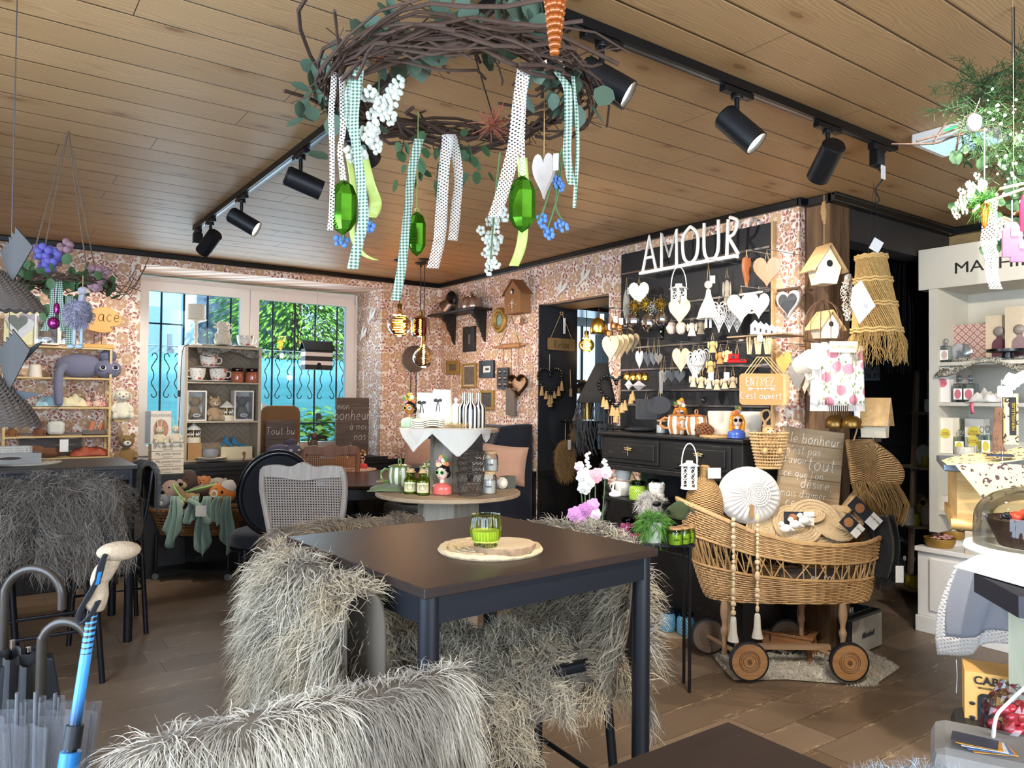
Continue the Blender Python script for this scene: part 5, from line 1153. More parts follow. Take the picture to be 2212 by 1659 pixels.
def cane_mat(hx):
 key=('cane',hx)
 if key in MC:return MC[key]
 b=NB('cane_'+hx);o_=b.sep(b.obj());
 fx=b.m('SUBTRACT',b.m('FRACT',b.m('MULTIPLY',o_[0],62)),.5);fz=b.m('SUBTRACT',b.m('FRACT',b.m('MULTIPLY',o_[2],62)),.5)
 rr=b.m('ADD',b.m('MULTIPLY',fx,fx),b.m('MULTIPLY',fz,fz));hole=b.lt(rr,.075)
 b.fin(b.mix(b.noise(b.obj(),40),hexc(hx),mul(hexc(hx),1.3)),.6)
 tr=b.N('BsdfTransparent');mx=b.N('MixShader');b.L(hole,mx.inputs[0]);b.L(b.b.outputs[0],mx.inputs[1]);b.L(tr.outputs[0],mx.inputs[2]);b.L(mx.outputs[0],b.out.inputs[0])
 MC[key]=b.mat;return b.mat
def cane_chair(p,face,label,wd_,frame,cane,seatm,sc=1.0,cushion=True):
 t=T('cane_chair',label,'chair',p,face);w_=.25*sc
 for k in(-1,1):
  m=M();m.tube(smooth([(k*w_*.8,.0,0),(k*w_*.82,0,.45),(k*w_*.9,.02,.62),(k*w_*1.02,.06,.85),(k*w_*.98,.08,.98)],3),.02,8);K(m,'back_post',frame,t)
  m=M();m.tube([(k*w_*.85,-.42,.43),(k*w_*.8,-.42,.2),(k*w_*.78,-.4,0)],[.024,.018,.014],8);K(m,'front_leg',frame,t)
 m=M();m.ext([(x*w_,z)for x,z in bez([(-1.02,.95),(-.98,1.0),(-.6,1.01),(-.3,1.0),(0,1.03),(.3,1.0),(.6,1.01),(.98,1.0),(1.02,.95),(.9,.935),(.5,.93),(0,.915),(-.5,.93),(-.9,.935)],3)],.03,y=.075);K(m,'top_rail',frame,t,bevel=.004)
 m=M();m.b2((-w_*.82,.0,.545),(w_*.82,.03,.60));K(m,'bottom_rail',frame,t,bevel=.006)
 m=M();m.grid(lambda u,v:((u*2-1)*w_*(.84+.12*v),.018+.058*v-.012*(1-(u*2-1)**2),.59+.345*v),8,8);K(m,'cane_panel',cane,t,smooth=True)
 m=M();m.box((0,-.2,.44),(w_*1.9,.46,.05));K(m,'seat',frame,t,bevel=.012)
 if cushion:m=M();m.ell((0,-.2,.49),(w_*.95,.22,.045),22,9);K(m,'cushion',seatm,t)
 return t
GRC=wood('b7aca0','9a8f86',2,1,.6)
d0=4.62;q=P(660,1200,D=d0);cane_chair((q.x,q.y,0),170+YAW,'greyed wooden cane back chair nearest, in front of the round table',.2,GRC,cane_mat('8f8278'),fabric('6f7a70'),1.0).rotation_euler.z=math.radians(YAW+178)
c=bpy.context.scene.objects
# its back faces the viewer: turn it so the sitter looks to the table
q=P(712,1100,D=6.35);cane_chair((q.x,q.y,0),YAW+8,'reddish brown cane back chair on the far side of the round table',.2,wood('9a6a4c','7c523a',2,1,.5),cane_mat('9c6c44'),fabric('6f7a70'),.9,False)
q=P(590,1150,D=5.15);t=T('medallion_chair','black oval back upholstered chair left of the round table','chair',(q.x,q.y,0),205+YAW)
m=M();m.at(0,.14,.52,rx=-.12);m.ext(oval(.44,.52,36),.05);K(m,'back_cushion',fabric('14171d',sc=200),t,bevel=.01)
m=M();m.at(0,.14,.52,rx=-.12);m.tube([(.235*math.cos(a),0,.26+.275*math.sin(a))for a in[i*2*PI/40 for i in range(40)]],.024,10,closed=True);K(m,'back_frame',mt('0d1017',.2),t)
m=M();m.lathe(smooth([(0,.4),(.26,.4),(.27,.43),(.25,.49),(.1,.52),(0,.52)],3),30,c=(0,-.12,0));K(m,'seat',fabric('171b24',sc=200),t)
m=M();m.lathe([(.262,.37),(.272,.38),(.272,.4),(.262,.41)],36,c=(0,-.12,0),cap=False);K(m,'seat_rim',mt('10131a',.2),t)
for sx in(-1,1):
 for sy in(-1,1):m=M();m.tube([(sx*.19,-.12+sy*.19,.4),(sx*.19,-.12+sy*.19,.2),(sx*.185,-.12+sy*.185,0)],[.022,.018,.012],10);K(m,'leg',mt('0d1017',.25),t)
q=P(768,1015,Z=RZ+.002);mat_round('placemat',q,.17,'round pinkish braided placemat on the round table',mat=mt('d9b9a4',.9,var=.3,sc=120,bump=1),lob=.02)
q=P(762,1010,Z=RZ+.013);jar((q.x-.02,q.y,RZ+.013),.044,.125,'ribbed orange candle jar on the round table placemat','a4523c','d98a66')
FRU=[mt('e8b83a',.25),mt('f2d0a8',.3),mt('e27a4a',.25),mt('5d8a4a',.4),mt('e8a0a8',.3),mt('f4ecd0',.3)]
def lady(p,h_,label,dress='e0524e',skin='f0d2c0',hair='17130f',glas='8ad06a',face='C',turn=0,gold=True,longhair=False,seed=1,bust=True):
 t=T('lady_vase',label,'figurine',p,face);t.rotation_euler.z+=math.radians(turn);s=h_;rg=random.Random(seed);SK=mt(skin,.15,var=.02);HR=mt(hair,.2)
 m=M();m.lathe(smooth([(0,0),(.2*s,0),(.22*s,.05*s),(.22*s,.16*s),(.15*s,.22*s),(.06*s,.25*s),(0,.25*s)],3),22,sy=.75);K(m,'bust',mt(dress,.15),t)
 m=M();m.cyl((0,0,.22*s),(0,0,.36*s),.055*s,.05*s);m.ell((0,-.015*s,.46*s),(.125*s,.12*s,.15*s),18,12);m.ell((0,-.135*s,.44*s),(.018*s,.02*s,.03*s),8,6);K(m,'head',SK,t)
 m=M();m.ell((0,.03*s,.53*s),(.155*s,.13*s,.12*s),16,10)
 if longhair:
  for k in(-1,1):m.tube(smooth([(k*.1*s,.0,.6*s),(k*.16*s,-.01,.42*s),(k*.15*s,-.02*s,.22*s),(k*.17*s,0,.06*s)],3),[.05*s]*8+[.06*s,.02*s],10)
  m.ell((0,.06*s,.35*s),(.15*s,.08*s,.3*s),14,9)
 else:m.ell((.07*s,.08*s,.44*s),(.09*s,.07*s,.1*s),12,8)
 K(m,'hair',HR,t)
 for k in(-1,1):
  m=M();m.at(k*.062*s,-.128*s,.425*s,rz=k*.25);m.ext(oval(.098*s,.1*s,20),.012*s);K(m,'glasses_frame',mt(glas,.15),t)
  m=M();m.at(k*.062*s,-.133*s,.44*s,rz=k*.25);m.ext(oval(.07*s,.072*s,20),.012*s);K(m,'lens',mt('0b0d0c',.05),t)
 m=M();m.ell((0,-.13*s,.375*s),(.025*s,.008*s,.01*s),8,5);K(m,'lips',mt('b8403c',.2),t)
 for k in range(16):
  a=rg.uniform(0,2*PI);rr=rg.uniform(.02,.13)*s;z=(.63+rg.uniform(0,.26)*(1-rr/(.17*s)))*s;c_=FRU[k%6];m=M()
  if k%6==3:m.at(rr*math.cos(a),rr*math.sin(a)-.03*s,z,rx=rg.uniform(-.6,.6),ry=rg.uniform(-1,1));m.ext([(x*s,zz*s)for x,zz in((0,0),(.06,.05),(.03,.13),(-.04,.06))],.01*s)
  else:
   for j in range(5):m.ell((rr*math.cos(a)+.028*s*math.cos(j*1.256),rr*math.sin(a)-.02*s,z+.028*s*math.sin(j*1.256)),(.03*s,.03*s,.03*s),8,6)
  K(m,['lemon','peach','orange','leaf','flower','blossom'][k%6],c_,t)
 return t
q=P(783,1012,Z=RZ+.013);lady(q,47*dep(q)/FPX,'lady head vase with red dress and fruit hat on the round table',glas='1c3a34')
# signs and things on the sill behind the chairs
def plank_sign(name,p,w_,h_,face,label,lines,woodm,ink,tilt=0,lean=0,boards=5,size=.1,r=.003,dp=.022,slant=.1):
 t=T(name,label,'sign',p,face);t.rotation_euler.rotate_axis('X',lean);t.rotation_euler.rotate_axis('Y',tilt)
 for k in range(boards):
  m=M();m.b2((-w_/2,0,h_*k/boards+.001),(w_/2,dp,h_*(k+1)/boards-.0005));K(m,'plank',woodm,t,bevel=.0015,smooth=False)
 m=M()
 for(txt,x,z,sz)in lines:m.hand(txt,sz*h_,(x*w_,-.0015,z*h_),r*sz/.1,slant=slant)
 K(m,'lettering',ink,t);return t
DKW=wood('6b5c52','4a3f38',0,1,.7);OKW=wood('b39a78','927a5c',0,1,.7)
p,w_,h_=bb(725,874,796,1000,Y=6.72);p.z=.867
plank_sign('wooden_sign',p,w_,h_,'L','dark plank sign reading mon bonheur à moi, standing on the window sill',[('mon',-.28,.80,.115),('bonheur',.0,.62,.17),('à moi,',.2,.45,.12),('nos',.24,.27,.14),('à',-.05,.12,.12)],DKW,WHINK,boards=6,r=.0022)
p,w_,h_=bb(566,918,645,1000,Y=6.80);p.z=.867
plank_sign('wooden_sign',p,w_*.8,h_,'L','dark plank sign starting with Tout, partly hidden by the grey cat toy',[('Tout bu',.0,.62,.2)],DKW,WHINK,boards=4,r=.0015)
p,w_,h_=bb(565,893,645,1000,Y=6.9);p.z=.867;t=T('wicker_chair_back','brown woven wicker panel with rounded corner on the window sill','wicker panel',p,'L')
b=NB('dense_wicker');o_=b.sep(b.obj());a_=b.m('SINE',b.m('MULTIPLY',o_[0],420));c_=b.m('SINE',b.m('ADD',b.m('MULTIPLY',o_[2],520),b.m('MULTIPLY',b.m('SIGN',a_),1.57)));DW=b.fin(b.mix(b.m('MULTIPLY_ADD',c_,.5,.5),hexc('4c3322'),hexc('a77c50')),.6);b.bump(c_,.6,.003)
m=M();m.ext(rrect(w_,h_*1.02,.06),.02);K(m,'woven_panel',DW,t)
m=M();m.tube([(a,0,c_)for a,c_ in rrect(w_,h_*1.02,.06)],.011,8,closed=True);K(m,'rim',WICKD,t)
q=P(618,966,Y=6.62);t=T('cat_toy','dark grey lying cat soft toy with a kitten on its head on the sill','soft toy',(q.x,6.64,.868),'L');s3=dep(q)/FPX;CG=fabric('6c6a80','55546a',180,bump=.8)
m=M();m.ell((-12*s3,0,16*s3),(30*s3,.06,17*s3),18,11);m.ell((14*s3,-.04,17*s3),(20*s3,.05,16*s3),16,10);K(m,'body',CG,t)
m=M();m.ell((10*s3,-.03,36*s3),(12*s3,.03,9*s3),12,8);K(m,'kitten',fabric('504e60'),t)
m=M()
for k in(-1,1):m.ell((14*s3+k*9*s3,-.088,20*s3),(4*s3,.008,2.5*s3))
K(m,'eyes',mt('d8d0c8',.2),t)
for k in(-1,1):m=M();m.lathe([(4*s3,0),(0,9*s3)],8,c=(14*s3+k*12*s3,-.03,29*s3),sy=.5);K(m,'ear',fabric('d8cfc4'),t)
q=P(677,966,Y=6.72);t=T('bronze_rabbit','brown seated hare figure against the bright window','figurine',(q.x,6.72,.867),'L');s3=dep(q)/FPX;BR=mt('5a4436',.5,var=.4)
m=M();m.lathe(smooth([(0,0),(15*s3,0),(14*s3,12*s3),(9*s3,30*s3),(5*s3,40*s3),(0,42*s3)],3),16,sy=.8);m.ell((0,-.01,46*s3),(7*s3,8*s3,9*s3),12,8);K(m,'body',BR,t)
for k in(-1,1):m=M();m.tube(smooth([(k*3*s3,0,52*s3),(k*8*s3,.02,46*s3),(k*10*s3,.02,26*s3)],3),[.003,.007,.009,.01,.01,.008,.003],6);K(m,'ear',BR,t)
# striped bird house hanging in the window
p,w_,h_=bb(652,737,716,799,Y=6.9);t=T('bird_house','black and white striped bird house hanging in the right window sash','bird house',p,0);h2=h_*.72
m=M();m.b2((-w_*.46,-.06,0),(w_*.46,.06,h2));
b=NB('house_stripes');sz=b.sep(b.obj())[2];f_=b.m('FRACT',b.m('MULTIPLY',sz,2.4/h2));STP=b.fin(b.mix(b.gt(f_,.55),hexc('17181a'),hexc('e8ded4')),.6);K(m,'walls',STP,t,smooth=False)
m=M()
for k in(-1,1):m.add([(-w_*.52,k*.09,h2*.92),(w_*.52,k*.09,h2*.92),(w_*.5,0,h_),(-w_*.5,0,h_)],[(0,1,2,3)])
K(m,'roof',mt('15171a',.6),t,solid=.008,smooth=False)
m=M();m.at(0,-.062,0);m.ext([(-.02,0),(.02,0),(.02,.05),(.012,.065),(-.012,.065),(-.02,.05)],.004);K(m,'doorway',mt('08090a',.8),t)
zc=P(685,615,Y=6.9).z;m=M();m.tube([(0,0,h_),(0,0,min(zc,2.47)-p.z)],.0015,5);m.at(0,0,h_+.11);m.tube(smooth([(-.03,0,0),(-.01,0,.04),(.02,0,.05),(.03,0,.02)],3),.002,5);K(m,'cord',mt('b8b4ae',.6),t)
def swallow(px,py,k,label,face,X=None,Y=None,flip=1):
 p=P(px,py,X=X,Y=Y)if X else P(px,py,Y=Y);t=T('ceramic_bird',label,'wall bird',p,face,None);s3=k*dep(p)/FPX;BM=mt('f2ece2',.35)
 m=M();m.tube(smooth([(-16*s3,-.02,-10*s3),(-4*s3,-.03,-2*s3),(8*s3,-.02,6*s3),(13*s3,-.02,8*s3)],3),[.001,.004,.007,.009,.01,.009,.008,.006,.005,.002],8);K(m,'body',BM,t)
 for wgt in((-2,0,-6,12,4,24),(2,2,10,14,20,18)):m=M();m.at(0,-.022,0);m.ext([(x*s3,z*s3)for x,z in bez([(wgt[0]-3,wgt[1]),(wgt[2]-2,wgt[3]),(wgt[4],wgt[5]),(wgt[2]+6,wgt[3]-4),(wgt[0]+6,wgt[1])],3)],.004);K(m,'wing',BM,t)
 return t
swallow(806,690,1,'white ceramic swallow, upper one beside the window','R',X=3.16)
swallow(788,728,1,'white ceramic swallow, lower one beside the window','R',X=3.16)
# ================================================================ round two tier display
DX,DYc,DZ1,DZ2=2.19,3.67,.90,1.256;dD=4.27;sD=dD/FPX
OAK=wood('b9a184','998266',0,.8,.6);OAKV=wood('a39a8a','857a6a',2,.8,.6)
t=T('display_stand','round two tier wooden display stand loaded with crockery','display stand',(DX,DYc,0),'C')
for(z,r,n_)in((DZ1,.41,'lower_tier'),(DZ2,.285,'upper_tier')):
 m=M();m.lathe([(0,z-.022),(r-.004,z-.022),(r,z-.018),(r,z-.004),(r-.004,z),(0,z)],72);K(m,n_,OAK,t)
m=M()
for k in range(6):a=k*PI/3+.3;m.box((.085*math.cos(a),.085*math.sin(a),DZ1/2+.45-.01+.0),(.02,.1,DZ2-DZ1-.022),r=a)if False else m.box((.09*math.cos(a),.09*math.sin(a),(DZ1+DZ2-.022)/2),(.012,.105,DZ2-DZ1-.022),r=a)
K(m,'column',OAKV,t,smooth=False)
m=M()
for k in range(6):a=k*PI/3+.3;m.box((.15*math.cos(a),.15*math.sin(a),DZ1/2-.011),(.015,.175,DZ1-.022),r=a)
K(m,'pedestal',OAKV,t,smooth=False)
def dt(px,py,z=DZ1):
 q=P(px,py,Z=z);d=V((q.x-DX,q.y-DYc));R=.37 if z<1 else.24
 if z>1:d=right*((px-972)*sD)+V((fwd.x,fwd.y,0))*((914-py)*.011);d=V((d.x,d.y))
 d=d.normalized()*min(d.length,R);return V((DX+d.x,DYc+d.y,z+.001))
def stripemat(ha,hb,k,ph=0,thr=0):
 key=('st',ha,hb,k)
 if key in MC:return MC[key]
 b=NB('stripes_'+ha);o_=b.sep(b.obj());st=b.m('SINE',b.m('MULTIPLY',b.m('ARCTAN2',o_[1],o_[0]),k));MC[key]=b.fin(b.mix(b.gt(st,thr),hexc(ha),hexc(hb)),.12);return MC[key]
GST=stripemat('7f8f5c','f1eedd',10)
def teapot(p,w_,h_,label,stripes=GST,acc='6f8048',hs=-1,lid=True,ringr=.18):
 t=T('striped_mug',label,'crockery',p,'C');A_=mt(acc,.15)
 m=M();m.lathe(smooth([(0,0),(w_*.34,0),(w_*.42,h_*.12),(w_*.5,h_*.4),(w_*.46,h_*.7),(w_*.4,h_*.74)],3),40);K(m,'body',stripes,t)
 m=M();m.tube([(hs*w_*.44,0,h_*.62),(hs*w_*.62,0,h_*.66),(hs*w_*.8,0,h_*.55),(hs*w_*.82,0,h_*.38),(hs*w_*.68,0,h_*.25),(hs*w_*.46,0,h_*.25)],w_*.06,8);K(m,'handle',A_,t)
 if lid:
  m=M();m.lathe(smooth([(0,h_*.75),(w_*.46,h_*.74),(w_*.46,h_*.77),(w_*.2,h_*.82),(0,h_*.83)],3),34);m.tube([(w_*.06*math.cos(a),0,h_*.91+h_*.09*math.sin(a))for a in[i*PI/8 for i in range(16)]],w_*.035,7,closed=True);K(m,'lid',A_,t)
 return t
teapot(dt(863,1055),50*sD,64*sD,'green and cream striped lidded mug at the left of the display')
teapot(dt(927,1046),46*sD,54*sD,'green and cream striped lidded mug half hidden behind the lady vase',hs=1)
m=M();m.lathe([(0,0),(17*sD,0),(17*sD,38*sD),(15*sD,38*sD),(15*sD,3*sD),(0,3*sD)],32);t=S(m,'striped_cup',GST,'green striped straight cup raised at the back of the display','crockery',dt(907,1036)+V((0,0,10*sD)),'C');m=M();m.tube([(16*sD,0,30*sD),(25*sD,0,30*sD),(28*sD,0,20*sD),(22*sD,0,10*sD),(16*sD,0,12*sD)],2.6*sD,7);K(m,'handle',mt('6f8048',.15),t)
m=M();m.lathe([(0,0),(22*sD,0),(22*sD,10*sD),(0,10*sD)],24);S(m,'riser',OAK,'small wooden riser under the straight striped cup','riser',dt(907,1036),'C')
m=M();m.lathe([(0,0),(20*sD,.002),(34*sD,.012),(33*sD,.015),(0,.006)],30);S(m,'green_saucer',mt('7b8a50',.2),'green scalloped saucer on the folded green napkin','crockery',dt(838,1052)+V((0,0,.022)),'C')
cloth_heap('green_napkin',dt(838,1060),.2,.15,.04,fabric('6f7a52'),'olive green napkin hanging over the left display edge','cloth','C',4,amp=.2)
def bottle(p,w_,h_,label,gl,wax,cork=True,lbl=True,name='scented_candle',cat='candle',lbc='e2d8a8'):
 t=T(name,label,cat,p,'C');r=w_/2
 m=M();m.lathe(smooth([(0,0),(r*.9,0),(r,h_*.05),(r,h_*.55),(r*.6,h_*.72),(r*.6,h_*.86)],3),26);K(m,'glass',glass(gl,.03),t)
 m=M();m.lathe([(0,.004),(r*.9,.004),(r*.9,h_*.52),(0,h_*.52)],22);K(m,'wax',mt(wax,.4),t)
 m=M();m.lathe([(0,h_*.86),(r*.72,h_*.86),(r*.72,h_*.9),(r*.55,h_*.9),(r*.55,h_),(0,h_)],20);K(m,'stopper',mt('c8a878' if cork else 'e6e6e6',.7,sc=120),t)
 if lbl:m=M();m.grid(lambda u,v:(r*1.03*math.sin((u-.5)*2),-r*1.03*math.cos((u-.5)*2),h_*(.1+.38*v)),12,2);K(m,'label',mt(lbc,.6,var=.15,sc=150),t);m=M();m.tube([(r*.45*math.cos(a),-r*1.0-.001-.0,h_*(.29+.12*math.sin(a)))for a in[i*PI/8 for i in range(16)]],.0008,4,closed=True);K(m,'label_ornament',mt('6a6440',.6),t)
 return t
bottle(dt(887,1066),28*sD,51*sD,'green bottle candle with cream label, left of two at the display front','b8c850','a8b848')
bottle(dt(914,1069),27*sD,52*sD,'green bottle candle with cream label, right of two at the display front','b8c850','a8b848')
q=dt(955,1068);lady(q,96*sD,'lady head vase with coral dress and yellow flower hat on the display front',dress='e87468',glas='86cc64',turn=-22,seed=3)
t=T('snowdrop_plant','artificial snowdrops rising behind the lady vase on the display','plant',dt(965,1040),'C');rg=random.Random(3);m=M();fl=[]
for k in range(12):a=rg.uniform(-1,1);h_=rg.uniform(55,88)*sD;pt=[(0,0,0),(a*10*sD,0,h_*.6),(a*24*sD,rg.uniform(-.02,.02),h_)];m.tube(smooth(pt,3),.0025,5,flat=.5);fl.append(pt[2])
K(m,'leaves',LEAF,t);m=M()
for p_ in fl[:5]:
 for j in(-1,0,1):m.ell((p_[0]+j*.008,p_[1],p_[2]-.012),(.005,.004,.014),6,6)
K(m,'blossoms',PAPER,t)
WIRE=mt('5f5650',.5,.6)
def wire_basket(p,r,h_,label,z2=0):
 t=T('wire_basket',label,'basket',p,'C');m=M()
 for z,k in((0,.85),(h_*.5,.93),(h_,1.03)):m.tube([(r*k*math.cos(a),r*k*math.sin(a),z)for a in[i*PI/16 for i in range(32)]],.0028,5,closed=True)
 K(m,'hoops',WIRE,t);m=M();n=18
 for k in range(n):
  for d_ in(-1,1):
   pts=[(r*(.85+.18*v)*math.cos(2*PI*k/n+d_*.35*math.sin(v*PI*2)),r*(.85+.18*v)*math.sin(2*PI*k/n+d_*.35*math.sin(v*PI*2)),h_*v)for v in[i/8 for i in range(9)]]
   m.tube(pts,.0014,4)
 K(m,'mesh',WIRE,t);return t
wire_basket(dt(1016,1069),28*sD,45*sD,'small round wire basket at the display front, lowest of the stacked three')
wire_basket(dt(1016,1069)+V((0,0,46*sD)),28*sD,24*sD,'small wire basket stacked directly on the lowest one')
wire_basket(dt(1016,1069)+V((0,0,71*sD)),28*sD,18*sD,'topmost wire basket of the stack on the display')
wire_basket(dt(983,1052),24*sD,76*sD,'taller wire basket behind and left of the stacked baskets')
for i,(px,py,k)in enumerate(((1030,968,1),(1050,975,1.2),(1008,985,.7),(1022,990,.6))):
 q=dt(px-4,1045);m=M();m.tube(smooth([(0,0,0),(.004,0,(1045-py-30)*sD),(-.02*k,0,(1045-py-18)*sD),(-.022*k,0,(1045-py)*sD),(-.008*k,0,(1045-py-6)*sD),(.012*k,0,(1045-py-6)*sD),(.022*k,0,(1045-py+2)*sD),(.022*k,0,(1045-py-18)*sD),(.004,0,(1045-py-30)*sD)],4),.0022,6)
 S(m,'wire_figure',WIRE,'bent wire cat outline on a stick, %s behind the baskets'%['tall one','tallest and rightmost','short left one','shortest one'][i],'wire figure',q+V((0,.03*i,0)),'C')
def candlejar(p,w_,h_,label,wax='d9d5cc',gl='f2f4f4',lid='c9a878',lh=.6):
 t=T('jar_candle',label,'candle',p,'C');r=w_/2
 m=M();m.lathe(smooth([(0,0),(r,0),(r,h_*.75),(r*.82,h_*.83),(r*.85,h_*.9)],2),26);K(m,'glass',glass(gl,.02),t)
 m=M();m.lathe([(0,.003),(r*.92,.003),(r*.92,h_*lh),(0,h_*lh)],24);K(m,'wax',mt(wax,.4),t)
 m=M();m.lathe([(0,h_*.88),(r*.9,h_*.88),(r*.9,h_),(0,h_)],24);K(m,'lid',mt(lid,.7,sc=120),t)
 m=M();m.hand('home',h_*.12,(0,-r*1.0,h_*.3),.0012);K(m,'lettering',INK,t);return t
candlejar(dt(1056,1066),32*sD,46*sD,'glass jar with grey wax and cork lid, lower one on the display right')
candlejar(dt(1060,1062)+V((0,0,44*sD)),30*sD,42*sD,'glass jar with grey wax and cork lid, stacked above the other')
m=M();m.ell((0,0,13*sD),(12*sD,12*sD,13*sD),20,12,bump=.08);S(m,'white_pumpkin',mt('e6e0d0',.4,var=.25,sc=70),'small white ribbed pumpkin at the right display edge','ornament',dt(1085,1057),'C')
m=M();m.b2((-16*sD,-.03,0),(14*sD,.03,26*sD));S(m,'small_box',mt('5d615c',.6),'grey and white little box at the right display rim','box',dt(1100,1054),18,smooth=False)
t=T('white_carton','white house shaped cardboard packages behind the jars on the display','box',dt(1093,1038),20);m=M();m.b2((-22*sD,-.04,26*sD),(22*sD,.04,52*sD));m.add([(-22*sD,-.04,52*sD),(0,-.04,68*sD),(22*sD,-.04,52*sD),(-22*sD,.04,52*sD),(0,.04,68*sD),(22*sD,.04,52*sD)],[(0,2,1),(3,4,5),(0,1,4,3),(1,2,5,4)]);m.b2((-20*sD,-.035,0),(20*sD,.035,26*sD));K(m,'carton',PAPER,t,smooth=False)
# upper tier
U=DZ2
q=dt(886,912,U);lady(q,88*sD,'lady head vase with black hair, yellow glasses and fruit hat on the upper tier left',dress='bfe0b8',skin='b5743c',glas='f0c84a',turn=-20,seed=5)
for i,(px,w_,h_,lb)in enumerate(((918,38,75,'cream ceramic cylinder vase with black bow, left of two'),(954,42,82,'tall cream ceramic cylinder vase with black bow, right of two'))):
 q=dt(px,906,U);t=T('bow_vase',lb+' on the upper tier','vase',q,'C');m=M();r=w_*sD/2
 m.lathe([(0,0),(r*1.1,0),(r,h_*sD),(r*.93,h_*sD),(r*.95,.01),(0,.01)],36);K(m,'body',mt('efe9d6',.25,var=.03),t)
 m=M();x=-r*.35
 for k in(-1,1):m.ell((x+k*5*sD,-r,h_*.72*sD),(5*sD,1.5*sD,4*sD),8,6);m.tube([(x+k*1*sD,-r*1.0,h_*.7*sD),(x+k*4*sD,-r*1.06,h_*.42*sD)],.003,5)
 K(m,'bow',BLK,t)
for i in range(4):
 m=M();m.grid(lambda u,v:((u-.5)*66*sD,(v-.5)*.11,.004*math.sin(u*7)*(v-.5)*4+.004*((u-.5)*2)**4),16,8);S(m,'ceramic_plate',mt('f0e8d2',.25),'cream wavy rectangular plate, %s in the stack on the upper tier'%['lowest','second from below','third from below','top one'][i],'plate',dt(932,925,U)+V((0,0,.012+i*.011)),'C',solid=.006)
SBW=stripemat('efe8d8','14131a',9)
for i,(px,py,lb)in enumerate(((1003,905,'left'),(1018,912,'front'),(1033,903,'right'))):
 q=dt(px,py,U);hh=74*sD;t=S((lambda m:(m.lathe(smooth([(0,0),(14*sD,0),(15.5*sD,2*sD),(15.5*sD,40*sD),(13*sD,48*sD),(6.5*sD,56*sD),(6*sD,74*sD),(5*sD,74*sD),(5*sD,60*sD)],3),40),m)[1])(M()),'striped_bottle',SBW,'black and white striped bottle vase, %s one of three on the upper tier'%lb,'vase',q,'C')
q=dt(983,903,U);m=M();m.lathe(smooth([(0,0),(12*sD,0),(12*sD,40*sD),(15*sD,44*sD),(15*sD,48*sD),(4*sD,52*sD),(3*sD,56*sD),(5*sD,60*sD),(3*sD,64*sD),(0,65*sD)],2),28);S(m,'lidded_jar',POR,'white porcelain lidded jar behind the striped bottles','jar',q,'C')
LACE=NB('lace');o_=LACE.sep(LACE.obj());u1=LACE.m('FRACT',LACE.m('MULTIPLY',LACE.m('ADD',o_[0],o_[2]),105));u2=LACE.m('FRACT',LACE.m('MULTIPLY',LACE.m('SUBTRACT',o_[0],o_[2]),105))
hole=LACE.m('MULTIPLY',LACE.gt(u1,.45),LACE.gt(u2,.45));LACE.fin(hexc('cbc4bc'),.9);tr=LACE.N('BsdfTransparent');mx=LACE.N('MixShader');LACE.L(hole,mx.inputs[0]);LACE.L(LACE.b.outputs[0],mx.inputs[1]);LACE.L(tr.outputs[0],mx.inputs[2]);LACE.L(mx.outputs[0],LACE.out.inputs[0]);LACEM=LACE.mat
LINEN=fabric('d6d2c8','e0dcd0',200)
t=T('lace_cloth','white linen cloth with lace edge hanging over the upper tier in points','cloth',(DX,DYc,U+.003),'C')
def tri(a0,a1,dropc,mat,nm,lc=0):
 m=M();n=18
 def f(u,v):
  a=a0+(a1-a0)*u;k=1-abs(u*2-1);r=.288;d=dropc*k*v
  return((r*(.75 if v==0 else 1)+.006*math.sin(u*12)*v)*math.cos(a),(r*(.75 if v==0 else 1)+.012*v*k)*math.sin(a),-d+(.002 if v<.01 else.0))
 m.grid(lambda u,v:f(u,max(0,v*1.1-.1)),24,n);K(m,nm,mat,t,solid=.002)
tri(math.radians(205),math.radians(262),.13,LINEN,'left_point');tri(math.radians(252),math.radians(318),.15,LINEN,'right_point');tri(math.radians(225),math.radians(250),.085,LACEM,'lace_left');tri(math.radians(308),math.radians(332),.075,LACEM,'lace_right')
m=M();rg=random.Random(8)
for k in range(90):a=rg.uniform(0,6.28);l=rg.uniform(.03,.07);x,y=rg.gauss(0,.03),rg.gauss(0,.015);m.tube([(x,y,.004),(x+l*.5*math.cos(a),y+l*.5*math.sin(a)*.5,rg.uniform(.012,.035)),(x+l*math.cos(a),y+l*math.sin(a)*.5,.006)],.0007,3)
t=S(m,'straw_bedding',mt('b8a070',.8),'small bed of straw beside the plates on the upper tier','straw',dt(990,916,U),'C');t['kind']='stuff'
# ================================================================ navy banquette against the right wall
t=T('wing_banquette','navy velvet wing banquette with nailhead trim behind the display','sofa',(0,0,0),0);VEL=fabric('0b0e1a','10152a',60,sheen=.2)
m=M();m.b2((3.62,5.06,.3),(3.79,6.5,1.2));K(m,'back',VEL,t,bevel=.05,smooth=False)
m=M();m.b2((3.1,5.1,.12),(3.62,6.4,.46));K(m,'seat',VEL,t,bevel=.04,smooth=False)
m=M();yy0=5.02
m.T=Matrix.Rotation(0,4,'Z');m.grid(lambda u,v:(3.79-.62*u,yy0-.02*math.sin(u*3),.1+v*((1.22-.06*u**2-.55*max(0,u-.55)/.45)-.1)),14,10);K(m,'wing',VEL,t,solid=.08,bevel=.02)
m=M();pts=[(3.79-.62*u,yy0-.045-.02*math.sin(u*3),(1.19-.06*u**2-.55*max(0,u-.55)/.45))for u in[i/24 for i in range(25)]]+[(3.16,yy0-.045,.62-k*.025)for k in range(18)]+[(3.16-0+k*.025,yy0-.045,.2)for k in range(20)]
for p_ in pts:m.ell(p_,.0055,6,4)
K(m,'nailheads',CHROME,t)
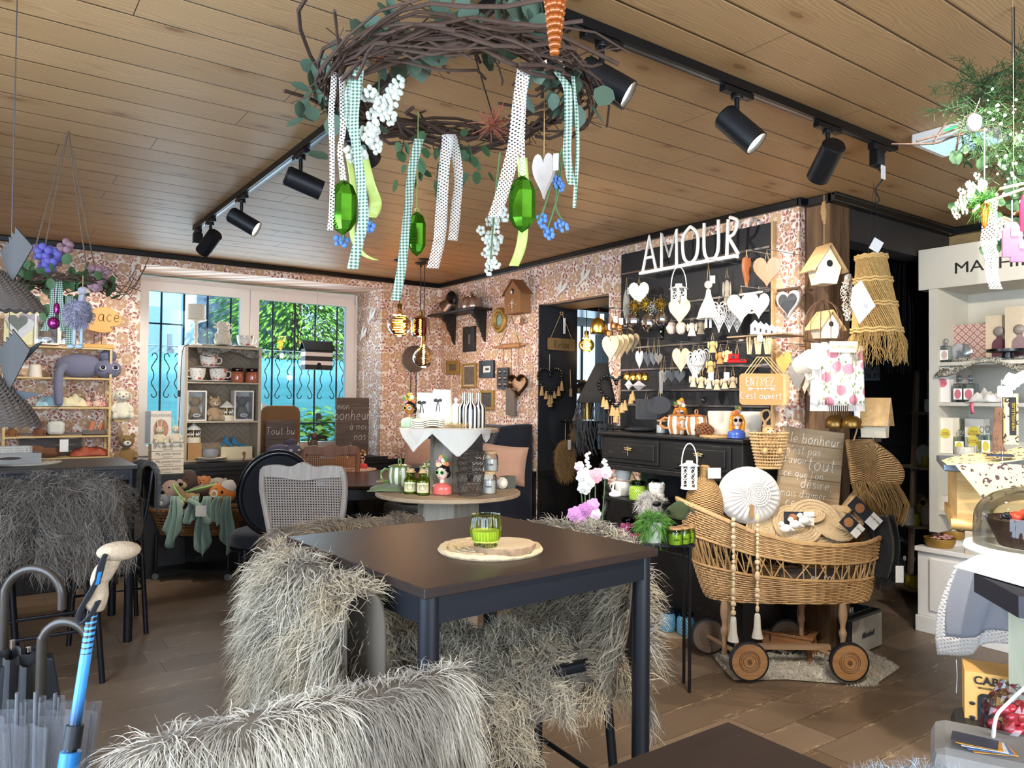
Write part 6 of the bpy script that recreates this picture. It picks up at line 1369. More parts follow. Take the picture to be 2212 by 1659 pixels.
m=M();m.box((3.45,5.7,.05),(.5,1.2,.1));K(m,'base',BLK,t,smooth=False)
def cushion(p,w_,h_,face,col_,label,lean=.25,th=.1,rot=0):
 t=T('cushion',label,'cushion',p,face);t.rotation_euler.rotate_axis('X',-lean);t.rotation_euler.rotate_axis('Y',rot);m=M()
 def f(u,v):
  a,c_=u*2-1,v*2-1;e=(max(0,1-a**4)*max(0,1-c_**4))**.5;return a,c_,e
 for sg in(-1,1):m.grid(lambda u,v:((lambda a,c_,e:(a*w_/2*(1-.06*(1-c_*c_)),sg*th/2*e,h_/2+c_*h_/2*(1-.06*(1-a*a))))(*f(u,v))),14,14)
 K(m,'cover',fabric(col_,sc=120,bump=.8),t);return t
q=P(1083,1040,D=5.25);cushion((q.x,q.y,q.z-.02),.33,.28,'C','a5806c','dusty pink boucle cushion on the banquette right of the display',.2,rot=.1)
q=P(910,1008,D=6.85);cushion((q.x,q.y,q.z-.015),.33,.28,'C','a88270','dusty pink boucle cushion behind the upper tier column',.2);m=M();m.box((0,.02,(q.z+.46)/2),(.3,.26,q.z-.46));S(m,'bolster',VEL,'dark navy bolster under the rear pink cushion','cushion',(q.x,q.y,0),'C',smooth=False)
# ================================================================ right wall decorations
WX=XR-.004
def wall(name,x0,y0,x1,y1,label,cat,X=WX):p,w_,h_=bb(x0,y0,x1,y1,X=X);return T(name,label,cat,p,'R'),w_,h_
def frame(x0,y0,x1,y1,label,fm,pic,fwid=.2,matte=None,oval_=False):
 t,w_,h_=wall('framed_picture',x0,y0,x1,y1,label,'picture');e=w_*fwid
 if oval_:
  m=M();m.tube([((w_/2-e*.4)*math.cos(a),-.012,h_/2+(h_/2-e*.4)*math.sin(a))for a in[i*PI/20 for i in range(40)]],e*.5,10,closed=True);m.tube([((w_/2-e*1.1)*math.cos(a),-.016,h_/2+(h_/2-e*1.1)*math.sin(a))for a in[i*PI/20 for i in range(40)]],e*.25,8,closed=True);K(m,'frame',fm,t)
  m=M();m.at(0,-.006,e);m.ext(oval(w_-2*e,h_-2*e),.004);K(m,'picture',pic,t);return t
 m=M()
 for a,c_ in(((-w_/2,-.022,0),(-w_/2+e,0,h_)),((w_/2-e,-.022,0),(w_/2,0,h_)),((-w_/2+e,-.022,0),(w_/2-e,0,e)),((-w_/2+e,-.022,h_-e),(w_/2-e,0,h_))):m.b2(a,c_)
 K(m,'frame',fm,t,bevel=.003,smooth=False);k=e
 if matte:m=M();m.b2((-w_/2+e,-.006,e),(w_/2-e,-.003,h_-e));K(m,'mount',matte,t,smooth=False);k=e*1.9
 m=M();m.b2((-w_/2+k,-.009,k),(w_/2-k,-.005,h_-k));K(m,'picture',pic,t,smooth=False);return t
PHO=mt('6c6056',.5,var=.7,sc=28);PHB=mt('4a4846',.5,var=.8,sc=45)
frame(1003,706,1028,760,'tall black frame with a narrow photo under the corner shelf',BLKG,PHO,.34)
frame(967,779,993,809,'small ornate bronze frame left of the standing figure photo',GOLDP,PHO,.17)
frame(1000,785,1030,838,'thin gold framed old photo of standing people',GOLDP,PHO,.07,mt('d8c8ac',.6))
frame(1038,779,1069,816,'small black frame with a black and white picture',BLKG,PHB,.2,PAPER)
frame(1040,843,1068,885,'bronze frame with a landscape, partly behind the striped bottles',GOLDP,PHB,.12)
frame(1067,666,1095,719,'oval gilt frame with a small portrait',GOLDP,mt('8aa89c',.5,var=.7,sc=22),.2,oval_=True)
# corner shelf with kettle and mould
t,w_,h_=wall('corner_shelf',945,672,1066,690,'black wooden shelf with carved brackets carrying a kettle','shelf');sz_=P(1005,676,X=XR).z
ya,yb=P(960,690,X=XR).y,P(1064,680,X=XR).y;t.location=(XR,(ya+yb)/2,0);L_=ya-yb
m=M();m.b2((-L_/2,-.2,sz_-.02),(L_/2,-.001,sz_));K(m,'board',mt('171310',.5),t,bevel=.003,smooth=False)
for k in(-.22,.3):
 m=M();m.T=Matrix.Translation((k*L_*1.2,0,0));m.ext([(0,0)],.01)if False else None
 pr=[(0,sz_-.02),(-.15,sz_-.02),(-.14,sz_-.06),(-.09,sz_-.1),(-.08,sz_-.15),(-.04,sz_-.2),(-.03,sz_-.25),(0,sz_-.3)]
 vs=[(s_*.03*(1-i/12),y,z)for s_ in(-1,1)for i,(y,z)in enumerate(pr)];n=len(pr)
 m.add(vs,[tuple(range(n)),tuple(range(2*n-1,n-1,-1))]+[(i,n+i,n+(i+1)%n,(i+1)%n)for i in range(n)])
 for j in range(5):m.ell((0,-.1+j*.02,sz_-.06-j*.045),(.034-j*.004,.02,.02),8,6)
 K(m,'bracket',mt('14110f',.5,sc=80,bump=.6),t)
q=P(1020,672,X=3.74);s4=dep(q)/FPX;t=T('copper_kettle','worn silver and copper kettle standing on the corner shelf','kettle',(3.735,q.y,sz_+.001),'R');TIN=mt('b09a8c',.3,.9,.2)
m=M();m.lathe(smooth([(0,0),(22*s4,0),(23*s4,14*s4),(20*s4,24*s4),(10*s4,29*s4),(0,30*s4)],3),30,sy=.9);m.ell((0,0,34*s4),(5*s4,5*s4,4*s4),10,7);K(m,'body',TIN,t)
m=M();m.tube(smooth([(10*s4,-.03,8*s4),(14*s4,-.05,14*s4),(11*s4,-.05,24*s4),(14*s4,-.05,32*s4)],3),.011,8);m.tube(smooth([(-22*s4,0,22*s4),(-32*s4,0,26*s4),(-28*s4,0,34*s4)],3),.005,6);K(m,'spout_and_handle',TIN,t)
q=P(968,672,X=3.74);t=T('cake_mould','fluted metal cake mould leaning on the corner shelf','baking mould',(3.73,q.y-.02,sz_+.035),'R');m=M();m.at(0,0,.03,ry=.9);m.lathe(smooth([(.02,.07),(.04,.075),(.06,.05),(.085,0),(.09,-.005)],3),40,cap=False);K(m,'body',mt('8a7c70',.35,.9,.3,40),t,solid=.003)
m=M();m.ell((-.0,.03,.1),(.09,.04,.09),16,10);K(m,'dark_mould',mt('1c1a1c',.4,.5),t)
# cuckoo clock
t,w_,h_=wall('cuckoo_clock',1107,606,1150,679,'brown cardboard cuckoo house clock on the wallpaper','clock');KB=mt('96693f',.75);hb_=h_*.62;dp_=.11
m=M();m.ext([(-w_*.4,0),(w_*.4,0),(w_*.4,hb_),(0,h_*.96),(-w_*.4,hb_)],dp_,y=-dp_/2);K(m,'house',KB,t,bevel=.004)
m=M()
for k in(-1,1):m.add([(k*w_*.5,-dp_-.012,hb_-.02),(k*w_*.5,0,hb_-.02),(0,0,h_),(0,-dp_-.012,h_)],[(0,1,2,3)])
K(m,'roof',mt('85592f',.75),t,solid=.006,smooth=False)
m=M();m.at(0,-dp_-.002,hb_*.92);m.ext(oval(.045,.045),.004);K(m,'bird_hole',mt('2a1c12',.9),t);m=M();m.ell((0,-dp_-.01,hb_*1.0),(.012,.008,.016),8,6);K(m,'bird',PAPER,t)
m=M();m.box((0,-dp_-.003,hb_*.42),(.005,.003,.07));m.box((.01,-dp_-.003,hb_*.42+.012),(.05,.003,.005),r=.4)
for a in range(0,360,90):m.box((.05*math.cos(math.radians(a)),-dp_-.002,hb_*.4+.05*math.sin(math.radians(a))),(.006,.002,.006))
K(m,'hands',PAPER,t,smooth=False);m=M();m.cyl((.005,-.02,0),(.005,-.02,-.06),.001,n=4);m.at(.02,-.02,-.1);m.ext(oval(.05,.07),.008);K(m,'pendulum',KB,t)
for i,(px,py)in enumerate(((1216,632),(1265,605))):swallow(px,py,1.1,'white ceramic swallow above the kitchen opening, %s'%['left and lower','right and higher'][i],'R',X=XR-.01)
# rolling pin rack with moulds
t,w_,h_=wall('rolling_pin_hanger',1070,735,1143,755,'old rolling pin hung on cords carrying baking tins','wall decoration');m=M();m.lathe(smooth([(0,-w_/2),(.008,-w_/2),(.012,-w_*.38),(.008,-w_*.3),(.02,-w_*.28),(.022,w_*.28),(.008,w_*.3),(.012,w_*.38),(0,w_/2)],2),16);m.v=[(v[2],v[1]-.03,v[0]+.03)for v in m.v];K(m,'rolling_pin',mt('b98552',.5,var=.3),t)
m=M();m.tube([(-w_*.28,-.03,.05),(0,-.01,h_+.21),(w_*.28,-.03,.05)],.0025,5);K(m,'cord',BLK,t)
def hung(x0,y0,x1,y1,cordx,corday,label,build,cat='baking mould',name='baking_mould'):
 t,w_,h_=wall(name,x0,y0,x1,y1,label,cat,XR-.03);build(t,w_,h_);m=M();cz=P(cordx,corday,X=XR-.03).z-t.location.z;m.cyl((0,0,h_*.98),(0,0,cz),.002,n=5);K(m,'cord',BLK,t);return t
def muff(t,w_,h_):
 m=M();m.b2((-w_/2,-.01,0),(w_/2,.01,h_));K(m,'tray',mt('4a4442',.45,.8,.3),t,smooth=False)
 for i in range(3):
  for j in(-1,1):m=M();m.at(j*w_*.24,-.011,h_*(.12+.3*i));m.lathe([(0,0)],3)if False else m.ell((0,0,h_*.08),(w_*.17,.008,h_*.1),12,8);K(m,'cup',mt('7a706a',.3,.9,.3),t)
hung(1075,794,1098,840,1085,752,'dark muffin tin with six cups under the rolling pin',muff)
def htin(t,w_,h_):
 m=M();m.at(0,-.02,0);hp=heart(w_,h_,36);m.tube([(x,0,z)for x,z in hp],.006,6,closed=True);m.tube([(x*.86,.03,z*.86+h_*.06)for x,z in hp],.004,6,closed=True);n=len(hp)
 m.add([(x,-.0,z)for x,z in hp]+[(x*.8,.03,z*.8+h_*.08)for x,z in hp],[(i,(i+1)%n,n+(i+1)%n,n+i)for i in range(n)]);K(m,'rim',mt('5c4630',.35,.9,.4,60),t)
 m=M();m.at(0,.012,h_*.08);m.ext(heart(w_*.8,h_*.8),.004);K(m,'base',mt('b98a62',.4,.5,.4),t)
hung(1100,810,1140,858,1121,752,'heart shaped fluted tin with copper inside, under the rolling pin',htin)
hung(1095,838,1113,897,1104,752,'narrow metal grater hanging behind the heart tin',lambda t,w_,h_:K((lambda m:(m.b2((-w_/2,-.015,0),(w_/2,.01,h_)),m)[1])(M()),'grater',mt('8a8078',.4,.8,.5,200,.8),t,smooth=False))
t,w_,h_=wall('round_mould',873,745,918,803,'round dull metal pan lid hanging behind the pear bulb','pan',3.7)if False else(None,0,0)
p,w_,h_=bb(875,748,912,803,Y=YW-.03);t=T('pan_lid','round dull metal lid hanging behind the pear shaped bulb','pan lid',p,'L');m=M();m.at(0,0,h_/2,rx=PI/2);m.lathe(smooth([(0,0),(h_*.45,0),(h_*.5,.015),(h_*.48,.02),(0,.022)],2),36);K(m,'lid',mt('7e736c',.35,.85,.2),t);m=M()
for k in(-1,1):m.cyl((k*.03,0,0),(k*.03,0,-.4),.004,n=5)
K(m,'cords',BLK,t)
# ---------------------------------------------------------------- black reveal of the kitchen opening
RY=DY1-.02
def rev(name,x0,y0,x1,y1,label,cat,Y=RY):p,w_,h_=bb(x0,y0,x1,y1,Y=Y);return T(name,label,cat,p,'L'),w_,h_
t,w_,h_=rev('relax_sign',1184,731,1241,757,'small wooden sign reading Relax on a cord in the opening','sign',RY-.02);m=M();m.ext(rrect(w_,h_,.012),.015);K(m,'board',mt('8a6a40',.7,var=.3,sc=14),t)
m=M();m.hand('Relax',h_*.62,(0,-.01,h_*.18),.0025);K(m,'lettering',mt('2a1a0c',.8),t);m=M();zt_=h_*3.0;m.tube([(-w_*.4,0,h_),(-.01,0,zt_),(.01,0,zt_),(w_*.4,0,h_)],.0025,5);m.tube([(.018*math.cos(a),0,zt_+.01+.01*math.sin(a))for a in[i*PI/6 for i in range(12)]],.003,5,closed=True);K(m,'cord',STRING,t)
m=M();m.b2((.01,-.012,h_*1.4),(.035,-.01,h_*2.7));K(m,'tag',PAPER,t,smooth=False)
def bead_heart(name,p,w_,h_,face,label,seed=1,ropelen=.12,tass=9):
 t=T(name,label,'wall decoration',p,face);rg=random.Random(seed);m=M();hp=heart(w_,h_*.72,40)
 for x,z in hp:m.ell((x,rg.uniform(-.008,0),z+h_*.28),.0115,7,5)
 K(m,'beads',BLKG,t)
 for k in range(tass):
  x,z=hp[int(11+k*18/tass)];m=M();l=h_*rg.uniform(.22,.3);m.ell((x,-.012,z+h_*.28-.02),.008,8,6);m.lathe([(.006,-.02),(.01,-.03),(.02,-l),(0,-l)],9,c=(x,-.012,z+h_*.28));K(m,'tassel',JUTE,t)
 m=M();m.cyl((0,0,h_*.9),(0,0,h_+ropelen),.003,n=5);K(m,'cord',STRING,t);return t
p,w_,h_=bb(1161,796,1212,880,Y=RY-.02);bead_heart('bead_heart',p,w_,h_,'L','black bead heart with jute tassels on the dark reveal')
def feather(p,w_,h_,face,label,seed=1):
 t=T('jute_feather',label,'wall decoration',p,face);m=M();m.tube([(0,0,0),(0,0,h_*1.45)],.004,6);K(m,'cord',STRING,t)
 m=M();m.ext([(x*w_*.8,z*h_*.95)for x,z in bez([(0,.02),(.3,.1),(.48,.4),(.45,.7),(.25,.95),(0,1),(-.25,.95),(-.45,.7),(-.48,.4),(-.3,.1)],3)],.02);K(m,'core',mt('a58353',.95),t)
 fur(m,'fibres',furmat('7e6038','c6a26c'),t,3200,.035,.0018,(0,0,-.8),.7,.3,.15,40,.3,seed=seed);m=M();m.b2((.0,-.035,h_*.75),(.035,-.033,h_*.98));K(m,'tag',PAPER,t,smooth=False);return t
p,w_,h_=bb(1193,948,1248,1040,Y=RY-.03);feather(p,w_,h_,'L','large jute feather hanging on the dark reveal')
p,w_,h_=bb(1232,892,1262,955,Y=RY-.03);t=feather(p,w_,h_,'L','smaller jute feather beside the big one',3)
m=M();q=P(1233,838,Y=RY-.02);m.cyl((q.x,q.y,q.z),(q.x-.01,q.y,q.z+.16),.003,n=5);m.box((q.x,q.y,q.z-.04),(.03,.003,.07));S(m,'string_tag',[STRING],'loose string with a white label on the dark reveal','tag')
# kitchen things seen through the opening
p,w_,h_=bb(1246,640,1318,672,Y=5.6);m=M();m.b2((-.4,0,0),(.5,.5,h_));S(m,'extractor_hood',STEEL,'brushed steel extractor hood inside the kitchen opening','hood',(p.x,5.6,p.z),'L',smooth=False)
p,w_,h_=bb(1246,690,1330,960,Y=7.1);t=T('kitchen_window','bright kitchen window with white blind seen through the opening','window',(p.x,7.12,p.z),0);m=M();m.b2((-.75,0,0),(.75,.03,h_));K(m,'daylit_pane',emit('bfe0f5',1.3),t,smooth=False);m=M()
for x in(-.75,-.25,.25,.75):m.b2((x-.02,-.02,0),(x+.02,0,h_))
for z in(0,h_*.5,h_):m.b2((-.77,-.022,z-.02),(.77,-.002,z+.02))
K(m,'frame',WHT,t,smooth=False)
q=P(1270,850,D=6.3);t=T('dome_lamp','black dome table lamp with brass base in the kitchen','lamp',(q.x,q.y,q.z),'C');m=M();m.lathe(smooth([(.12,0),(.11,.06),(.05,.11),(0,.12)],3),28,cap=False);K(m,'shade',BLKG,t);m=M();m.lathe([(0,-.22),(.05,-.22),(.05,-.06),(.02,-.02),(.02,0),(0,0)],20);K(m,'base',BRASS,t)
m=M();m.b2((4.5,4.95,0),(6.2,5.6,.95));m.b2((4.5,4.9,.95),(6.2,5.6,.99));S(m,'kitchen_counter',BLKW,'dark kitchen counter beyond the opening','counter',smooth=False)
m=M();m.box((q.x,q.y,q.z-.24),(.35,.3,.02));m.box((q.x,q.y,(q.z-.25+.99)/2),(.05,.2,max(.02,q.z-.25-.99)));S(m,'counter_shelf',BLKG,'small black shelf carrying the dome lamp','shelf',smooth=False)
# ================================================================ product wall
pa,pb=P(1345,700,X=XR).y,P(1672,700,X=XR).y;pt_=2.488
t=T('product_board','black wall panel with steel rails for hanging goods','display panel',(XR-.001,(pa+pb)/2,0),'R');pw_=pa-pb
m=M();m.b2((-pw_/2,-.016,1.0),(pw_/2,0,pt_));K(m,'board',mt('16171b',.6),t,smooth=False)
m=M();m.b2((pw_/2,-.03,1.0),(pw_/2+.012,0,pt_));K(m,'wooden_edge',PINEV,t,smooth=False)
for y_ in(545,637,678,735,790,842,878):
 m=M();z=P(1610,y_,X=XR).z;m.b2((-pw_/2+.02,-.03,z-.006),(pw_/2-.01,-.017,z+.006));K(m,'rail',STEEL,t,smooth=False)
HK=mt('c8cacc',.25,.9)
def hang(kind,x0,y0,x1,y1,X,col_,label,cy_=None,cat='ornament',grp=None,tag_=False,mat=None,turn=0,cordm=None):
 p,w_,h_=bb(x0,y0,x1,y1,X=X);w_=(x1-x0)*dep(p)/FPX*1.05;t=T({'heart':'hanging_heart','bell':'brass_bell'}.get(kind,kind),label,cat,p,-55+turn,grp);C_=mat or mt(col_ or 'efe9da',.55,var=.15)
 m=M()
 if kind=='heart' or kind=='heart_mirror':m.ext(heart(w_,h_),.018);K(m,'body',C_,t,bevel=.003)
 elif kind=='bell':m.lathe(smooth([(w_*.42,0),(w_*.48,h_*.1),(w_*.46,h_*.5),(w_*.3,h_*.85),(0,h_)],3),24);K(m,'body',C_,t);m=M();m.lathe([(w_*.38,.002),(0,.004)],20);K(m,'mouth',mt('1a120a',.8),t)
 elif kind=='disco_ball':
  m.ell((0,0,h_/2),(w_/2,w_/2,h_/2),18,12);o=K(m,'mirror_facets',CHROME,t,smooth=False)
 elif kind=='felt_ball':m.ell((0,0,h_/2),(w_/2,w_/2,h_/2),16,11,bump=.12);K(m,'body',fabric(col_),t)
 elif kind=='filigree_heart':
  for k in(1,.72,.45):m.tube([(x*k,0,z*k+h_*(1-k)*.55)for x,z in heart(w_,h_)],.0032,5,closed=True)
  for k in range(8):a=k*PI/4;m.tube([(0,0,h_*.55),(w_*.22*math.cos(a),0,h_*.55+h_*.2*math.sin(a)),(w_*.3*math.cos(a+.5),0,h_*.55+h_*.25*math.sin(a+.5))],.0022,4)
  K(m,'wirework',C_,t)
 elif kind=='fairy_doll':
  m.lathe(smooth([(w_*.5,h_*.2),(w_*.42,h_*.35),(w_*.15,h_*.62),(w_*.1,h_*.75),(0,h_*.78)],3),30,cap=False);m.grid(lambda u,v:(w_*(.5-.3*v)*(1+.12*math.sin(u*90))*math.cos(2*PI*u),w_*(.5-.3*v)*(1+.12*math.sin(u*90))*math.sin(2*PI*u),h_*(.18+.3*v)),90,3,cu=True);K(m,'dress',C_,t)
  m=M();m.ell((0,0,h_*.86),h_*.08,12,8);K(m,'head',mt('eed8c4',.6),t);m=M()
  for k in(-1,1):m.tube([(k*w_*.1,0,h_*.25),(k*w_*.1,0,0)],h_*.025,6)
  K(m,'legs',WHT,t)
 elif kind=='rabbit_charm':
  m.ell((0,0,h_*.62),(w_*.3,w_*.28,h_*.24),12,8);m.lathe([(w_*.38,0),(w_*.2,h_*.45)],14)
  for k in(-1,1):m.ell((k*w_*.36,0,h_*.55),(w_*.1,w_*.08,h_*.26),8,6)
  K(m,'body',fabric(col_),t)
 elif kind=='house_ornament':m.b2((-w_/2,-.015,0),(w_/2,.015,h_*.65));m.add([(-w_*.55,-.02,h_*.62),(w_*.55,-.02,h_*.62),(0,-.02,h_),(-w_*.55,.02,h_*.62),(w_*.55,.02,h_*.62),(0,.02,h_)],[(0,1,2),(5,4,3),(0,2,5,3),(2,1,4,5)]);K(m,'body',C_,t,smooth=False);m=M();m.box((0,-.016,h_*.35),(w_*.2,.003,h_*.25));K(m,'window',INK,t,smooth=False)
 elif kind=='bow':
  for k in range(9):a=k*2*PI/9;m.at(0,0,h_/2,ry=a);m.tube(smooth([(0,0,0),(w_*.3,-.01,w_*.12),(w_*.5,0,0),(w_*.3,.01,-w_*.1),(0,0,0)],3),.004,5)
  m.at();K(m,'loops',C_,t)
 elif kind=='slate_board':m.ext(oval(w_,h_)if turn==1 else rrect(w_,h_,.012),.008);K(m,'slate',mt('2c2d31',.75,var=.2),t)
 elif kind=='leaf_spoon':m.ext(oval(w_,h_),.01);K(m,'body',C_,t)
 elif kind=='gem_box':m.lathe([(0,0),(w_*.5,h_*.5),(0,h_)],4);m.tube([(w_*.51*math.cos(a),w_*.51*math.sin(a),h_*.5)for a in(0,PI/2,PI,1.5*PI)],.002,4,closed=True);K(m,'body',C_,t,smooth=False)
 elif kind=='stick_bundle':
  rg=random.Random(int(x0))
  for k in range(14):x=rg.uniform(-.5,.5)*w_;m.cyl((x*.5,rg.uniform(-.015,.015),0),(x,rg.uniform(-.015,.015),h_*rg.uniform(.8,1)),.004,n=5)
  K(m,'sticks',C_,t)
 if cy_:
  zc=(y0-cy_)*dep(p)/FPX;m=M();m.tube([(-.008,0,h_*.93),(0,0,h_+zc),(.008,0,h_*.93)],.0016,4);K(m,'cord',cordm or STRING,t)
  m=M();m.cyl((0,0,h_+zc),(.0,(XR-.02-X)*.99,h_+zc+.004),.002,n=5);o=K(m,'hook',HK,t);o.rotation_euler=(0,0,math.radians(-90+55-turn))
 if tag_:m=M();m.box((w_*.2,-.022,h_*.95),(.028,.002,.045));K(m,'tag',PAPER,t,smooth=False)
 return t
WD=wood('a5663c','84492a',2,1,.45);WDL=wood('e0c9a0','c9ab7c',2,1,.6);CRM=mt('f3ead6',.5,var=.05)
hang('heart',1359,610,1401,662,3.62,'','big cream enamel heart with faded print, top left of the product wall',598,mat=CRM)
hang('leaf_spoon',1346,626,1360,692,3.6,'8f8c84','long grey metal leaf hanging at the panel left edge',600,tag_=True,turn=40)
for i,(a,b_,c_,d_)in enumerate(((1352,674,1386,714),(1387,676,1419,718),(1416,672,1446,706))):hang('disco_ball',a,b_,c_,d_,3.6-.03*i,'','small mirrored disco ball, %s of three'%['left','middle','right'][i],b_-22)
for i,(a,b_,cc)in enumerate(((1358,650,'b99a3c'),(1382,646,'c8b04c'),(1414,646,'c9a93c'),(1400,652,'cfd0d2'))):hang('bow',a,b_,a+26,b_+24,3.58,cc,['gold gift bow, leftmost above the disco balls','gold gift bow, second from left above the disco balls','gold gift bow, rightmost above the disco balls','silver gift bow between the gold ones'][i],b_-10,mat=mt(cc,.2,.9))
t=hang('lantern',1446,602,1486,672,3.52,'','white openwork lantern hanging from the top rail',575)if False else None
def lantern(x0,y0,x1,y1,X,label,D=None):
 p,w_,h_=bb(x0,y0,x1,y1,**({'X':X}if X else{'D':D}));w_=(x1-x0)*dep(p)/FPX;t=T('lantern',label,'lantern',p,'C');W2=mt('f1efe9',.35);r=w_*.38;hb=h_*.62
 m=M();m.lathe([(0,0),(r*1.1,0),(r*1.1,.01),(0,.01)],24);K(m,'base',W2,t);m=M();m.lathe(smooth([(r*1.3,hb*.82),(r*.9,hb*.88),(r*.45,hb*.93),(r*.45,hb),(0,hb)],2),24);K(m,'roof',W2,t)
 m=M()
 for k in range(6):a=k*PI/3+.2;m.box((r*math.cos(a),r*math.sin(a),hb*.42),(.004,w_*.12,hb*.8),r=a)
 for k in range(6):
  a=k*PI/3+.2+PI/6
  for z in(.25,.45,.65):m.tube([(r*.92*math.cos(a)-.012*math.sin(a)*math.cos(b_),r*.92*math.sin(a)+.012*math.cos(a)*math.cos(b_),hb*z+.012*math.sin(b_))for b_ in[i*PI/5 for i in range(10)]],.002,4,closed=True)
 K(m,'openwork',W2,t);m=M();m.lathe([(0,.01),(r*.35,.01),(r*.35,hb*.35),(0,hb*.35)],16);K(m,'candle',CREAM,t)
 m=M();m.tube([(r*1.0*math.cos(a),0,hb*.85+(h_-hb*.85)*math.sin(a))for a in[i*PI/14 for i in range(15)]],.003,6);K(m,'handle',W2,t);return t
lantern(1444,576,1488,675,3.5,'white openwork lantern hanging high on the product wall')
hang('heart',1446,646,1490,702,3.45,'','pale yellow heart with dried herbs, below the hanging lantern',640,mat=mt('e8d89c',.6,var=.35,sc=28),tag_=True)
hang('bell',1275,684,1311,722,3.5,'','large hammered brass bell at the left of the product wall',662,cat='bell',mat=BRASS,cordm=mt('5a1f1a',.7),tag_=True,turn=10)
for i,(a,b_)in enumerate(((1306,706),(1318,690),(1330,694))):hang('bell',a,b_,a+18,b_+22,3.56,'','small copper bell bunch, %s behind the large brass bell'%['left','middle','right'][i],b_-40,cat='bell',mat=mt('8a5a34',.35,.8,.3),cordm=mt('5a2a22',.7),tag_=True)
for i in range(5):hang('heart',1301+i*13,726-i*1.5,1337+i*11,782-i*5,3.42+.07*i,'','pale wooden heart with stag face, %s in the row of five'%['frontmost','second','third','fourth','rearmost'][i],708,grp='stag hearts in a row',mat=WDL,turn=-5)
t=bpy.context.scene.objects
for i,(a,cc)in enumerate(((1373,'a8aaaa'),(1391,'3a3b3f'),(1404,'55565a'),(1414,'6c6458'))):hang('heart',a,758+i*2,a+17,798-i*3,3.5,cc,['light grey zinc heart','black slate heart','dark grey slate heart','grey brown heart'][i]+' in the short row beneath the disco balls',730)
for i,a in enumerate((1440,1461)):hang('felt_ball',a,696,a+21,722,3.5,'d9c2b2','fluffy pinkish pompom, %s one under the herb heart'%['left','right'][i],690)
hang('rabbit_charm',1483,692,1506,726,3.5,'e6dcc2','cream rabbit charm in a checked dress',685);hang('rabbit_charm',1503,690,1524,722,3.6,'d9c7a8','beige rabbit charm behind the checked dress one',683)
hang('fairy_doll',1508,600,1552,708,3.5,'','white fairy doll in a ruffled tulle dress',560,mat=mt('f0e6d0',.8,sc=90,bump=.6),tag_=True)
hang('rabbit_charm',1560,596,1580,660,3.6,'a79c8c','slim grey fabric hare hanging right of the fairy doll',580)
for i,a in enumerate((1538,1560,1577)):hang('filigree_heart',a,652+i*3,a+30,718,3.5+.06*i,'','white wire filigree heart, %s of the big three'%['front','middle','rear'][i],640,mat=mt('efece6',.5),grp='big white filigree hearts')
hang('heart',1573,636,1628,698,3.5,'','large cream painted heart at the centre right',618,mat=CRM);hang('heart',1618,634,1660,690,3.6,'','large cream painted heart behind the other at the panel right',620,mat=CRM)
hang('heart',1601,556,1624,620,3.5,'','narrow turned wooden heart board, left of two',540,mat=WD,turn=55);hang('heart',1629,556,1684,622,3.5,'','wide wooden heart board, right of two',538,mat=WD)
for i in range(5):hang('house_ornament',1622+i*12,692+i*3,1640+i*12,722+i*2,3.42+.05*i,'','small white wooden house, %s in the row of five'%['frontmost','second','third','fourth','rearmost'][i],None,mat=WHT,grp='white houses in a row')
m=M();p=P(1640,724,X=3.5);m.box((0,0,0),(.36,.1,.008));m.box((0,.12,0),(.34,.14,.006));S(m,'glass_shelf',mt('9a8060',.6),'short shelf carrying the row of white houses','shelf',(3.5,p.y,p.z-.004),'R',smooth=False)
t=hang('toy_car',1572,762,1612,788,3.45,'','shiny red car ornament hanging over the sign',738,cat='toy car');w_=40*dep(t.location)/FPX;m=M();m.b2((-w_/2,-.02,.01),(w_/2,.02,.03));m.b2((-w_*.45,-.018,.03),(w_*.1,.018,.06));K(m,'body',mt('c4151c',.1),t,bevel=.005);m=M();m.b2((-w_*.3,-.021,.035),(-w_*.1,.021,.052));m.b2((w_*.15,-.021,.02),(w_*.4,.021,.028));K(m,'window',INK,t,smooth=False)
hang('heart',1453,752,1489,806,3.45,'','wooden heart half painted with white boards',738,mat=WDL)
for i,a in enumerate((1484,1496,1505)):hang('filigree_heart',a,760-i*3,a+26,814-i*6,3.46+.05*i,'','small white filigree heart, %s of the lower three'%['front','middle','rear'][i],745,mat=mt('efece6',.5),grp='small white filigree hearts')
for i,(a,b_,cc)in enumerate(((1528,732,'d9a874'),(1545,756,'c78a4a'),(1560,752,'e3c08c'),(1524,775,'d6b070'))):hang('rabbit_charm',a,b_,a+22,b_+30,3.5,cc,['tan giraffe like animal charm','orange fox charm','pale yellow animal charm','small mustard bird charm'][i]+' near the red car',b_-12)
for i,a in enumerate((1610,1630,1650)):hang('stick_bundle',a,728,a+16,765,3.46,'','bundle of pale wooden sticks with feathers, %s of three'%['left','middle','right'][i],722,mat=WDL,tag_=(i==1))
for i,a in enumerate((1440,1458,1424)):hang('heart',a,800,a+22,828,3.47,['2e2e31','3a3a3e','76746e'][i],['black heart, left of the two dark ones','black heart, right of the two dark ones','grey heart left of the black ones'][i],770)
for i in range(6):hang('rabbit_charm',1488+i*17,806+(3-abs(i-3))*3,1508+i*17,836+(3-abs(i-3))*2,3.42,['d9c6a4','cdb890','e0cfb0','c9b494','d2bd98','b9a184'][i],'beige linen animal head, %s in the bottom row'%['first','second','third','fourth','fifth','last'][i],790,tag_=(i%2==0))
for i in range(4):hang('bell',1347+i*13,803+(i%2)*2,1363+i*13,822+(i%2),3.5,'','small brass bell on a red cord, %s of four'%['first','second','third','fourth'][i],778,cat='bell',mat=BRASS,cordm=mt('5a1f1a',.7))
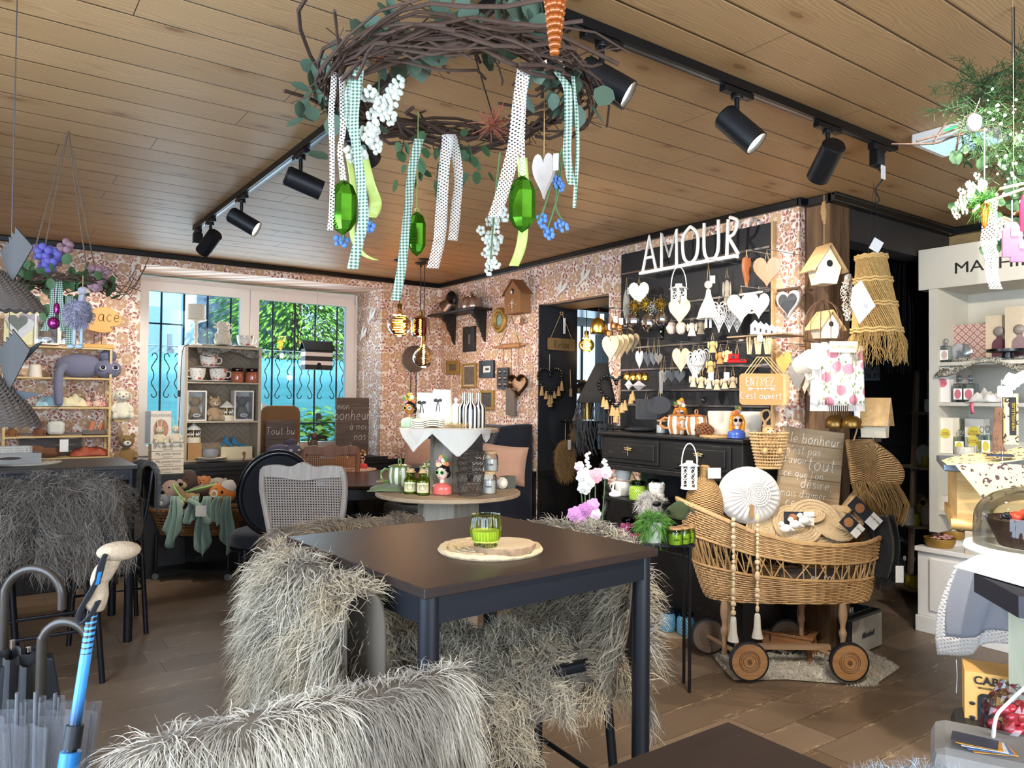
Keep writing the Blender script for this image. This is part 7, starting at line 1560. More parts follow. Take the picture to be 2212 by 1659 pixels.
p,w_,h_=bb(1293,812,1368,912,X=3.5);bead_heart('tassel_garland',p,75*dep(p)/FPX,h_,-50,'black bead garland with long jute tassels in front of the wall edge',4,.08,12)
hang('slate_board',1374,862,1418,906,3.55,'','square slate board on strings',835,cat='slate board');t=hang('slate_board',1400,856,1448,894,3.48,'','oval slate board in front of the square one',830,cat='slate board',turn=1)
hang('gem_box',1350,820,1366,842,3.45,'','white and red faceted paper gem',812,mat=mt('e6d6d2',.4));hang('gem_box',1366,822,1394,844,3.45,'','striped faceted paper gem beside the red one',812,mat=mt('bdb4b4',.4,var=.5,sc=60))
hang('stick_bundle',1424,800,1432,850,3.4,'','dark metal spoons on cords near the black hearts',780,mat=GREY)
m=M();m.lathe([(0,0),(.014,.01),(.016,.09),(.006,.12),(.006,.15)],12);q=P(1430,735,X=3.55);S(m,'green_bottle',glass('2f6a20'),'small green glass bottle hanging in the middle','bottle',q,'C')
q=P(1521,872,X=3.5);m=M();m.ell((0,0,.02),(.018,.015,.02),10,7);m.cyl((0,0,.03),(0,0,.12),.0015,n=4);S(m,'black_charm',BLKG,'tiny black dotted charm hanging above the striped mugs','ornament',q,'C')
# sign boards Entrez
for i in(2,1,0):
 q=P(1644+i*7,875,X=3.32+i*.05);s5=dep(q)/FPX;t=T('open_sign',['pale wooden sign reading ENTREZ, C\'est ouvert, front one','wooden sign board directly behind the ENTREZ sign','rearmost wooden sign board of the three'][i],'sign',q,'C')
 m=M();m.ext(rrect(94*s5,68*s5,8*s5),.008);K(m,'board',mt('a87c46',.6)if i==0 else PINE,t,bevel=.001)
 m=M();m.tube([(-38*s5,0,64*s5),(-6*s5,.02,104*s5),(6*s5,.02,104*s5),(38*s5,0,64*s5)],.003,5);K(m,'cord',STRING,t)
 if i==0:
  m=M();m.hand('ENTREZ,',17*s5,(0,-.006,42*s5),.0022);m.hand("C'est ouvert",15*s5,(0,-.006,13*s5),.002);m.tube([(-28*s5,-.006,35*s5),(-5*s5,-.006,35*s5)],.0018,4);m.tube([(5*s5,-.006,35*s5),(28*s5,-.006,35*s5)],.0018,4)
  for k in(-1,1):
   for j in(0,1,2):m.tube([(k*(28-j*3)*s5,-.006,38*s5),(k*(25-j*3)*s5,-.006,35*s5),(k*(28-j*3)*s5,-.006,32*s5)],.0012,4)
   m.tube([(k*9*s5,-.006,38*s5),(k*5*s5,-.006,35*s5),(k*9*s5,-.006,32*s5)],.0014,4)
  m.at(0,-.006,33*s5);m.ext(heart(4*s5,4*s5),.003);K(m,'lettering',WHINK,t)
t=hang('heart_mirror',1676,628,1731,686,XR-.03,'','white framed heart chalkboard under a twig on the wallpaper',585,cat='chalkboard',mat=mt('efe2d6',.5),turn=-35);w_=52*dep(t.location)/FPX*1.05
m=M();m.at(0,-.012,.012);m.ext(heart(w_*.82,w_*.86),.004);K(m,'slate',mt('4a4b4e',.7),t);m=M();m.cyl((-w_*.5,0,w_*1.12),(w_*.5,0,w_*1.14),.009,n=7);K(m,'twig',BARK,t)
# AMOUR letters on a bar
a_,b_=P(1384,592,X=3.66),P(1592,553,X=3.66);L_=(a_-b_).length;zh=(P(1500,492,X=3.66).z-P(1500,571,X=3.66).z)
t=T('amour_sign','white standing letters AMOUR on a bar at the top of the product wall','letters',(3.66,(a_.y+b_.y)/2,(a_.z+b_.z)/2),'R');W2=mt('f2eee6',.4);n_=3.77;x=-L_/2+.02
for ch in 'AMOUR':
 g=STROKES[ch];m=M()
 for st in g[1]:
  pts=[(x+st[i]*L_/n_,0,.012+st[i+1]*zh)for i in range(0,len(st),2)]
  if ch in 'OU':pts=smooth(pts,5)
  elif ch=='R' and len(st)>4:pts=smooth(pts[1:-1],5)+[pts[-1]]
  m.tube(pts,.0105,8,flat=1)
 K(m,'letter',W2,t);x+=(g[0]+.16)*L_/n_
m=M();m.b2((-L_/2,-.02,-.01),(L_/2,.02,.012));K(m,'bar',W2,t,bevel=.003,smooth=False)
m=M()
for k in(-.42,.42):m.b2((k*L_-.01,.02,0),(k*L_+.01,.15,.004))
K(m,'bracket',HK,t,smooth=False)
# black rope wreath by the opening
q=P(1300,785,X=3.5);t=T('black_rope_lamp','black raffia hanging lamp trailing fringes at the left of the product wall','lampshade',(q.x,q.y,0),'C');s5=dep(q)/FPX;rg=random.Random(6);m=M()
m.grid(lambda u,v:((12+v*30)*s5*math.cos(2*PI*u)-v*12*s5,(12+v*22)*s5*math.sin(2*PI*u),q.z-v*85*s5),24,5,cu=True);K(m,'woven_cone',mt('1a1613',.9,sc=150,bump=1),t,solid=.006);m=M()
for k in range(120):a=rg.uniform(0,6.28);x0=38*s5*math.cos(a)-12*s5;y0=26*s5*math.sin(a);l=rg.uniform(60,120)*s5;m.tube(smooth([(x0,y0,q.z-84*s5),(x0+rg.uniform(-12,6)*s5,y0,q.z-84*s5-l*.5),(x0+rg.uniform(-8,14)*s5,y0,q.z-84*s5-l)],2),.0016,3)
K(m,'fringe',BLK,t);m=M();m.cyl((0,0,q.z),(.0,0,q.z+.07),.003);K(m,'cord',BLK,t)
# ================================================================ black console with drawers
d0_,d1_=3.72,2.585;KX0,KX1=3.41,3.80;kt=1.215
t=T('console','black distressed console with two drawers and dragonfly knobs','console',(0,0,0),0);DIST=NB('distressed_black');o_=DIST.obj();n1=DIST.noise(DIST.vm('MULTIPLY',o_,(60,8,60)),1.4,4,.7);DISM=DIST.fin(DIST.mix(DIST.sm(n1,.62,.7),hexc('131212'),hexc('5d4a36')),.45)
m=M();m.b2((KX0-.03,d1_-.02,kt-.025),(KX1,d0_+.02,kt));K(m,'top',DISM,t,bevel=.008,smooth=False)
m=M();m.b2((KX0,d1_,1.0),(KX1,d0_,kt-.025));m.b2((KX0-.015,d1_-.01,.97),(KX1,d0_+.01,1.0));K(m,'body',DISM,t,bevel=.004,smooth=False)
for(a,b_)in((2.66,3.08),(3.2,3.68)):
 m=M();m.b2((KX0-.012,a,1.02),(KX0,b_,1.17));m.b2((KX0-.02,a+.03,1.045),(KX0-.012,b_-.03,1.145));dr=K(m,'drawer',DISM,t,bevel=.004,smooth=False);yc=(a+b_)/2;x=KX0-.035
 m=M();m.tube([(x,yc,1.13),(x,yc,1.07)],[.005,.0025],6)
 for sg in(-1,1):m.ell((x,yc+sg*.017,1.118),(.003,.018,.005),8,6);m.ell((x,yc+sg*.014,1.107),(.003,.015,.004),8,6)
 m.cyl((x,yc,1.11),(KX0-.02,yc,1.11),.004,n=6);K(m,'knob',mt('e0c890',.3,.9),dr)
z1s=P(1400,1082,X=3.5).z;z2s=P(1440,1182,X=3.5).z
for z in(z1s,z2s):m=M();m.b2((KX0,d1_,z-.02),(KX1,d0_,z));K(m,'shelf_board',DISM,t,bevel=.003,smooth=False)
for y in(d1_+.02,d0_-.02):
 m=M();m.tube(smooth([(KX0+.02,y,.97),(KX0-.0,y,.9),(KX0+.05,y,.8),(KX0+.02,y,z1s+.02),(KX0+.03,y,z1s-.05),(KX0-.02,y,z2s+.1),(KX0+.02,y,z2s)],3),.018,8);K(m,'scroll_support',DISM,t)
m=M();m.b2((KX1-.02,d1_,z2s),(KX1,d0_,.97));K(m,'back_panel',BLK,t,smooth=False);m=M();m.b2((KX0,d1_,0),(KX1,d0_,z2s-.02));K(m,'plinth',DISM,t,smooth=False)
def kp(px,z,X):q=P(px,1000,X=X);return V((X,q.y,z+.001))
for i,(px,w_)in enumerate(((1325,.24),(1385,.22))):m=M();m.ell((0,0,.015),(w_/2,.1,.016),26,8,bump=.05);S(m,'slate_slab',mt('26272a',.8,var=.3),'rough dark slate tray, %s on the console'%['left','right'][i],'tray',kp(px,kt,3.6),-55)
candlejar(kp(1430,kt,3.55),.075,.085,'glass jar candle with pale wax between slates and orange mugs','dcdcd4',lid='b8946c')
OST=stripemat('b8763e','f0e8da',8)
teapot(kp(1465,kt,3.52),.135,.155,'orange striped lidded mug, left of two on the console',OST,'c07a44');teapot(kp(1504,kt,3.52),.135,.155,'orange striped lidded mug, right of two on the console',OST,'c07a44')
for i,(px,w_)in enumerate(((1556,.14),(1618,.14))):
 m=M();m.lathe(smooth([(0,0),(.05,0),(.062,.03),(.07,.08),(.074,.14),(.066,.14),(.06,.05),(0,.03)],3),30);S(m,'cream_pot',CREAM,'cream ribbed bowl stack, %s of the blonde lady vase on the console'%['left','right'][i],'pot',kp(px,kt,3.6),'C')
lady(kp(1470,kt,3.68)+V((0,0,.0)),.26,'blonde lady vase standing behind the left orange mug',dress='5a78c0',hair='d98a24',glas='120d0b',longhair=True,turn=-25,seed=7)
lady(kp(1591,kt,3.44),.215,'blonde lady vase with blue flowered dress at the console front',dress='4a66b4',hair='dd9028',glas='120d0b',longhair=True,seed=9)
q=kp(1522,kt,3.46);m=M()
for k in range(90):a=k*2.4;z=k/90;r=.036*math.sin(PI*min(1,z*.9+.08))+.004;m.ell((-.05+z*.1,r*math.cos(a),.036+r*math.sin(a)),(.009,.008,.008),6,4)
S(m,'pine_cone',mt('7a4a2a',.7,var=.4),'brown pine cone lying before the right orange mug','pine cone',q,'C');mat_round('placemat',kp(1560,kt-.001,3.5),.13,'thin jute mat under the vases on the console')
# lower shelf goods
S1,S2=z1s,z2s
MUGP=mt('efe9df',.2,var=.25,sc=70)
for i in range(2):t=teapot(kp(1347,S1,3.55)+V((0,0,i*.105)),.11,.13,'white patterned mug, %s of the two stacked on the console shelf'%['lower','upper'][i],MUGP,'efe9df',lid=False)
m=M();m.ell((0,0,.02),(.045,.03,.022),14,9);m.tube(smooth([(-.02,0,.04),(-.01,0,.09),(.02,0,.09),(.03,0,.04)],3),.007,7);S(m,'cream_scoop',POR,'small cream scoop shaped dish in front of the mugs','dish',kp(1330,S1,3.44),'C')
jar(kp(1378,S1,3.47),.055,.12,'big lime green swirl glass jar on the console shelf','6c9a28','c8e25a',face='C');jar(kp(1412,S1,3.62),.045,.12,'green swirl jar behind the cat planter','4c8a28','a8cc4a',face='C')
t=T('cat_planter','white cat face planter stacked on the console shelf','planter',kp(1419,S1,3.46),'C');m=M();m.lathe(smooth([(0,0),(.04,0),(.048,.02),(.048,.06),(.042,.065),(.048,.08),(.05,.12),(.044,.12),(.04,.08),(0,.07)],2),28)
for k in(-1,1):m.lathe([(.014,0),(0,.02)],8,c=(k*.035,-.02,.118))
K(m,'pot',POR,t);m=M()
for k in(-1,1):m.tube([(k*.012,-.049,.1),(k*.018,-.05,.096),(k*.026,-.048,.1)],.0012,4)
K(m,'face',INK,t)
t=T('muscari_plant','white grape hyacinths in the green jars','plant',kp(1385,S1+.1,3.6),'C');m=M();rg=random.Random(2);tops=[]
for k in range(14):a=rg.uniform(-.09,.14);h_=rg.uniform(.09,.2);m.tube([(a*.4,0,0),(a,0,h_)],.003,5,flat=.5);tops.append((a,0,h_))
K(m,'leaves',LEAF,t);m=M()
for a in tops[::3]:
 for j in range(7):m.ell((a[0]+rg.uniform(-.006,.006),rg.uniform(-.006,.006),a[2]+j*.006),.006,6,4)
K(m,'blossoms',PAPER,t)
def furlump(name,p,r,h_,fm,label,n=2500,L=.05,face='C',cat='fur',wd=.002,up=.6,hid=HIDE,lay=(0,0,-.3)):
 t=T(name,label,cat,p,face);m=M();m.ell((0,0,h_/2),(r,r*.6,h_/2),14,9);b_=K(m,'core',hid,t);fur(m,'hair',fm,t,n,L,wd,lay,up,.4,.2,40,.5);return t
furlump('white_fur',kp(1405,S1-.03,3.38),.07,.09,furmat('cfcac2','f6f4f0'),'white fluffy fur piece under the cat planter with black glasses on it')
t=T('sunglasses','shiny black sunglasses on the white fur','sunglasses',kp(1430,S1+.03,3.3),'C');m=M();[m.ell((k*.03,0,0),(.027,.006,.017),12,8)for k in(-1,1)];K(m,'lenses',BLKG,t)
lantern(1467,958,1511,1056,None,'white openwork lantern standing at the right of the console shelf',D=3.95)
jar(kp(1358,S2,3.55),.055,.12,'purple swirl glass jar on the lowest console shelf','7a1f4a','c86a94',face='C');jar(kp(1374,S2,3.42),.05,.09,'magenta dotted glass jar in front of the purple one','6a1c34','b04a6c',face='C');jar(kp(1400,S2,3.55),.04,.07,'small plum glass jar behind the grass pot','5a1c34','8a4a5c',face='C')
def grasspot(p,r,h_,label,potm,col_='6fae3c',n=900,L=.07):
 t=T('potted_grass',label,'plant',p,'C');m=M();m.lathe([(0,0),(r*.8,0),(r,h_),(r*.93,h_),(r*.9,h_*.8),(0,h_*.8)],28);K(m,'pot',potm,t);m=M();m.ell((0,0,h_),(r*.8,r*.8,r*.4),12,8);fur(m,'grass',furmat('3f7a28',col_),t,n,L,.004,(0,0,.1),.9,.5,.3,20,.5);return t
q=P(1412,1170,D=3.7);grasspot(q,.045,.1,'artificial grass in a white metal pot with a paper tag',mt('e8ecee',.4,.3));z2m=q.z
m=M();m.box((0,0,q.z-.008),(.26,.16,.014));[m.cyl((a,b_,0),(a,b_,q.z-.015),.008)for a in(-.11,.11)for b_ in(-.06,.06)];S(m,'plant_stand',BLKM,'low black stand under the grass pot and green candles','crate',(q.x+.06,q.y-.02,0),'C',smooth=False)
for i,(px,py)in enumerate(((1459,1172),(1476,1181),(1486,1150))):q=P(px,py,D=3.62+.03*i);candlejar(V((q.x,q.y,z2m+.001)),.07,.085,'green candle glass with wooden lid, %s beside the cradle'%['left','front','rear'][i],'b8d06a','d8e8a8','c09468')
q=P(1455,1112,D=3.72);m=M();m.grid(lambda u,v:((u-.5)*.12+.05*v,.03*math.sin(u*6),.09*math.sin(v*PI*.8)*(1-abs(u-.5))-.02),14,14);S(m,'moss_cloth',fabric('3a4420'),'dark moss green cloth by the cradle rim','cloth',q,'C',solid=.004)
# bouquet
q=P(1285,1130,D=3.7);s5=3.7/FPX;t=T('flower_bouquet','bouquet of pink, white and lilac artificial flowers left of the console','flowers',(q.x,q.y,0),'C');m=M();m.lathe([(0,0),(.06,0),(.08,.45),(0,.45)],20);K(m,'vase',BLK,t)
FLO_=(('d4d4cc',1258,1030,17),('f3cdd6',1248,1008,11),('f0a8b0',1284,1028,17),('f6cfd6',1306,1022,14),('d4d4cc',1260,1054,16),('d4d4cc',1270,1042,15),('c88ac0',1240,1112,18),('b678b0',1262,1102,17),('d9a0cc',1278,1092,15),('c080b8',1250,1128,16),('e8c8dc',1284,1112,13))
for(cc,px,py,r)in FLO_:
 c_=P(px,py,D=3.66)-t.location;x,z=c_.dot(right),c_.z;m=M()
 for j in range(26):a=j*2.4;k=(j/26)**.5;m.ell((x+r*s5*.8*k*math.cos(a),-.02-.02*(1-k),z+r*s5*.8*k*math.sin(a)),(r*s5*.32,r*s5*.14,r*s5*.3),7,5)
 K(m,'blossom',mt(cc,.7,var=.2,sc=60),t);m=M();m.tube(smooth([(0,0,.4),(x*.4,0,.6),(x,-.005,z)],3),.003,5);K(m,'stem',LEAF2,t)
for(x0,x1,y0,y1)in((1270,1267,1010,980),(1308,1305,1012,995)):
 c_=P(x1,y1,D=3.66)-t.location;m=M();[m.ell((c_.dot(right)+random.uniform(-.012,.012),0,c_.z-j*.006),.008,6,5)for j in range(16)];K(m,'flower_spike',mt('eef0e4',.7),t)
# floor goods left of the cradle
q=P(1470,1392,D=3.9);q=P(1472,1390,Z=0);S(slab(.13,.055,44,.06,sd=9),'tree_stump_slice',[LOGF,BARKL],'thick wooden log slice on the floor under the blue jars','log slice',(q.x,q.y+.05,.001),20);zs=.057;dq=dep((q.x,q.y,0))
for i,(px,r_,dy)in enumerate(((1442,17,.06),(1484,22,0))):c_=P(px,1365,D=dq+dy);jar(V((c_.x,c_.y,zs)),r_*dq/FPX,.135,'bright blue swirl glass jar, %s on the log slice'%['left','right'][i],'2f8ab8','9fd6ea',face='C')
def bigjar(px,py,r_,h_,label,body):c_=P(px,py,Z=0);t=T('storage_jar',label,'jar',(c_.x,c_.y,.001),'C');m=M();m.lathe(smooth([(0,0),(r_,0),(r_,h_*.75),(r_*.8,h_*.85),(r_*.85,h_)],2),30);K(m,'glass',glass('e4ecee'),t);m=M();m.lathe([(0,.003),(r_*.94,.003),(r_*.94,h_*.62),(0,h_*.62)],26);K(m,'filling',body,t);m=M();m.tube([(r_*.86*math.cos(a),r_*.86*math.sin(a),h_)for a in[i*PI/14 for i in range(28)]],.005,6,closed=True);K(m,'rim',glass('cdd6da'),t)
zig=NB('zigzag');o_=zig.sep(zig.obj());an=zig.m('PINGPONG',zig.m('MULTIPLY',zig.m('ARCTAN2',o_[1],o_[0]),.08),.04);ZIG=zig.fin(zig.mix(zig.gt(zig.m('FRACT',zig.m('MULTIPLY',zig.m('ADD',o_[2],an),13)),.5),hexc('1a1c20'),hexc('e6e6e2')),.4)
bigjar(1452,1352,.085,.27,'glass jar with black and white zigzag behind the blue jars',ZIG);bigjar(1515,1345,.09,.27,'big glass jar of white and brown pieces behind the wheel',mt('c9b8a0',.8,var=.6,sc=28,bump=1))
# ================================================================ wicker cradle on wheels
CD=3.95;sc=CD/FPX;q=P(1690,1400,D=CD);CX,CY=q.x,q.y
def cz_(y_):return P(1690,y_,D=CD).z
t=T('wicker_cradle','old wicker cradle on a wooden wheeled undercarriage, filled with woven goods','cradle',(CX,CY,0),'C');zb_=cz_(1288)
RIM=[(-225,1083),(-170,1105),(-90,1138),(0,1160),(90,1166),(150,1163),(207,1150)]
def rimz(x):
 x=max(-225,min(207,x/sc))
 for(a,ya),(b_,yb)in zip(RIM,RIM[1:]):
  if x<=b_:return cz_(ya+(yb-ya)*(x-a)/(b_-a))
 return cz_(1150)
def cr(a,v,off=0):
 c,s_=math.cos(a),math.sin(a);la=(172+44*v**.8)*sc;x=(7-16*v)*sc+(la+off)*math.copysign(abs(c)**.75,c);y=(.145+.04*v+off)*math.copysign(abs(s_)**.75,s_)
 return(x,y,zb_+(rimz(x)-zb_)*v)
n=132;WM=NB('wicker_reed');WICR=WM.fin(WM.mix(WM.noise(WM.obj(),9,3),hexc('9a7244'),hexc('e0ba84')),.5)
for nm,v0,v1,rows in(('lower_weave',0,.38,14),('upper_weave',.70,.985,12)):
 m=M()
 for i in range(rows):
  v=v0+(v1-v0)*i/(rows-1);m.tube([cr(2*PI*j/n,v,.0035*(1 if(j//2+i)%2 else-1))for j in range(n)],.0046,5,closed=True)
 K(m,nm,WICR,t)
m=M()
for k in range(66):a=2*PI*k/66;m.tube([cr(a,v)for v in(0,.2,.4,.6,.8,1)],.003,5)
K(m,'stakes',WICR,t);m=M()
for k in range(44):
 a=2*PI*k/44;d_=.11
 for sg in(-1,1):m.tube([cr(a,.37),cr(a+sg*d_,.71)],.0035,5)
K(m,'lattice',WICR,t);m=M()
for v,r_ in((.39,.006),(.69,.007),(1.0,.009),(1.015,.008)):
 for ph in(0,PI):m.tube([cr(2*PI*j/180,v,.006*math.sin(j*.9+ph))for j in range(180)],r_,6,closed=True)
K(m,'rim_braid',WICR,t);m=M();m.grid(lambda u,v:(cr(2*PI*u,0)[0]*v,cr(2*PI*u,0)[1]*v,zb_+.004),40,3,cu=True);K(m,'bottom',WICR,t)
WHW=wood('b98a5a','9a6d42',0,1.5,.6);TUR=mt('a8896a',.6,var=.2)
def lx(px):return(px-1690)*sc
wr=.098
for(px,y,nm)in((1592,-.2,0),(1797,-.2,0),(1552,.2,1),(1728,.2,1)):
 x=lx(px);m=M();m.at(x,y,wr+.02,rx=PI/2);m.lathe([(0,-.012),(wr-.008,-.012),(wr-.008,.012),(0,.012)],40);w_=K(m,'wheel',WHW if not nm else mt('6f5f52',.7),t)
 m=M();m.at(x,y,wr+.02,rx=PI/2);m.lathe([(wr-.009,-.014),(wr,-.012),(wr,.012),(wr-.009,.014)],48,cap=False);K(m,'tyre',BLK,w_)
 m=M();m.at(x,y,wr+.02,rx=PI/2);[m.lathe([(r_,.0122),(r_+.002,.0135),(r_+.004,.0122)],36,cap=False)for r_ in(.03,.042,.05)];m.lathe([(0,.02),(.01,.018),(.012,.012)],12);K(m,'hub',mt('6a4a2c',.5),w_)
m=M()
for x in(lx(1570),lx(1762)):m.cyl((x-.05,.2,wr+.02),(x+.07,-.2,wr+.02),.012,n=8)
m.box((0,0,wr+.03),(.5,.03,.025));K(m,'axles',TUR,t)
for(px,y)in((1553,-.1),(1797,-.13),(1750,.12),(1590,.12)):m=M();m.lathe(smooth([(.013,wr+.02),(.012,.2),(.02,.24),(.012,.27),(.022,.33),(.016,zb_)],3),14,c=(lx(px),y,0));K(m,'turned_leg',TUR,t)
def cpt(px,py,dy=0):q=P(px,py,D=CD+dy);return V((q.x,q.y,q.z))
# woven bottle, round cushion, sign, mats
q=cpt(1522,1128,.02);m=M();WB=NB('coarse_weave');o_=WB.sep(WB.obj());aa=WB.m('ARCTAN2',o_[1],o_[0]);sw=WB.m('SINE',WB.m('ADD',WB.m('MULTIPLY',o_[2],520),WB.m('MULTIPLY',WB.m('SIGN',WB.m('SINE',WB.m('MULTIPLY',aa,17))),1.57)));WB.bump(sw,1,.006);WBM=WB.fin(WB.mix(WB.m('MULTIPLY_ADD',sw,.5,.5),hexc('9a7140'),hexc('ddb27a')),.6)
m.lathe(smooth([(0,0),(32*sc,0),(40*sc,25*sc),(38*sc,62*sc),(20*sc,92*sc),(11*sc,100*sc),(10*sc,122*sc),(0,122*sc)],3),36);S(m,'woven_bottle',WBM,'bulbous woven straw bottle at the left end of the cradle','vase',q,'C')
q=cpt(1550,1050,-.04);m=M();m.box((0,0,0),(.07,.003,.055),r=.1);S(m,'price_card',mt('efd9d6',.6,var=.4,sc=40),'pink flowered card hung on the woven bottle neck','tag',cpt(1543,1022,-.03),'C')
q=cpt(1621,1132,-.02);t=T('round_cushion','round white pleated cushion with crochet centre in the cradle','cushion',q,'C');t.rotation_euler.rotate_axis('X',-.15);R_=68*sc;zc=61*sc;WC=fabric('ece6e0','f5f1ec',250)
m=M()
for sg in(-1,1):m.grid(lambda u,v:(R_*v*math.cos(2*PI*u),sg*.06*max(0,1-v**3)**.5+(-.011*math.sin(u*2*PI*30)*v*(1-v)*2),zc+62*sc*v*math.sin(2*PI*u)),170,12,cu=True)
K(m,'cover',WC,t);m=M();ox,oz=.03,zc+.004
for k in range(5):r_=.012+k*.012;m.tube([(ox+r_*math.cos(a)*(1+(.06*math.cos(12*a)if k==4 else 0)),-.062,oz+r_*math.sin(a))for a in[i*PI/24 for i in range(48)]],.0035,5,closed=True)
K(m,'crochet_medallion',mt('efe8dc',.9),t);m=M();m.box((-.01,-.062,zc-.085),(.022,.003,.07));K(m,'leather_label',mt('a07a4c',.7),t,smooth=False)
p=cpt(1737,1180,.06);SW,SH=138*sc,258*sc;Lk=[('le bonheur',.05,.87,.085),("n'est pas",-.13,.775,.068),("d'avoir",-.26,.69,.068),('tout',.18,.65,.115),("ce que l'on",-.1,.575,.066),('désire,',.12,.49,.085),("mais d'aimer",-.08,.405,.066),('ce que',-.1,.32,.085)]
plank_sign('wooden_sign',p,SW,SH,'C','tall tan plank sign reading le bonheur n\'est pas d\'avoir tout, in the cradle',Lk,OKW,WHINK,tilt=math.radians(6.5),lean=-.08,boards=7,r=.0035,dp=.02)
p=cpt(1762,1282,-.06);t=plank_sign('wooden_sign',(p.x,p.y,zb_+.012),150*sc,60*sc,'C','dark sign lying inside the cradle behind the lattice',[('or toi',.1,.55,.3),('tout lui?',.15,.12,.3)],DKW,WHINK,boards=3,r=.0012)
rg=random.Random(12)
for i,(px,py,r_,tl,rl)in enumerate(((1655,1150,44,1.0,.2),(1720,1132,50,.9,-.2),(1762,1135,62,1.15,.1),(1795,1128,52,.75,.5),(1740,1108,38,.5,-.1),(1822,1120,40,.7,.3),(1760,1165,66,1.35,0),(1770,1172,60,1.4,.05),(1778,1180,54,1.42,.1))):
 t=mat_round('woven_mat',cpt(px,py,-.05+.012*i),r_*sc,['round straw mat below the white cushion','round straw mat behind the white birds','round straw mat leaning at the cradle middle','straw mat under the dark table mat tag','small straw mat against the plank sign','straw mat at the right end of the cradle','brown edged straw mat, top one of the front bundle','brown edged straw mat, middle one of the front bundle','brown edged straw mat, lowest one of the front bundle'][i],mat=JUTE if i>5 else BRAID,rings=8,th=.01);t.rotation_euler=(tl*.9,rl*.4,rz('C'))
for i in range(3):
 m=M();m.ell((0,0,.02),(.028,.02,.022),12,8);m.ell((-.02,0,.043),.014,10,7);m.lathe([(.004,0),(0,.012)],6,c=(-.034,0,.04));m.tube([(.02,0,.02),(.045,0,.01)],[.012,.004],6);S(m,'ceramic_bird',POR,'white ceramic bird, %s of three on the mats'%['left','middle','right'][i],'ornament',cpt(1697+i*20,1150-i*9,-.16),'C')
for i,(px,py,ry_,w_)in enumerate(((1725,1120,0,62),(1868,1108,-.75,74),(1840,1135,-.75,48))):
 t=T('mat_tag','dark printed card with white label, %s'%['middle of the cradle','slanting at the cradle right','smaller one at the cradle right rim'][i],'tag',cpt(px,py,-.13),'C');m=M();m.at(ry=-ry_);m.box((-w_*.12*sc,0,0),(w_*.76*sc,.003,28*sc));K(m,'card',mt('26282e',.6),t,smooth=False)
 m=M();m.at(ry=-ry_);m.box((w_*.34*sc,-.001,0),(w_*.36*sc,.003,28*sc));K(m,'label',PAPER,t,smooth=False);m=M();m.at(ry=-ry_);m.text('SET DE TABLE',5*sc,(w_*.34*sc,-.004,2*sc),.0006);K(m,'lettering',INK,t,smooth=False)
 m=M();m.at(-w_*.2*sc*math.cos(ry_),-.003,-10*sc-w_*.2*sc*math.sin(-ry_)*-1);m.ext(oval(20*sc,20*sc),.002);K(m,'picture',mt('a8744a',.7,var=.5,sc=90),t)
def birdhouse(p,w_,h_,face,label,wall=mt('e6d8bc',.6),roof=PINE,dp=.09,hole=.02):
 t=T('bird_house',label,'bird house',p,face);m=M();m.ext([(-w_*.22,0),(w_*.22,0),(w_*.36,h_*.42),(0,h_*.92),(-w_*.36,h_*.42)],dp);K(m,'house',wall,t)
 m=M()
 for k in(-1,1):m.add([(k*w_*.52,-dp*.65,h_*.3),(k*w_*.52,dp*.65,h_*.3),(0,dp*.65,h_),(0,-dp*.65,h_)],[(0,1,2,3)])
 K(m,'roof',roof,t,solid=.008,smooth=False);m=M();m.at(0,-dp/2,h_*.42);m.ext(oval(hole*2,hole*2),.004);K(m,'entrance',BLK,t);return t
q=cpt(1862,1128,.04);birdhouse(q,78*sc,74*sc,'C','rough bark roofed bird house at the right end of the cradle',mt('9a7a5c',.7),wood('c9a878','a8885c',0,1,.8))
for i,(px,y0,y1)in enumerate(((1584,1135,1385),(1636,1143,1378))):
 t=T('bead_garland','wooden bead string with white tassel over the cradle side, %s one'%['left','right'][i],'garland',cpt(px,y1,-.21),'C');m=M();z=52*sc;rg=random.Random(i)
 while z<(y1-y0)*sc:r_=rg.choice((.008,.010,.012,.014));hgt=r_*rg.choice((1,1,1.8));m.ell((0,0,z+hgt),(r_,r_,hgt),10,7);z+=2*hgt
 K(m,'beads',mt('dcc6a0',.6),t);m=M();m.lathe(smooth([(.006,50*sc),(.014,46*sc),(.018,20*sc),(.028,0)],3),14);m.ell((0,0,46*sc),(.014,.014,.01),10,6);K(m,'tassel',mt('efe9dc',.9,sc=200,bump=1),t)
# hanging handled basket with fox
q=P(1660,1010,D=4.0);s5=4.0/FPX;t=T('handled_basket','tan rattan basket with looped handle hanging at the console corner','basket',q,'C');m=M();weave(m,40*s5,30*s5,.0,75*s5,12,.005,.6,60,1)
for k in range(30):a=2*PI*k/30;m.cyl((24*s5*math.cos(a),18*s5*math.sin(a),0),(40*s5*math.cos(a),30*s5*math.sin(a),76*s5),.0025,n=4)
m.lathe([(0,0),(25*s5,0),(25*s5,.008),(0,.008)],20,sy=.8);K(m,'basket_body',WICR,t);m=M();m.tube(smooth([(-8*s5,.03,76*s5),(-4*s5,.03,96*s5),(8*s5,.03,112*s5),(2*s5,.03,124*s5),(-12*s5,.03,116*s5),(-4*s5,.03,96*s5),(10*s5,.03,76*s5)],4),.006,7);K(m,'handle',WICR,t)
plush('fox_toy',(q.x,q.y,q.z+.075),72*s5,'c9a06a','tan fox figure with striped tail sitting in the rattan basket','C',ears='cat')
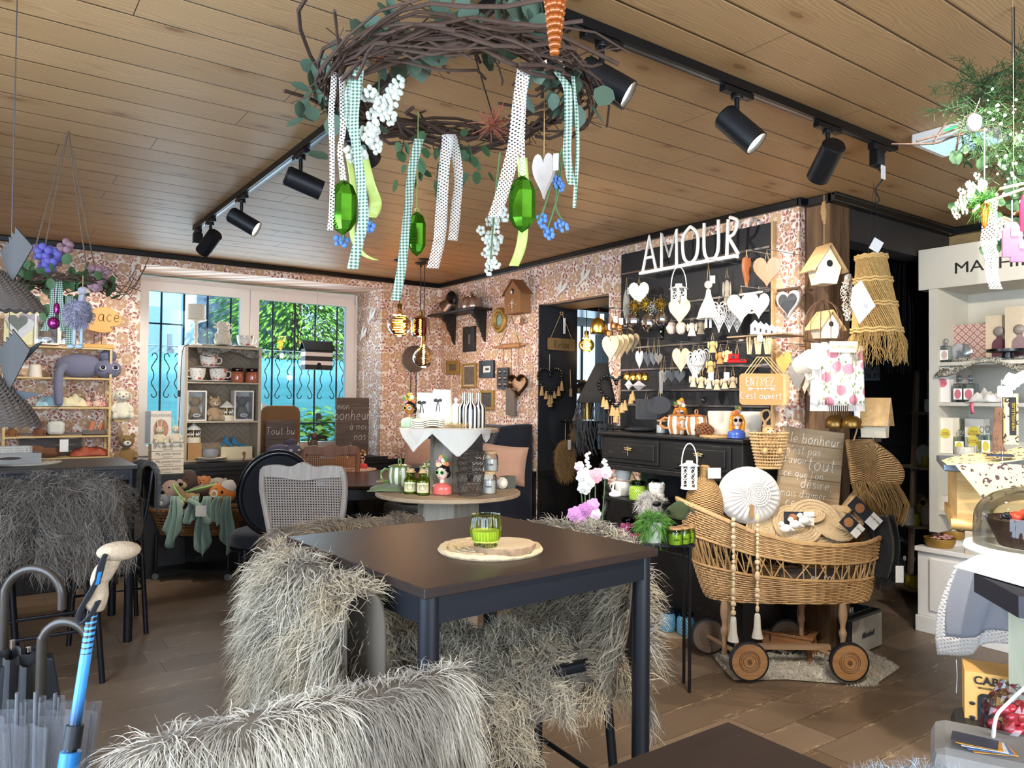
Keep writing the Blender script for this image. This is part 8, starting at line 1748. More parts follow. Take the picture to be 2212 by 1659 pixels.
# dog bowls, speaker, rug
a_,b_=P(1838,1424,Z=0),P(1906,1395,Z=0);w_=(b_-a_).length;t=T('speaker','black retro speaker with grey fabric front and Marshall script','speaker',(a_.x,a_.y,.001),math.degrees(math.atan2(b_.y-a_.y,b_.x-a_.x)))
hs_=84*dep(a_)/FPX;m=M();m.b2((0,0,0),(w_,.2,hs_));K(m,'cabinet',mt('14161a',.6,bump=.3),t,bevel=.012,smooth=False);m=M();m.b2((w_*.04,-.004,hs_*.05),(w_*.96,.003,hs_*.93));K(m,'grille',fabric('a09c90','b8b4a6',400),t,smooth=False)
m=M();m.text('Marshall',hs_*.2,(w_/2,-.006,hs_*.42),.002,shear=.35,bold=.001);K(m,'lettering',BLK,t,smooth=False);m=M();m.b2((w_*.1,.05,hs_),(w_*.9,.16,hs_+.003));[m.cyl((w_*.3+k*.03,.1,hs_),(w_*.3+k*.03,.1,hs_+.018),.011,n=14)for k in range(4)];K(m,'control_panel',STEEL,t)
RG=[P(x,y,Z=0)for x,y in((1524,1388),(1548,1430),(1585,1472),(1700,1470),(1800,1478),(1890,1482),(1942,1446),(1905,1425),(1850,1400),(1790,1385),(1700,1352),(1610,1362))];c_=sum(RG,V())/12
t=T('fur_rug','white shaggy fur rug on the floor under the cradle','rug',(c_.x,c_.y,0),0);m=M();n=12;m.add([(p.x-c_.x,p.y-c_.y,.006)for p in RG]+[(0,0,.02)],[((i+1)%n,i,n)[::-1]for i in range(n)])
if sum(V(m.v[f[1]]).cross(V(m.v[f[2]])).z for f in m.f)and(V(m.v[m.f[0][1]])-V(m.v[m.f[0][0]])).cross(V(m.v[m.f[0][2]])-V(m.v[m.f[0][0]])).z<0:m.f=[f[::-1]for f in m.f]
K(m,'backing',mt('ddd6c8',.9),t);fur(m,'pile',furmat('e0d6c4','fffaf0'),t,15000,.032,.0032,(0,0,.1),.9,.4,.3,120,.5)
q=P(1690,1412,Z=.02);t=T('bowl_stand','carved wooden stand holding two steel pet bowls under the cradle','pet feeder',(q.x,q.y+.03,.02),YAW-32);BW=wood('b07a48','8a5a34',0,1,.5);m=M();m.b2((-.2,-.08,.115),(.2,.08,.13));m.b2((-.18,-.07,.06),(.18,-.055,.115));m.b2((-.18,.055,.06),(.18,.07,.115));m.b2((.165,-.07,.06),(.18,.07,.115));K(m,'stand',BW,t,bevel=.004,smooth=False)
for sx in(-1,1):
 for sy in(-1,1):m=M();m.tube([(sx*.175,sy*.065,.115),(sx*.185,sy*.068,.04),(sx*.18,sy*.066,0)],[.016,.012,.015],8);K(m,'leg',BW,t)
for k in(-.09,.09):m=M();m.lathe(smooth([(.0,.112),(.04,.114),(.055,.13),(.075,.134),(.078,.131)],2),32,c=(k,0,0),cap=False);K(m,'steel_bowl',CHROME,t)
# ================================================================ around the timber post
PD=4.05;s6=PD/FPX
def pp_(px,py,D=PD):return P(px,py,D=D)
HKY=mt('3a3028',.7)
t=birdhouse(pp_(1780,615,3.9),78*s6,82*s6,YAW+14,'pale wooden bird house with pine roof hanging in front of the timber post',hole=.018);m=M();m.tube([(0,0,78*s6),(.0,0,.2),(0,0,P(1778,420,D=3.9).z-t.location.z)],.0025,5);m.ell((0,0,150*s6),(.015,.015,.06),8,6,bump=.2);K(m,'cord',JUTE,t)
q=pp_(1778,735,3.88);t=T('wire_birdcage','domed rusty wire cage hanging below the bird house','wire cage',q,'C');m=M();R_=38*s6
for k in range(6):a=k*PI/6;m.tube([(R_*math.cos(b_)*math.cos(a),R_*math.cos(b_)*math.sin(a),(30+52*math.sin(b_))*s6)for b_ in[i*PI/14 for i in range(15)]],.0018,4);[m.cyl((g*R_*math.cos(a),g*R_*math.sin(a),0),(g*R_*math.cos(a),g*R_*math.sin(a),30*s6),.0018,n=4)for g in(-1,1)]
m.tube([(R_*math.cos(i*PI/16),R_*math.sin(i*PI/16),0)for i in range(32)],.003,5,closed=True);K(m,'wires',mt('5c4232',.6,.4),t)
birdhouse(pp_(1782,735,3.9)+V((0,0,.006)),66*s6,58*s6,YAW+18,'small pale bird house standing in the wire cage',hole=.014)
q=pp_(1888,785,3.75);s7=3.75/FPX;t=T('raffia_lamp','cone shaped raffia hanging lamp with rope rings and frayed hem','lampshade',q,'C');RAF=mt('c09a5c',.8,var=.4,sc=60,bump=.8);m=M()
def rc(v):return(29+20*v)*s7,(232-165*v)*s7,12*(.5-v)*-s7
for k in range(62):
 a=2*PI*k/62
 pts=[(rc(v)[0]*math.cos(a+v*1.5)+rc(v)[2],rc(v)[0]*math.sin(a+v*1.5),rc(v)[1])for v in[i/8 for i in range(9)]];m.tube(pts,(.0026,.004,.0034)[k%3],4)
K(m,'raffia_strands',RAF,t);m=M()
for v in(0,.03,.30,.34,.62,.66,.96,1.0):r_,z,o=rc(v);m.tube([((r_+.005+.003*math.sin(j*1.2))*math.cos(j*PI/30)+o,(r_+.005)*math.sin(j*PI/30),z+.003*math.cos(j*1.2))for j in range(60)],.006,6,closed=True)
K(m,'rope_rings',mt('d2ac6c',.8,var=.3,sc=80),t);m=M();rg=random.Random(4);r_,z,o=rc(1)
for k in range(230):a=rg.uniform(0,6.28);l=rg.uniform(30,75)*s7;x,y=(r_*math.cos(a)+o),r_*math.sin(a);m.tube([(x,y,z),(x*1.05+rg.uniform(-.02,.02),y*1.1,z-l*.5),(x+rg.uniform(-.03,.03),y*1.1,z-l)],.0012,3)
K(m,'frayed_hem',RAF,t);m=M();zt_=P(1888,395,D=3.75).z-q.z;m.tube([(-.03,0,232*s7),(0,0,zt_),(.04,0,232*s7)],.002,5);m.tube([(.035*math.cos(a)+.03,.03*math.sin(a),238*s7)for a in[i*PI/12 for i in range(24)]],.006,6,closed=True);K(m,'hanger',BLKM,t)
m=M();m.box((0,0,.0),(.055,.002,.06),r=.1);o=S(m,'price_tag',PAPER,'white barcode tag at the raffia lamp top','tag',pp_(1893,530,3.7),YAW);o.rotation_euler.rotate_axis('Y',.5)
t=T('twig_wreath','white washed twig wreath hanging left of the raffia lamp','wreath',pp_(1832,700,3.85),YAW+45);m=M();rg=random.Random(7)
for k in range(70):a=rg.uniform(0,6.28);l=rg.uniform(.3,1);pts=[((20+rg.uniform(-9,9))*s6*math.cos(a+i*l/5),rg.uniform(-.015,.015),(55+(40+rg.uniform(-9,9))*math.sin(a+i*l/5))*s6)for i in range(6)];m.tube(pts,.0022,4)
K(m,'twigs',mt('cfc6ba',.8,var=.4,sc=40),t)
q=pp_(1856,700,3.6);t=T('paper_note','white handwritten paper sheet pinned to the raffia lamp','paper',q,'C');m=M();m.add([(x*s7,0,z*s7)for x,z in((0,0),(34,38),(4,92),(-14,75),(-18,40))],[(0,1,2,3,4)]);K(m,'sheet',PAPER,t,solid=.001,smooth=False);m=M();m.hand('ui de',.02,(.02,-.002,.09),.0007,rot=-.9);m.hand('lut er',.022,(.01,-.002,.06),.0007,rot=-.9);K(m,'writing',INK,t)
# guest towels
q=pp_(1812,888,3.75);t=T('guest_towel','white guest towels with rose print and fringed hem hanging on the post','towel',q,'C')
TW=NB('rose_towel');o_=TW.obj();s_=TW.sep(o_);v_=TW.N('TexVoronoi',voronoi_dimensions='2D');TW.put(v_.inputs['Vector'],TW.com(s_[0],s_[2]));v_.inputs['Scale'].default_value=11;d_=v_.outputs['Distance'];v2=TW.N('TexVoronoi',voronoi_dimensions='2D');TW.put(v2 .inputs['Vector'],TW.com(TW.m('MULTIPLY',s_[0],1.6),s_[2]));v2 .inputs['Scale'].default_value=26
c_=TW.mix(TW.lt(v2 .outputs['Distance'],.2),hexc('efe8dc'),hexc('8a9a6c'));c_=TW.mix(TW.lt(d_,.3),c_,TW.mix(TW.m('FRACT',TW.m('MULTIPLY',d_,14)),hexc('b0526a'),hexc('e0a0a8')));TOW=TW.fin(c_,.9)
for i,(x0,w_,h_,mt_,nm)in enumerate(((-52,26,146,fabric('f0ece4'),'plain_towel'),(-33,14,148,TOW,'folded_towel'),(2,62,148,TOW,'front_towel'),(42,32,142,TOW,'rear_towel'))):
 m=M();m.grid(lambda u,v:((x0+(u-.5)*w_*(.75+.25*v))*s7,.01*math.sin(u*9+i)+i*.012-.02,(h_-(h_-12)*v)*s7),18,10);K(m,nm,mt_,t,solid=.004)
 m=M();[m.cyl(((x0+(k/15-.5)*w_)*s7,i*.012-.02,13*s7),((x0+(k/15-.5)*w_*1.03)*s7,i*.012-.02,0),.0016,n=4)for k in range(16)];K(m,'fringe',PAPER,t)
m=M();m.b2((-26*s7,-.036,126*s7),(34*s7,-.032,150*s7));K(m,'paper_band',mt('e0d2ae',.7),t,smooth=False);m=M();m.text('GUEST TOWEL',7.5*s7,(4*s7,-.038,135*s7),.0006);K(m,'lettering',mt('8a8064',.7),t,smooth=False)
m=M();m.tube([(-58*s7,0,150*s7),(60*s7,0,150*s7)],.004,6);m.cyl((0,0,150*s7),(.0,.2,165*s7),.003);K(m,'hanger',HKY,t)
q=pp_(1728,792,3.8);t=T('white_mug','white mug with paw prints hanging upside towards the viewer','mug',q,'C');m=M();m.at(0,0,0,rx=1.25,rz=.3);m.lathe([(0,0),(.045,0),(.052,.02),(.055,.1),(.05,.1),(0,.06)],26);m.tube([(.0,-.052,.03),(0,-.085,.04),(0,-.085,.08),(0,-.054,.09)],.008,6);K(m,'mug_body',CRM,t)
for i,(px,cc)in enumerate(((1722,'8d8a86'),(1738,'ddd0bc'),(1748,'d9cbb6'))):hang('heart',px-16,782+i*5,px+16,850+i*3,3.62+.06*i,cc,['grey elongated wooden heart in front','cream elongated wooden heart behind the grey one','rearmost cream elongated wooden heart'][i]+' under the white mug',760)
hang('heart',1677,758,1708,812,3.6,'','yellow wooden heart between the ENTREZ sign and grey heart',742,mat=YW_)
birdhouse(pp_(1890,945,4.0),84*s6,84*s6,YAW+55,'pale bird house turned right, low on the timber post',dp=.12,hole=.018)
m=M();zq=pp_(1890,945,4.0);m.box((0,.06,0),(.03,.2,.02));S(m,'peg',HKY,'dark peg holding the low bird house','peg',zq+V((0,0,-.012)),'C',smooth=False)
# straw bag
q=pp_(1885,1135,3.95);t=T('straw_bag','woven seagrass shoulder bag with long loose fringe beside the plank sign','bag',q,'C');m=M();m.grid(lambda u,v:((-55+12*v+u*(52+62*math.sin(v*2.2)))*s6,.03*math.sin(u*PI),(180-95*v)*s6),20,10);K(m,'woven_body',WBM,t,solid=.02);m=M();rg=random.Random(9)
for k in range(170):u=rg.random();x=(-44+u*92)*s6;m.tube(smooth([(x,rg.uniform(-.03,.02),92*s6),(x+(12+14*u)*s6,rg.uniform(-.04,.02),45*s6),(x*.75+26*s6,rg.uniform(-.03,.03),rg.uniform(-2,22)*s6)],2),.0018,3)
K(m,'fringe',mt('a68450',.8,var=.4,sc=50),t);m=M();m.tube(smooth([(-40*s6,0,178*s6),(-20*s6,0,225*s6),(10*s6,.02,170*s6)],4),.004,6);K(m,'strap',JUTE,t)
for i,px in enumerate((1805,1842)):hang('bell',px-22,895,px+20,925,3.8,'','brass and leather bell, %s behind the plank sign top'%['left','right'][i],880,cat='bell',mat=mt('8a6a34',.35,.8),tag_=(i==1))
q=pp_(1918,1262,3.85);t=T('black_throw','black fringed throw hanging from the right end of the cradle','throw',q,'C');m=M();m.grid(lambda u,v:((-40+55*u+12*math.sin(v*3))*s6,.03*math.sin(u*9),(140-125*v)*s6),16,10);cv=K(m,'cloth',fabric('121316',sc=150),t,solid=.01);fur(m,'fringe',furmat('050506','121316'),cv,1500,.05,.003,(0,-.3,-.6),.3,.6,.3,20,.4);m=M();m.b2((6*s6,-.05,8*s6),(22*s6,-.048,42*s6));K(m,'label',PAPER,t,smooth=False)
# ---------------------------------------------------------------- hallway: toilet sign, black fringe lamp, ladder shelf
p,w_,h_=bb(1858,772,1900,822,X=6.353);t=T('toilet_sign','light blue metal sign reading TOILET on the dark door','sign',p,'R');m=M();m.b2((-w_/2,0,0),(w_/2,.009,h_));K(m,'plate',mt('b8d4e2',.5),t,smooth=False);m=M();m.text('TOILET',h_*.3,(0,-.001,h_*.1),.002);m.tube([(w_*.1,-.002,h_*.45),(w_*.3,-.002,h_*.7),(w_*.15,-.002,h_*.72),(w_*.32,-.002,h_*.92)],.006,5);m.ell((w_*.1,-.002,h_*.88),(.012,.003,.012),8,6);K(m,'lettering',INK,t,smooth=False)
q=P(1955,800,D=5.0);s8=5/FPX;t=T('black_fringe_lamp','black shredded hanging lamp in the dark hallway','lampshade',q,'C');m=M();rg=random.Random(1)
for k in range(150):a=rg.uniform(0,6.28);r_=rg.uniform(15,42)*s8;m.tube([(r_*.5*math.cos(a),r_*.5*math.sin(a),240*s8),(r_*math.cos(a),r_*math.sin(a),120*s8),(r_*1.1*math.cos(a),r_*math.sin(a),rg.uniform(-10,60)*s8)],.003,3)
K(m,'fringe',BLKG,t);m=M();m.cyl((0,0,240*s8),(0,0,2.44-q.z),.004);K(m,'cord',BLK,t)
LD=5.5;s8=LD/FPX;q=P(1975,1275,D=LD);t=T('ladder_shelf','greyed wooden ladder shelf with candles and ornaments in the hallway','shelf',(q.x,q.y,0),'C');L0=q.z
def ls(px,py):c_=P(px,py,D=LD)-V((q.x,q.y,0));return c_.dot(right),c_.z
m=M()
for a,b_ in(((1950,1270),(2000,800)),((1998,1270),(2030,800))):x0,z0=ls(*a);x1,z1=ls(*b_);m.tube([(x0,-.1,max(0,z0)),(x1,.12,z1)],.022,4)
K(m,'rail',GRWD,t,smooth=False);SH=[]
for(xa,xb,y_)in((1984,2030,890),(1965,2030,1006),(1948,2030,1130),(1945,2030,1262)):x0,z=ls(xa,y_);x1,_=ls(xb,y_);m=M();m.b2((x0,-.15,z-.02),(x1,.1,z));K(m,'tread',GRWX,t,smooth=False);SH.append(z)
def lsi(px,i,y=-.08):x,_=ls(px,1000);return q+right*x+V((0,0,SH[i]-q.z+.001))-V((fwd.x,fwd.y,0))*-y
for i,(px,k,r_,h_,cc,lb)in enumerate(((1998,0,12,26,'dbe3ea','pale blue carved vase on the top ladder tread'),(1986,1,8,20,'b4b020','yellow green candle glass, left on the second tread'),(2004,1,8,17,'c8c060','yellow candle glass, right on the second tread'),(1965,2,9,22,'b8b828','lime candle glass on the third tread'),(1998,2,20,36,'c9c4bc','white carved stone pot on the third tread'),(1950,2,12,34,'d0d4d6','silvery embossed pot behind the lime candle'),(1958,3,13,24,'c8b838','yellow preserve candle, left on the lowest tread'),(1978,3,13,22,'d0c040','yellow preserve candle, right on the lowest tread'))):
 m=M();r_*=s8;h_*=s8;m.lathe(smooth([(0,0),(r_*.9,0),(r_,h_*.5),(r_*.92,h_),(r_*.8,h_),(0,h_*.7)],2),20);S(m,'candle_pot',mt(cc,.3),lb,'candle',lsi(px,k),'C')
t=T('oval_frame','pale ornate oval frame leaning on the second ladder tread','picture',lsi(1991,1,-.02),'C');m=M();m.ext(oval(28*s8,44*s8),.01);K(m,'picture',mt('cfe0e8',.5),t);m=M();m.tube([(14*s8*math.cos(a),-.005,22*s8+22*s8*math.sin(a))for a in[i*PI/14 for i in range(28)]],.008,6,closed=True);K(m,'frame',mt('c4c6c4',.6),t)
birdhouse(lsi(1990,2,.02)+V((0,0,22*s8)),36*s8,40*s8,'C','yellow patterned little bird house on the ladder shelf',mt('d9c878',.6,var=.3,sc=60),GRWX)
m=M();m.box((0,0,.04),(.11,.1,.08));S(m,'riser_box',GRWX,'small grey box under the yellow bird house','box',lsi(1990,2,.02),'C',smooth=False)
t=T('snowdrop_plant','white snowdrops at the foot of the ladder shelf','plant',lsi(1962,3,.05),'C');m=M();[m.tube([(0,0,0),(x,0,h_)],.003,4)for x,h_ in((-.05,.15),(0,.18),(.04,.14),(.07,.17),(-.02,.13))];K(m,'leaves',LEAF,t);m=M();[m.ell((x,0,h_),(.012,.01,.02),7,5)for x,h_ in((-.05,.15),(0,.18),(.07,.17))];K(m,'blossoms',PAPER,t)
# ================================================================ pale shop cabinet on the right
FX=4.85;yR=2.345;PUT=mt('c9c4b6',.5,var=.04);z_h0,z_h1=P(1983,628,X=FX).z,P(1983,541,X=FX).z;y1=.55
yp0,yp1=P(2005,800,X=FX).y,P(2025,800,X=FX).y;shz=[P(2040,v,X=FX).z for v in(782,869,980,1105)]
t=T('shop_cabinet','tall pale grey shop cabinet with lettered header and white base','cabinet',(0,0,0),0)
m=M();m.b2((FX,y1,z_h0),(5.29,yR,z_h1));K(m,'header',PUT,t,bevel=.003,smooth=False)
m=M();m.b2((FX+.01,yp1,.62),(5.27,yp0,z_h0));K(m,'side_panel',PUT,t,smooth=False);m=M();m.b2((5.27,y1,.62),(5.29,yp0,z_h0));K(m,'back_panel',PUT,t,smooth=False)
for z in shz:m=M();m.b2((FX+.015,y1,z-.022),(5.27,yp1,z));K(m,'shelf_board',PUT,t,smooth=False)
zb=P(1992,1180,X=FX-.03).z;m=M();m.b2((FX-.02,y1,.1),(5.28,yR,zb-.03));m.b2((FX-.05,y1,zb-.03),(5.29,yR+.005,zb));m.b2((FX-.045,y1,0),(5.28,yR+.003,.1));K(m,'base',WHT,t,bevel=.005,smooth=False)
for k in range(3):
 a=yR-.08-k*.6;m=M()
 for j,e in enumerate((0,.025,.045)):m.b2((FX-.024-.006*(2-j),a-.5+e,.14+e),(FX-.018,a-e,zb-.07-e))if j!=1 else m.b2((FX-.022,a-.5+e,.14+e),(FX-.018,a-e,zb-.07-e))
 K(m,'door',WHT,t,bevel=.003,smooth=False)
a_,b_=P(2060,590,X=FX),P(2170,570,X=FX);hL=P(2060,566,X=FX).z-a_.z;m=M();m.T=Matrix.Translation((FX-.001,a_.y,a_.z-.005))@Matrix.Rotation(-PI/2,4,'Z');m.text('MATHILDE',hL*1.42,(0,0,0),.002,align='LEFT',sx=1.22);K(m,'lettering',INK,t,smooth=False)
sg=dep(P(2060,700,X=FX+.1))/FPX
def cb(px,i,x=.12):q=P(px,900,X=FX+x);return V((FX+x,q.y,shz[i]+.001))
def cbox(px,i,w_,h_,col_,disc,label,x=.12,tb='box',face='R',dw=.09):
 t=T('perfume_box',label,'box',cb(px,i,x),face);m=M();w_*=sg*1.25;h_*=sg;m.b2((-w_/2,0,0),(w_/2,dw,h_));K(m,'carton',mt(col_,.6,var=.06),t,smooth=False)
 if disc:m=M();m.at(0,-.002,h_*.42);m.ext(oval(w_*.7,w_*.7),.002);K(m,'round_label',mt(disc,.6),t);m=M();m.text('FLEUR',w_*.15,(0,-.004,h_*.42+w_*.34),.0005);m.text('DE COTON',w_*.11,(0,-.004,h_*.42+w_*.22),.0005);K(m,'lettering',mt('8a4a50',.6),t,smooth=False)
 return t
PAT=NB('diamond_print');o_=PAT.sep(PAT.geo());u=PAT.m('PINGPONG',PAT.m('MULTIPLY',o_[1],22),.5);v=PAT.m('PINGPONG',PAT.m('MULTIPLY',o_[2],22),.5);PATM=PAT.fin(PAT.mix(PAT.gt(PAT.m('PINGPONG',PAT.m('ADD',u,v),.25),.12),hexc('9c7268'),hexc('cfb0a2')),.6)
t=cbox(2078,0,70,84,'a87a70',None,'pink diamond print gift box on the top cabinet shelf',.22);t.children[0].data.materials[0]=PATM;m=M();m.ell((0,-.02,.07),(.075,.012,.055),14,9,bump=.12);K(m,'foil_window',mt('c8ccd4',.15,.8),t)
for i,(px,x,lb)in enumerate(((2160,.25,'striped box with dark bottle shaped window, left of two'),(2204,.2,'striped box with dark bottle shaped window, right of two'))):
 t=cbox(px,0,44,100+i*14,'d2c0a4',None,lb,x);m=M();m.at(0,-.003,.02);m.ext([(a*.1,c*.16)for a,c in bez([(-.4,0),(-.4,.6),(-.15,.8),(-.15,.9),(.15,.9),(.15,.8),(.4,.6),(.4,0)],3)],.003);K(m,'window',mt('6a444c',.3),t);m=M();m.ell((0,-.01,.19),(.03,.012,.03),12,8);K(m,'seal',mt('8c8078',.4),t)
def pbottle(px,i,w_,h_,cc,label,x=.06,cap='e4e4e2'):
 t=T('perfume_bottle',label,'bottle',cb(px,i,x),'R');r=w_*sg/2;h_*=sg;m=M();m.b2((-r,-r*.8,0),(r,r*.8,h_*.68));m.cyl((0,0,h_*.68),(0,0,h_*.76),r*.35);K(m,'glass',glass('dfe8ea'),t,bevel=.004,smooth=False)
 m=M();m.ell((0,0,h_*.87),(r*.5,r*.5,h_*.12),12,8);K(m,'stopper',glass('eef2f4'),t);m=M();m.b2((-r*.8,-r*.84,h_*.1),(r*.8,-r*.82,h_*.5));K(m,'label',PAPER,t,smooth=False);m=M();m.at(0,-r*.86,h_*.12);m.ext(oval(r*1.2,h_*.35),.001);K(m,'label_disc',mt(cc,.6),t);return t
pbottle(2044,0,20,52,'c8b0a8','small clear bottle with cream label on a wooden disc, top shelf')
cbox(2036,1,22,76,'ece4dc','d0707c','tall white box with pink round label on the second shelf',.04)
for i in range(3):cbox(2052+i*14,1,10,72,'a89c92',None,'slim taupe carton, %s behind the pink label bottles'%['left','middle','right'][i],.2)
pbottle(2073,1,21,58,'d0707c','clear bottle with pink label, left of two on the second shelf');pbottle(2097,1,24,58,'d0707c','clear bottle with pink label, right of two on the second shelf')
cloth_heap('organza_pouch',cb(2128,1,.05),.17,.1,.08,mt('d8d2ca',.4,Alpha=1),'white organza pouch heap with a pink ribbon on the second shelf','pouch','R',6);m=M();m.grid(lambda u,v:((u-.5)*.02+.006*v,-.02-.01*math.sin(v*3),-.07*v),3,6);S(m,'pink_ribbon',mt('d8687c',.5),'pink ribbon end hanging over the second shelf edge','ribbon',cb(2103,1,.01),'R',solid=.001)
cbox(2042,2,24,76,'efe6d2','d8c84a','tall cream box with yellow round label on the third shelf',.04);cbox(2104,2,30,74,'efe8da','d8c84a','white box with yellow round label at the back of the third shelf',.26);cbox(2102,2,26,38,'e9e2d6','d8c84a','small white box with yellow label in front on the third shelf',.14)
pbottle(2076,2,22,54,'d8c84a','clear bottle with yellow label, left on the third shelf');pbottle(2121,2,18,60,'d8c84a','clear bottle with yellow label, middle of the third shelf',.16);pbottle(2133,2,20,62,'d8c84a','clear bottle with yellow label, right on the third shelf',.1)
m=M();m.lathe([(0,0),(.055,0),(.055,.045),(0,.045)],28);S(m,'patterned_tin',mt('d8cfc0',.5,var=.5,sc=90),'round patterned tin at the front of the third shelf','tin',cb(2083,2,.06)-V((.0,.0,0)),'R')
m=M();m.lathe([(0,0),(.05,0),(.05,.09),(0,.09)],28);S(m,'patterned_tin',mt('cdbfb4',.5,var=.5,sc=70),'white flowered round tin on the lowest cabinet shelf','tin',cb(2044,3,.1),'R')
for i,(px,py,lb)in enumerate(((2030,1180,'gold bowl of pink potpourri, front left on the cabinet base'),(2058,1160,'gold bowl of pale petals behind the other bowl'))):
 q=P(px,py,X=FX+.05+.14*i);q.z=zb+.001+i*.04;t=T('gold_bowl',lb,'bowl',q,'R');m=M();m.lathe(smooth([(0,0),(.07,0),(.09,.05),(.085,.05),(.065,.01),(0,.008)],2),26);K(m,'bowl',GOLDP,t);m=M();rg=random.Random(i);[m.ell((rg.uniform(-.06,.06),rg.uniform(-.06,.06),.05+rg.uniform(0,.02)),(.014,.014,.006),6,4)for k in range(30)];o=K(m,'potpourri',mt(['c8948c','e4cfc4'][i],.8,var=.3),t);o['kind']='stuff'
m=M();m.box((0,0,.019),(.1,.1,.038));q=P(2058,1160,X=FX+.19);S(m,'bowl_riser',WHT,'white block under the rear gold bowl','block',(q.x,q.y,zb+.001),'R',smooth=False)
m=M();m.grid(lambda u,v:(-.25+u*.62,-.22+min(v*.34,.2)-.0,.012-(0 if v>.35 else(.35-v)*.3*(.6+.4*math.sin(u*8+1)))),24,12);q=cb(2150,0,.2);t=S(m,'fur_throw',HIDE,'cream fleece throw hanging over the top cabinet shelf edge','throw',q,'R',solid=.003);fur(m,'pile',furmat('c8bfa8','f2ecdc'),t,5000,.02,.003,(0,-.3,-.1),1,.2,.3,60,.5)
m=M();m.lathe([(0,0),(.03,0),(.03,.03),(.11,.035),(.11,.05),(0,.05)],30);S(m,'cake_stand',BLKG,'low black stand with wood flowers on the top cabinet shelf','stand',cb(2178,0,.06)+V((0,0,.014)),'R')
# ---------------------------------------------------------------- zinc topped wooden counter with leopard pouch
q=P(2045,1010,D=2.55);cxx,cyy=q.x,q.y;zc=q.z;yw=0
t=T('zinc_counter','honey wood counter with a zinc edge top at the right','counter',(cxx,cyy,0),YAW-27);sk=2.55/FPX
HON=wood('d9b676','b98f52',0,.9,.5)
m=M();m.b2((-5*sk,0,zc-8*sk),(420*sk,.5,zc+7*sk));K(m,'zinc_top',mt('7d8a98',.35,.8,.2),t,bevel=.003,smooth=False)
m=M();m.b2((20*sk,.03,zc-110*sk),(420*sk,.5,zc-8*sk));K(m,'panel',HON,t,smooth=False);m=M();m.tube([(8*sk,.02,zc-122*sk),(420*sk,.02,zc-122*sk)],12*sk,12);m.b2((12*sk,.02,zc-134*sk),(420*sk,.5,zc-110*sk));K(m,'moulding',HON,t)
m=M();m.b2((150*sk,.05,0),(420*sk,.45,zc-134*sk));K(m,'body',wood('a38a66','86704f',2,1,.6),t,smooth=False);m=M();m.b2((34*sk,.01,zc-185*sk),(85*sk,.05,zc-134*sk));m.tube([(60*sk+15*sk*math.cos(a),.008,zc-158*sk+14*sk*math.sin(a))for a in[i*PI/10 for i in range(20)]],.003,5,closed=True);K(m,'corbel',GRWX,t)
LEO=NB('leopard_print');o_=LEO.obj();v_=LEO.N('TexVoronoi');LEO.put(v_.inputs['Vector'],LEO.vm('ADD',o_,LEO.vm('MULTIPLY',LEO.com(LEO.noise(o_,30),LEO.noise(o_,35),0),(.03,.03,0))));v_.inputs['Scale'].default_value=42;d_=v_.outputs['Distance'];g_=LEO.gt(LEO.noise(o_,60,1),.46);LEOM=LEO.fin(LEO.mix(LEO.m('MULTIPLY',LEO.m('MULTIPLY',LEO.gt(d_,.22),LEO.lt(d_,.42)),g_),hexc('e6cc8e'),hexc('4a3234')),.8)
t=T('leopard_pouch','yellow leopard print cloth pouch lying over the zinc counter corner','pouch',(P(2050,1004,D=2.5).x,P(2050,1004,D=2.5).y,zc+8*sk),YAW-25);m=M()
m.grid(lambda u,v:((-5+150*u)*sk,-.01+.18*v-.0,(2+22*u*v+20*u*u+6*math.sin(u*5)*v)*sk),16,10);m.add([(x*sk,-.02,z*sk)for x,z in((8,4),(60,-66),(72,-70),(172,-20),(172,6),(90,8))],[(0,1,2,3,4,5)]);K(m,'cloth',LEOM,t,solid=.004,smooth=False);m=M();m.b2((70*sk,-.015,22*sk),(115*sk,.03,26*sk));K(m,'dark_label',mt('22283a',.6),t,smooth=False)
q=P(2178,920,D=2.42);t=T('keyring_display','bunch of leopard key straps with white price tags, one reading MERVEILLEUSE','key strap',q,'C');s9=2.42/FPX;m=M();m.b2((-6*s9,0,-40*s9),(22*s9,.01,70*s9));K(m,'strap',LEOM,t,smooth=False);m=M();m.b2((2*s9,-.004,-20*s9),(16*s9,-.001,62*s9));K(m,'black_band',BLK,t,smooth=False)
m=M();m.text('MERVEILLEUSE',9.5*s9,(0,0,0),.001);m.v=[(9*s9-v[2]+3*s9,-.006,20*s9+v[0])for v in m.v];K(m,'lettering',mt('e8c83a',.5),t,smooth=False)
m=M();rg=random.Random(5);[m.tube([(rg.uniform(-24,-8)*s9,.01,40*s9),(rg.uniform(-30,-10)*s9,.01,-20*s9),(rg.uniform(-30,0)*s9,.01,-55*s9)],.002,4)for k in range(26)];K(m,'tassels',mt('6b4a34',.7,var=.6),t)
for i,(x,z,a)in enumerate(((-12,62,0),(2,88,.3),(24,92,-.5),(-8,84,.5))):m=M();m.at(x*s9,-.012-i*.002,z*s9,ry=a);m.ext(rrect(32*s9,24*s9,3*s9),.001);K(m,'price_tag',PAPER,t)
m=M();m.cyl((0,.03,zc-q.z+8*sk),(0,.03,100*s9),.004);K(m,'stand',STEEL,t)
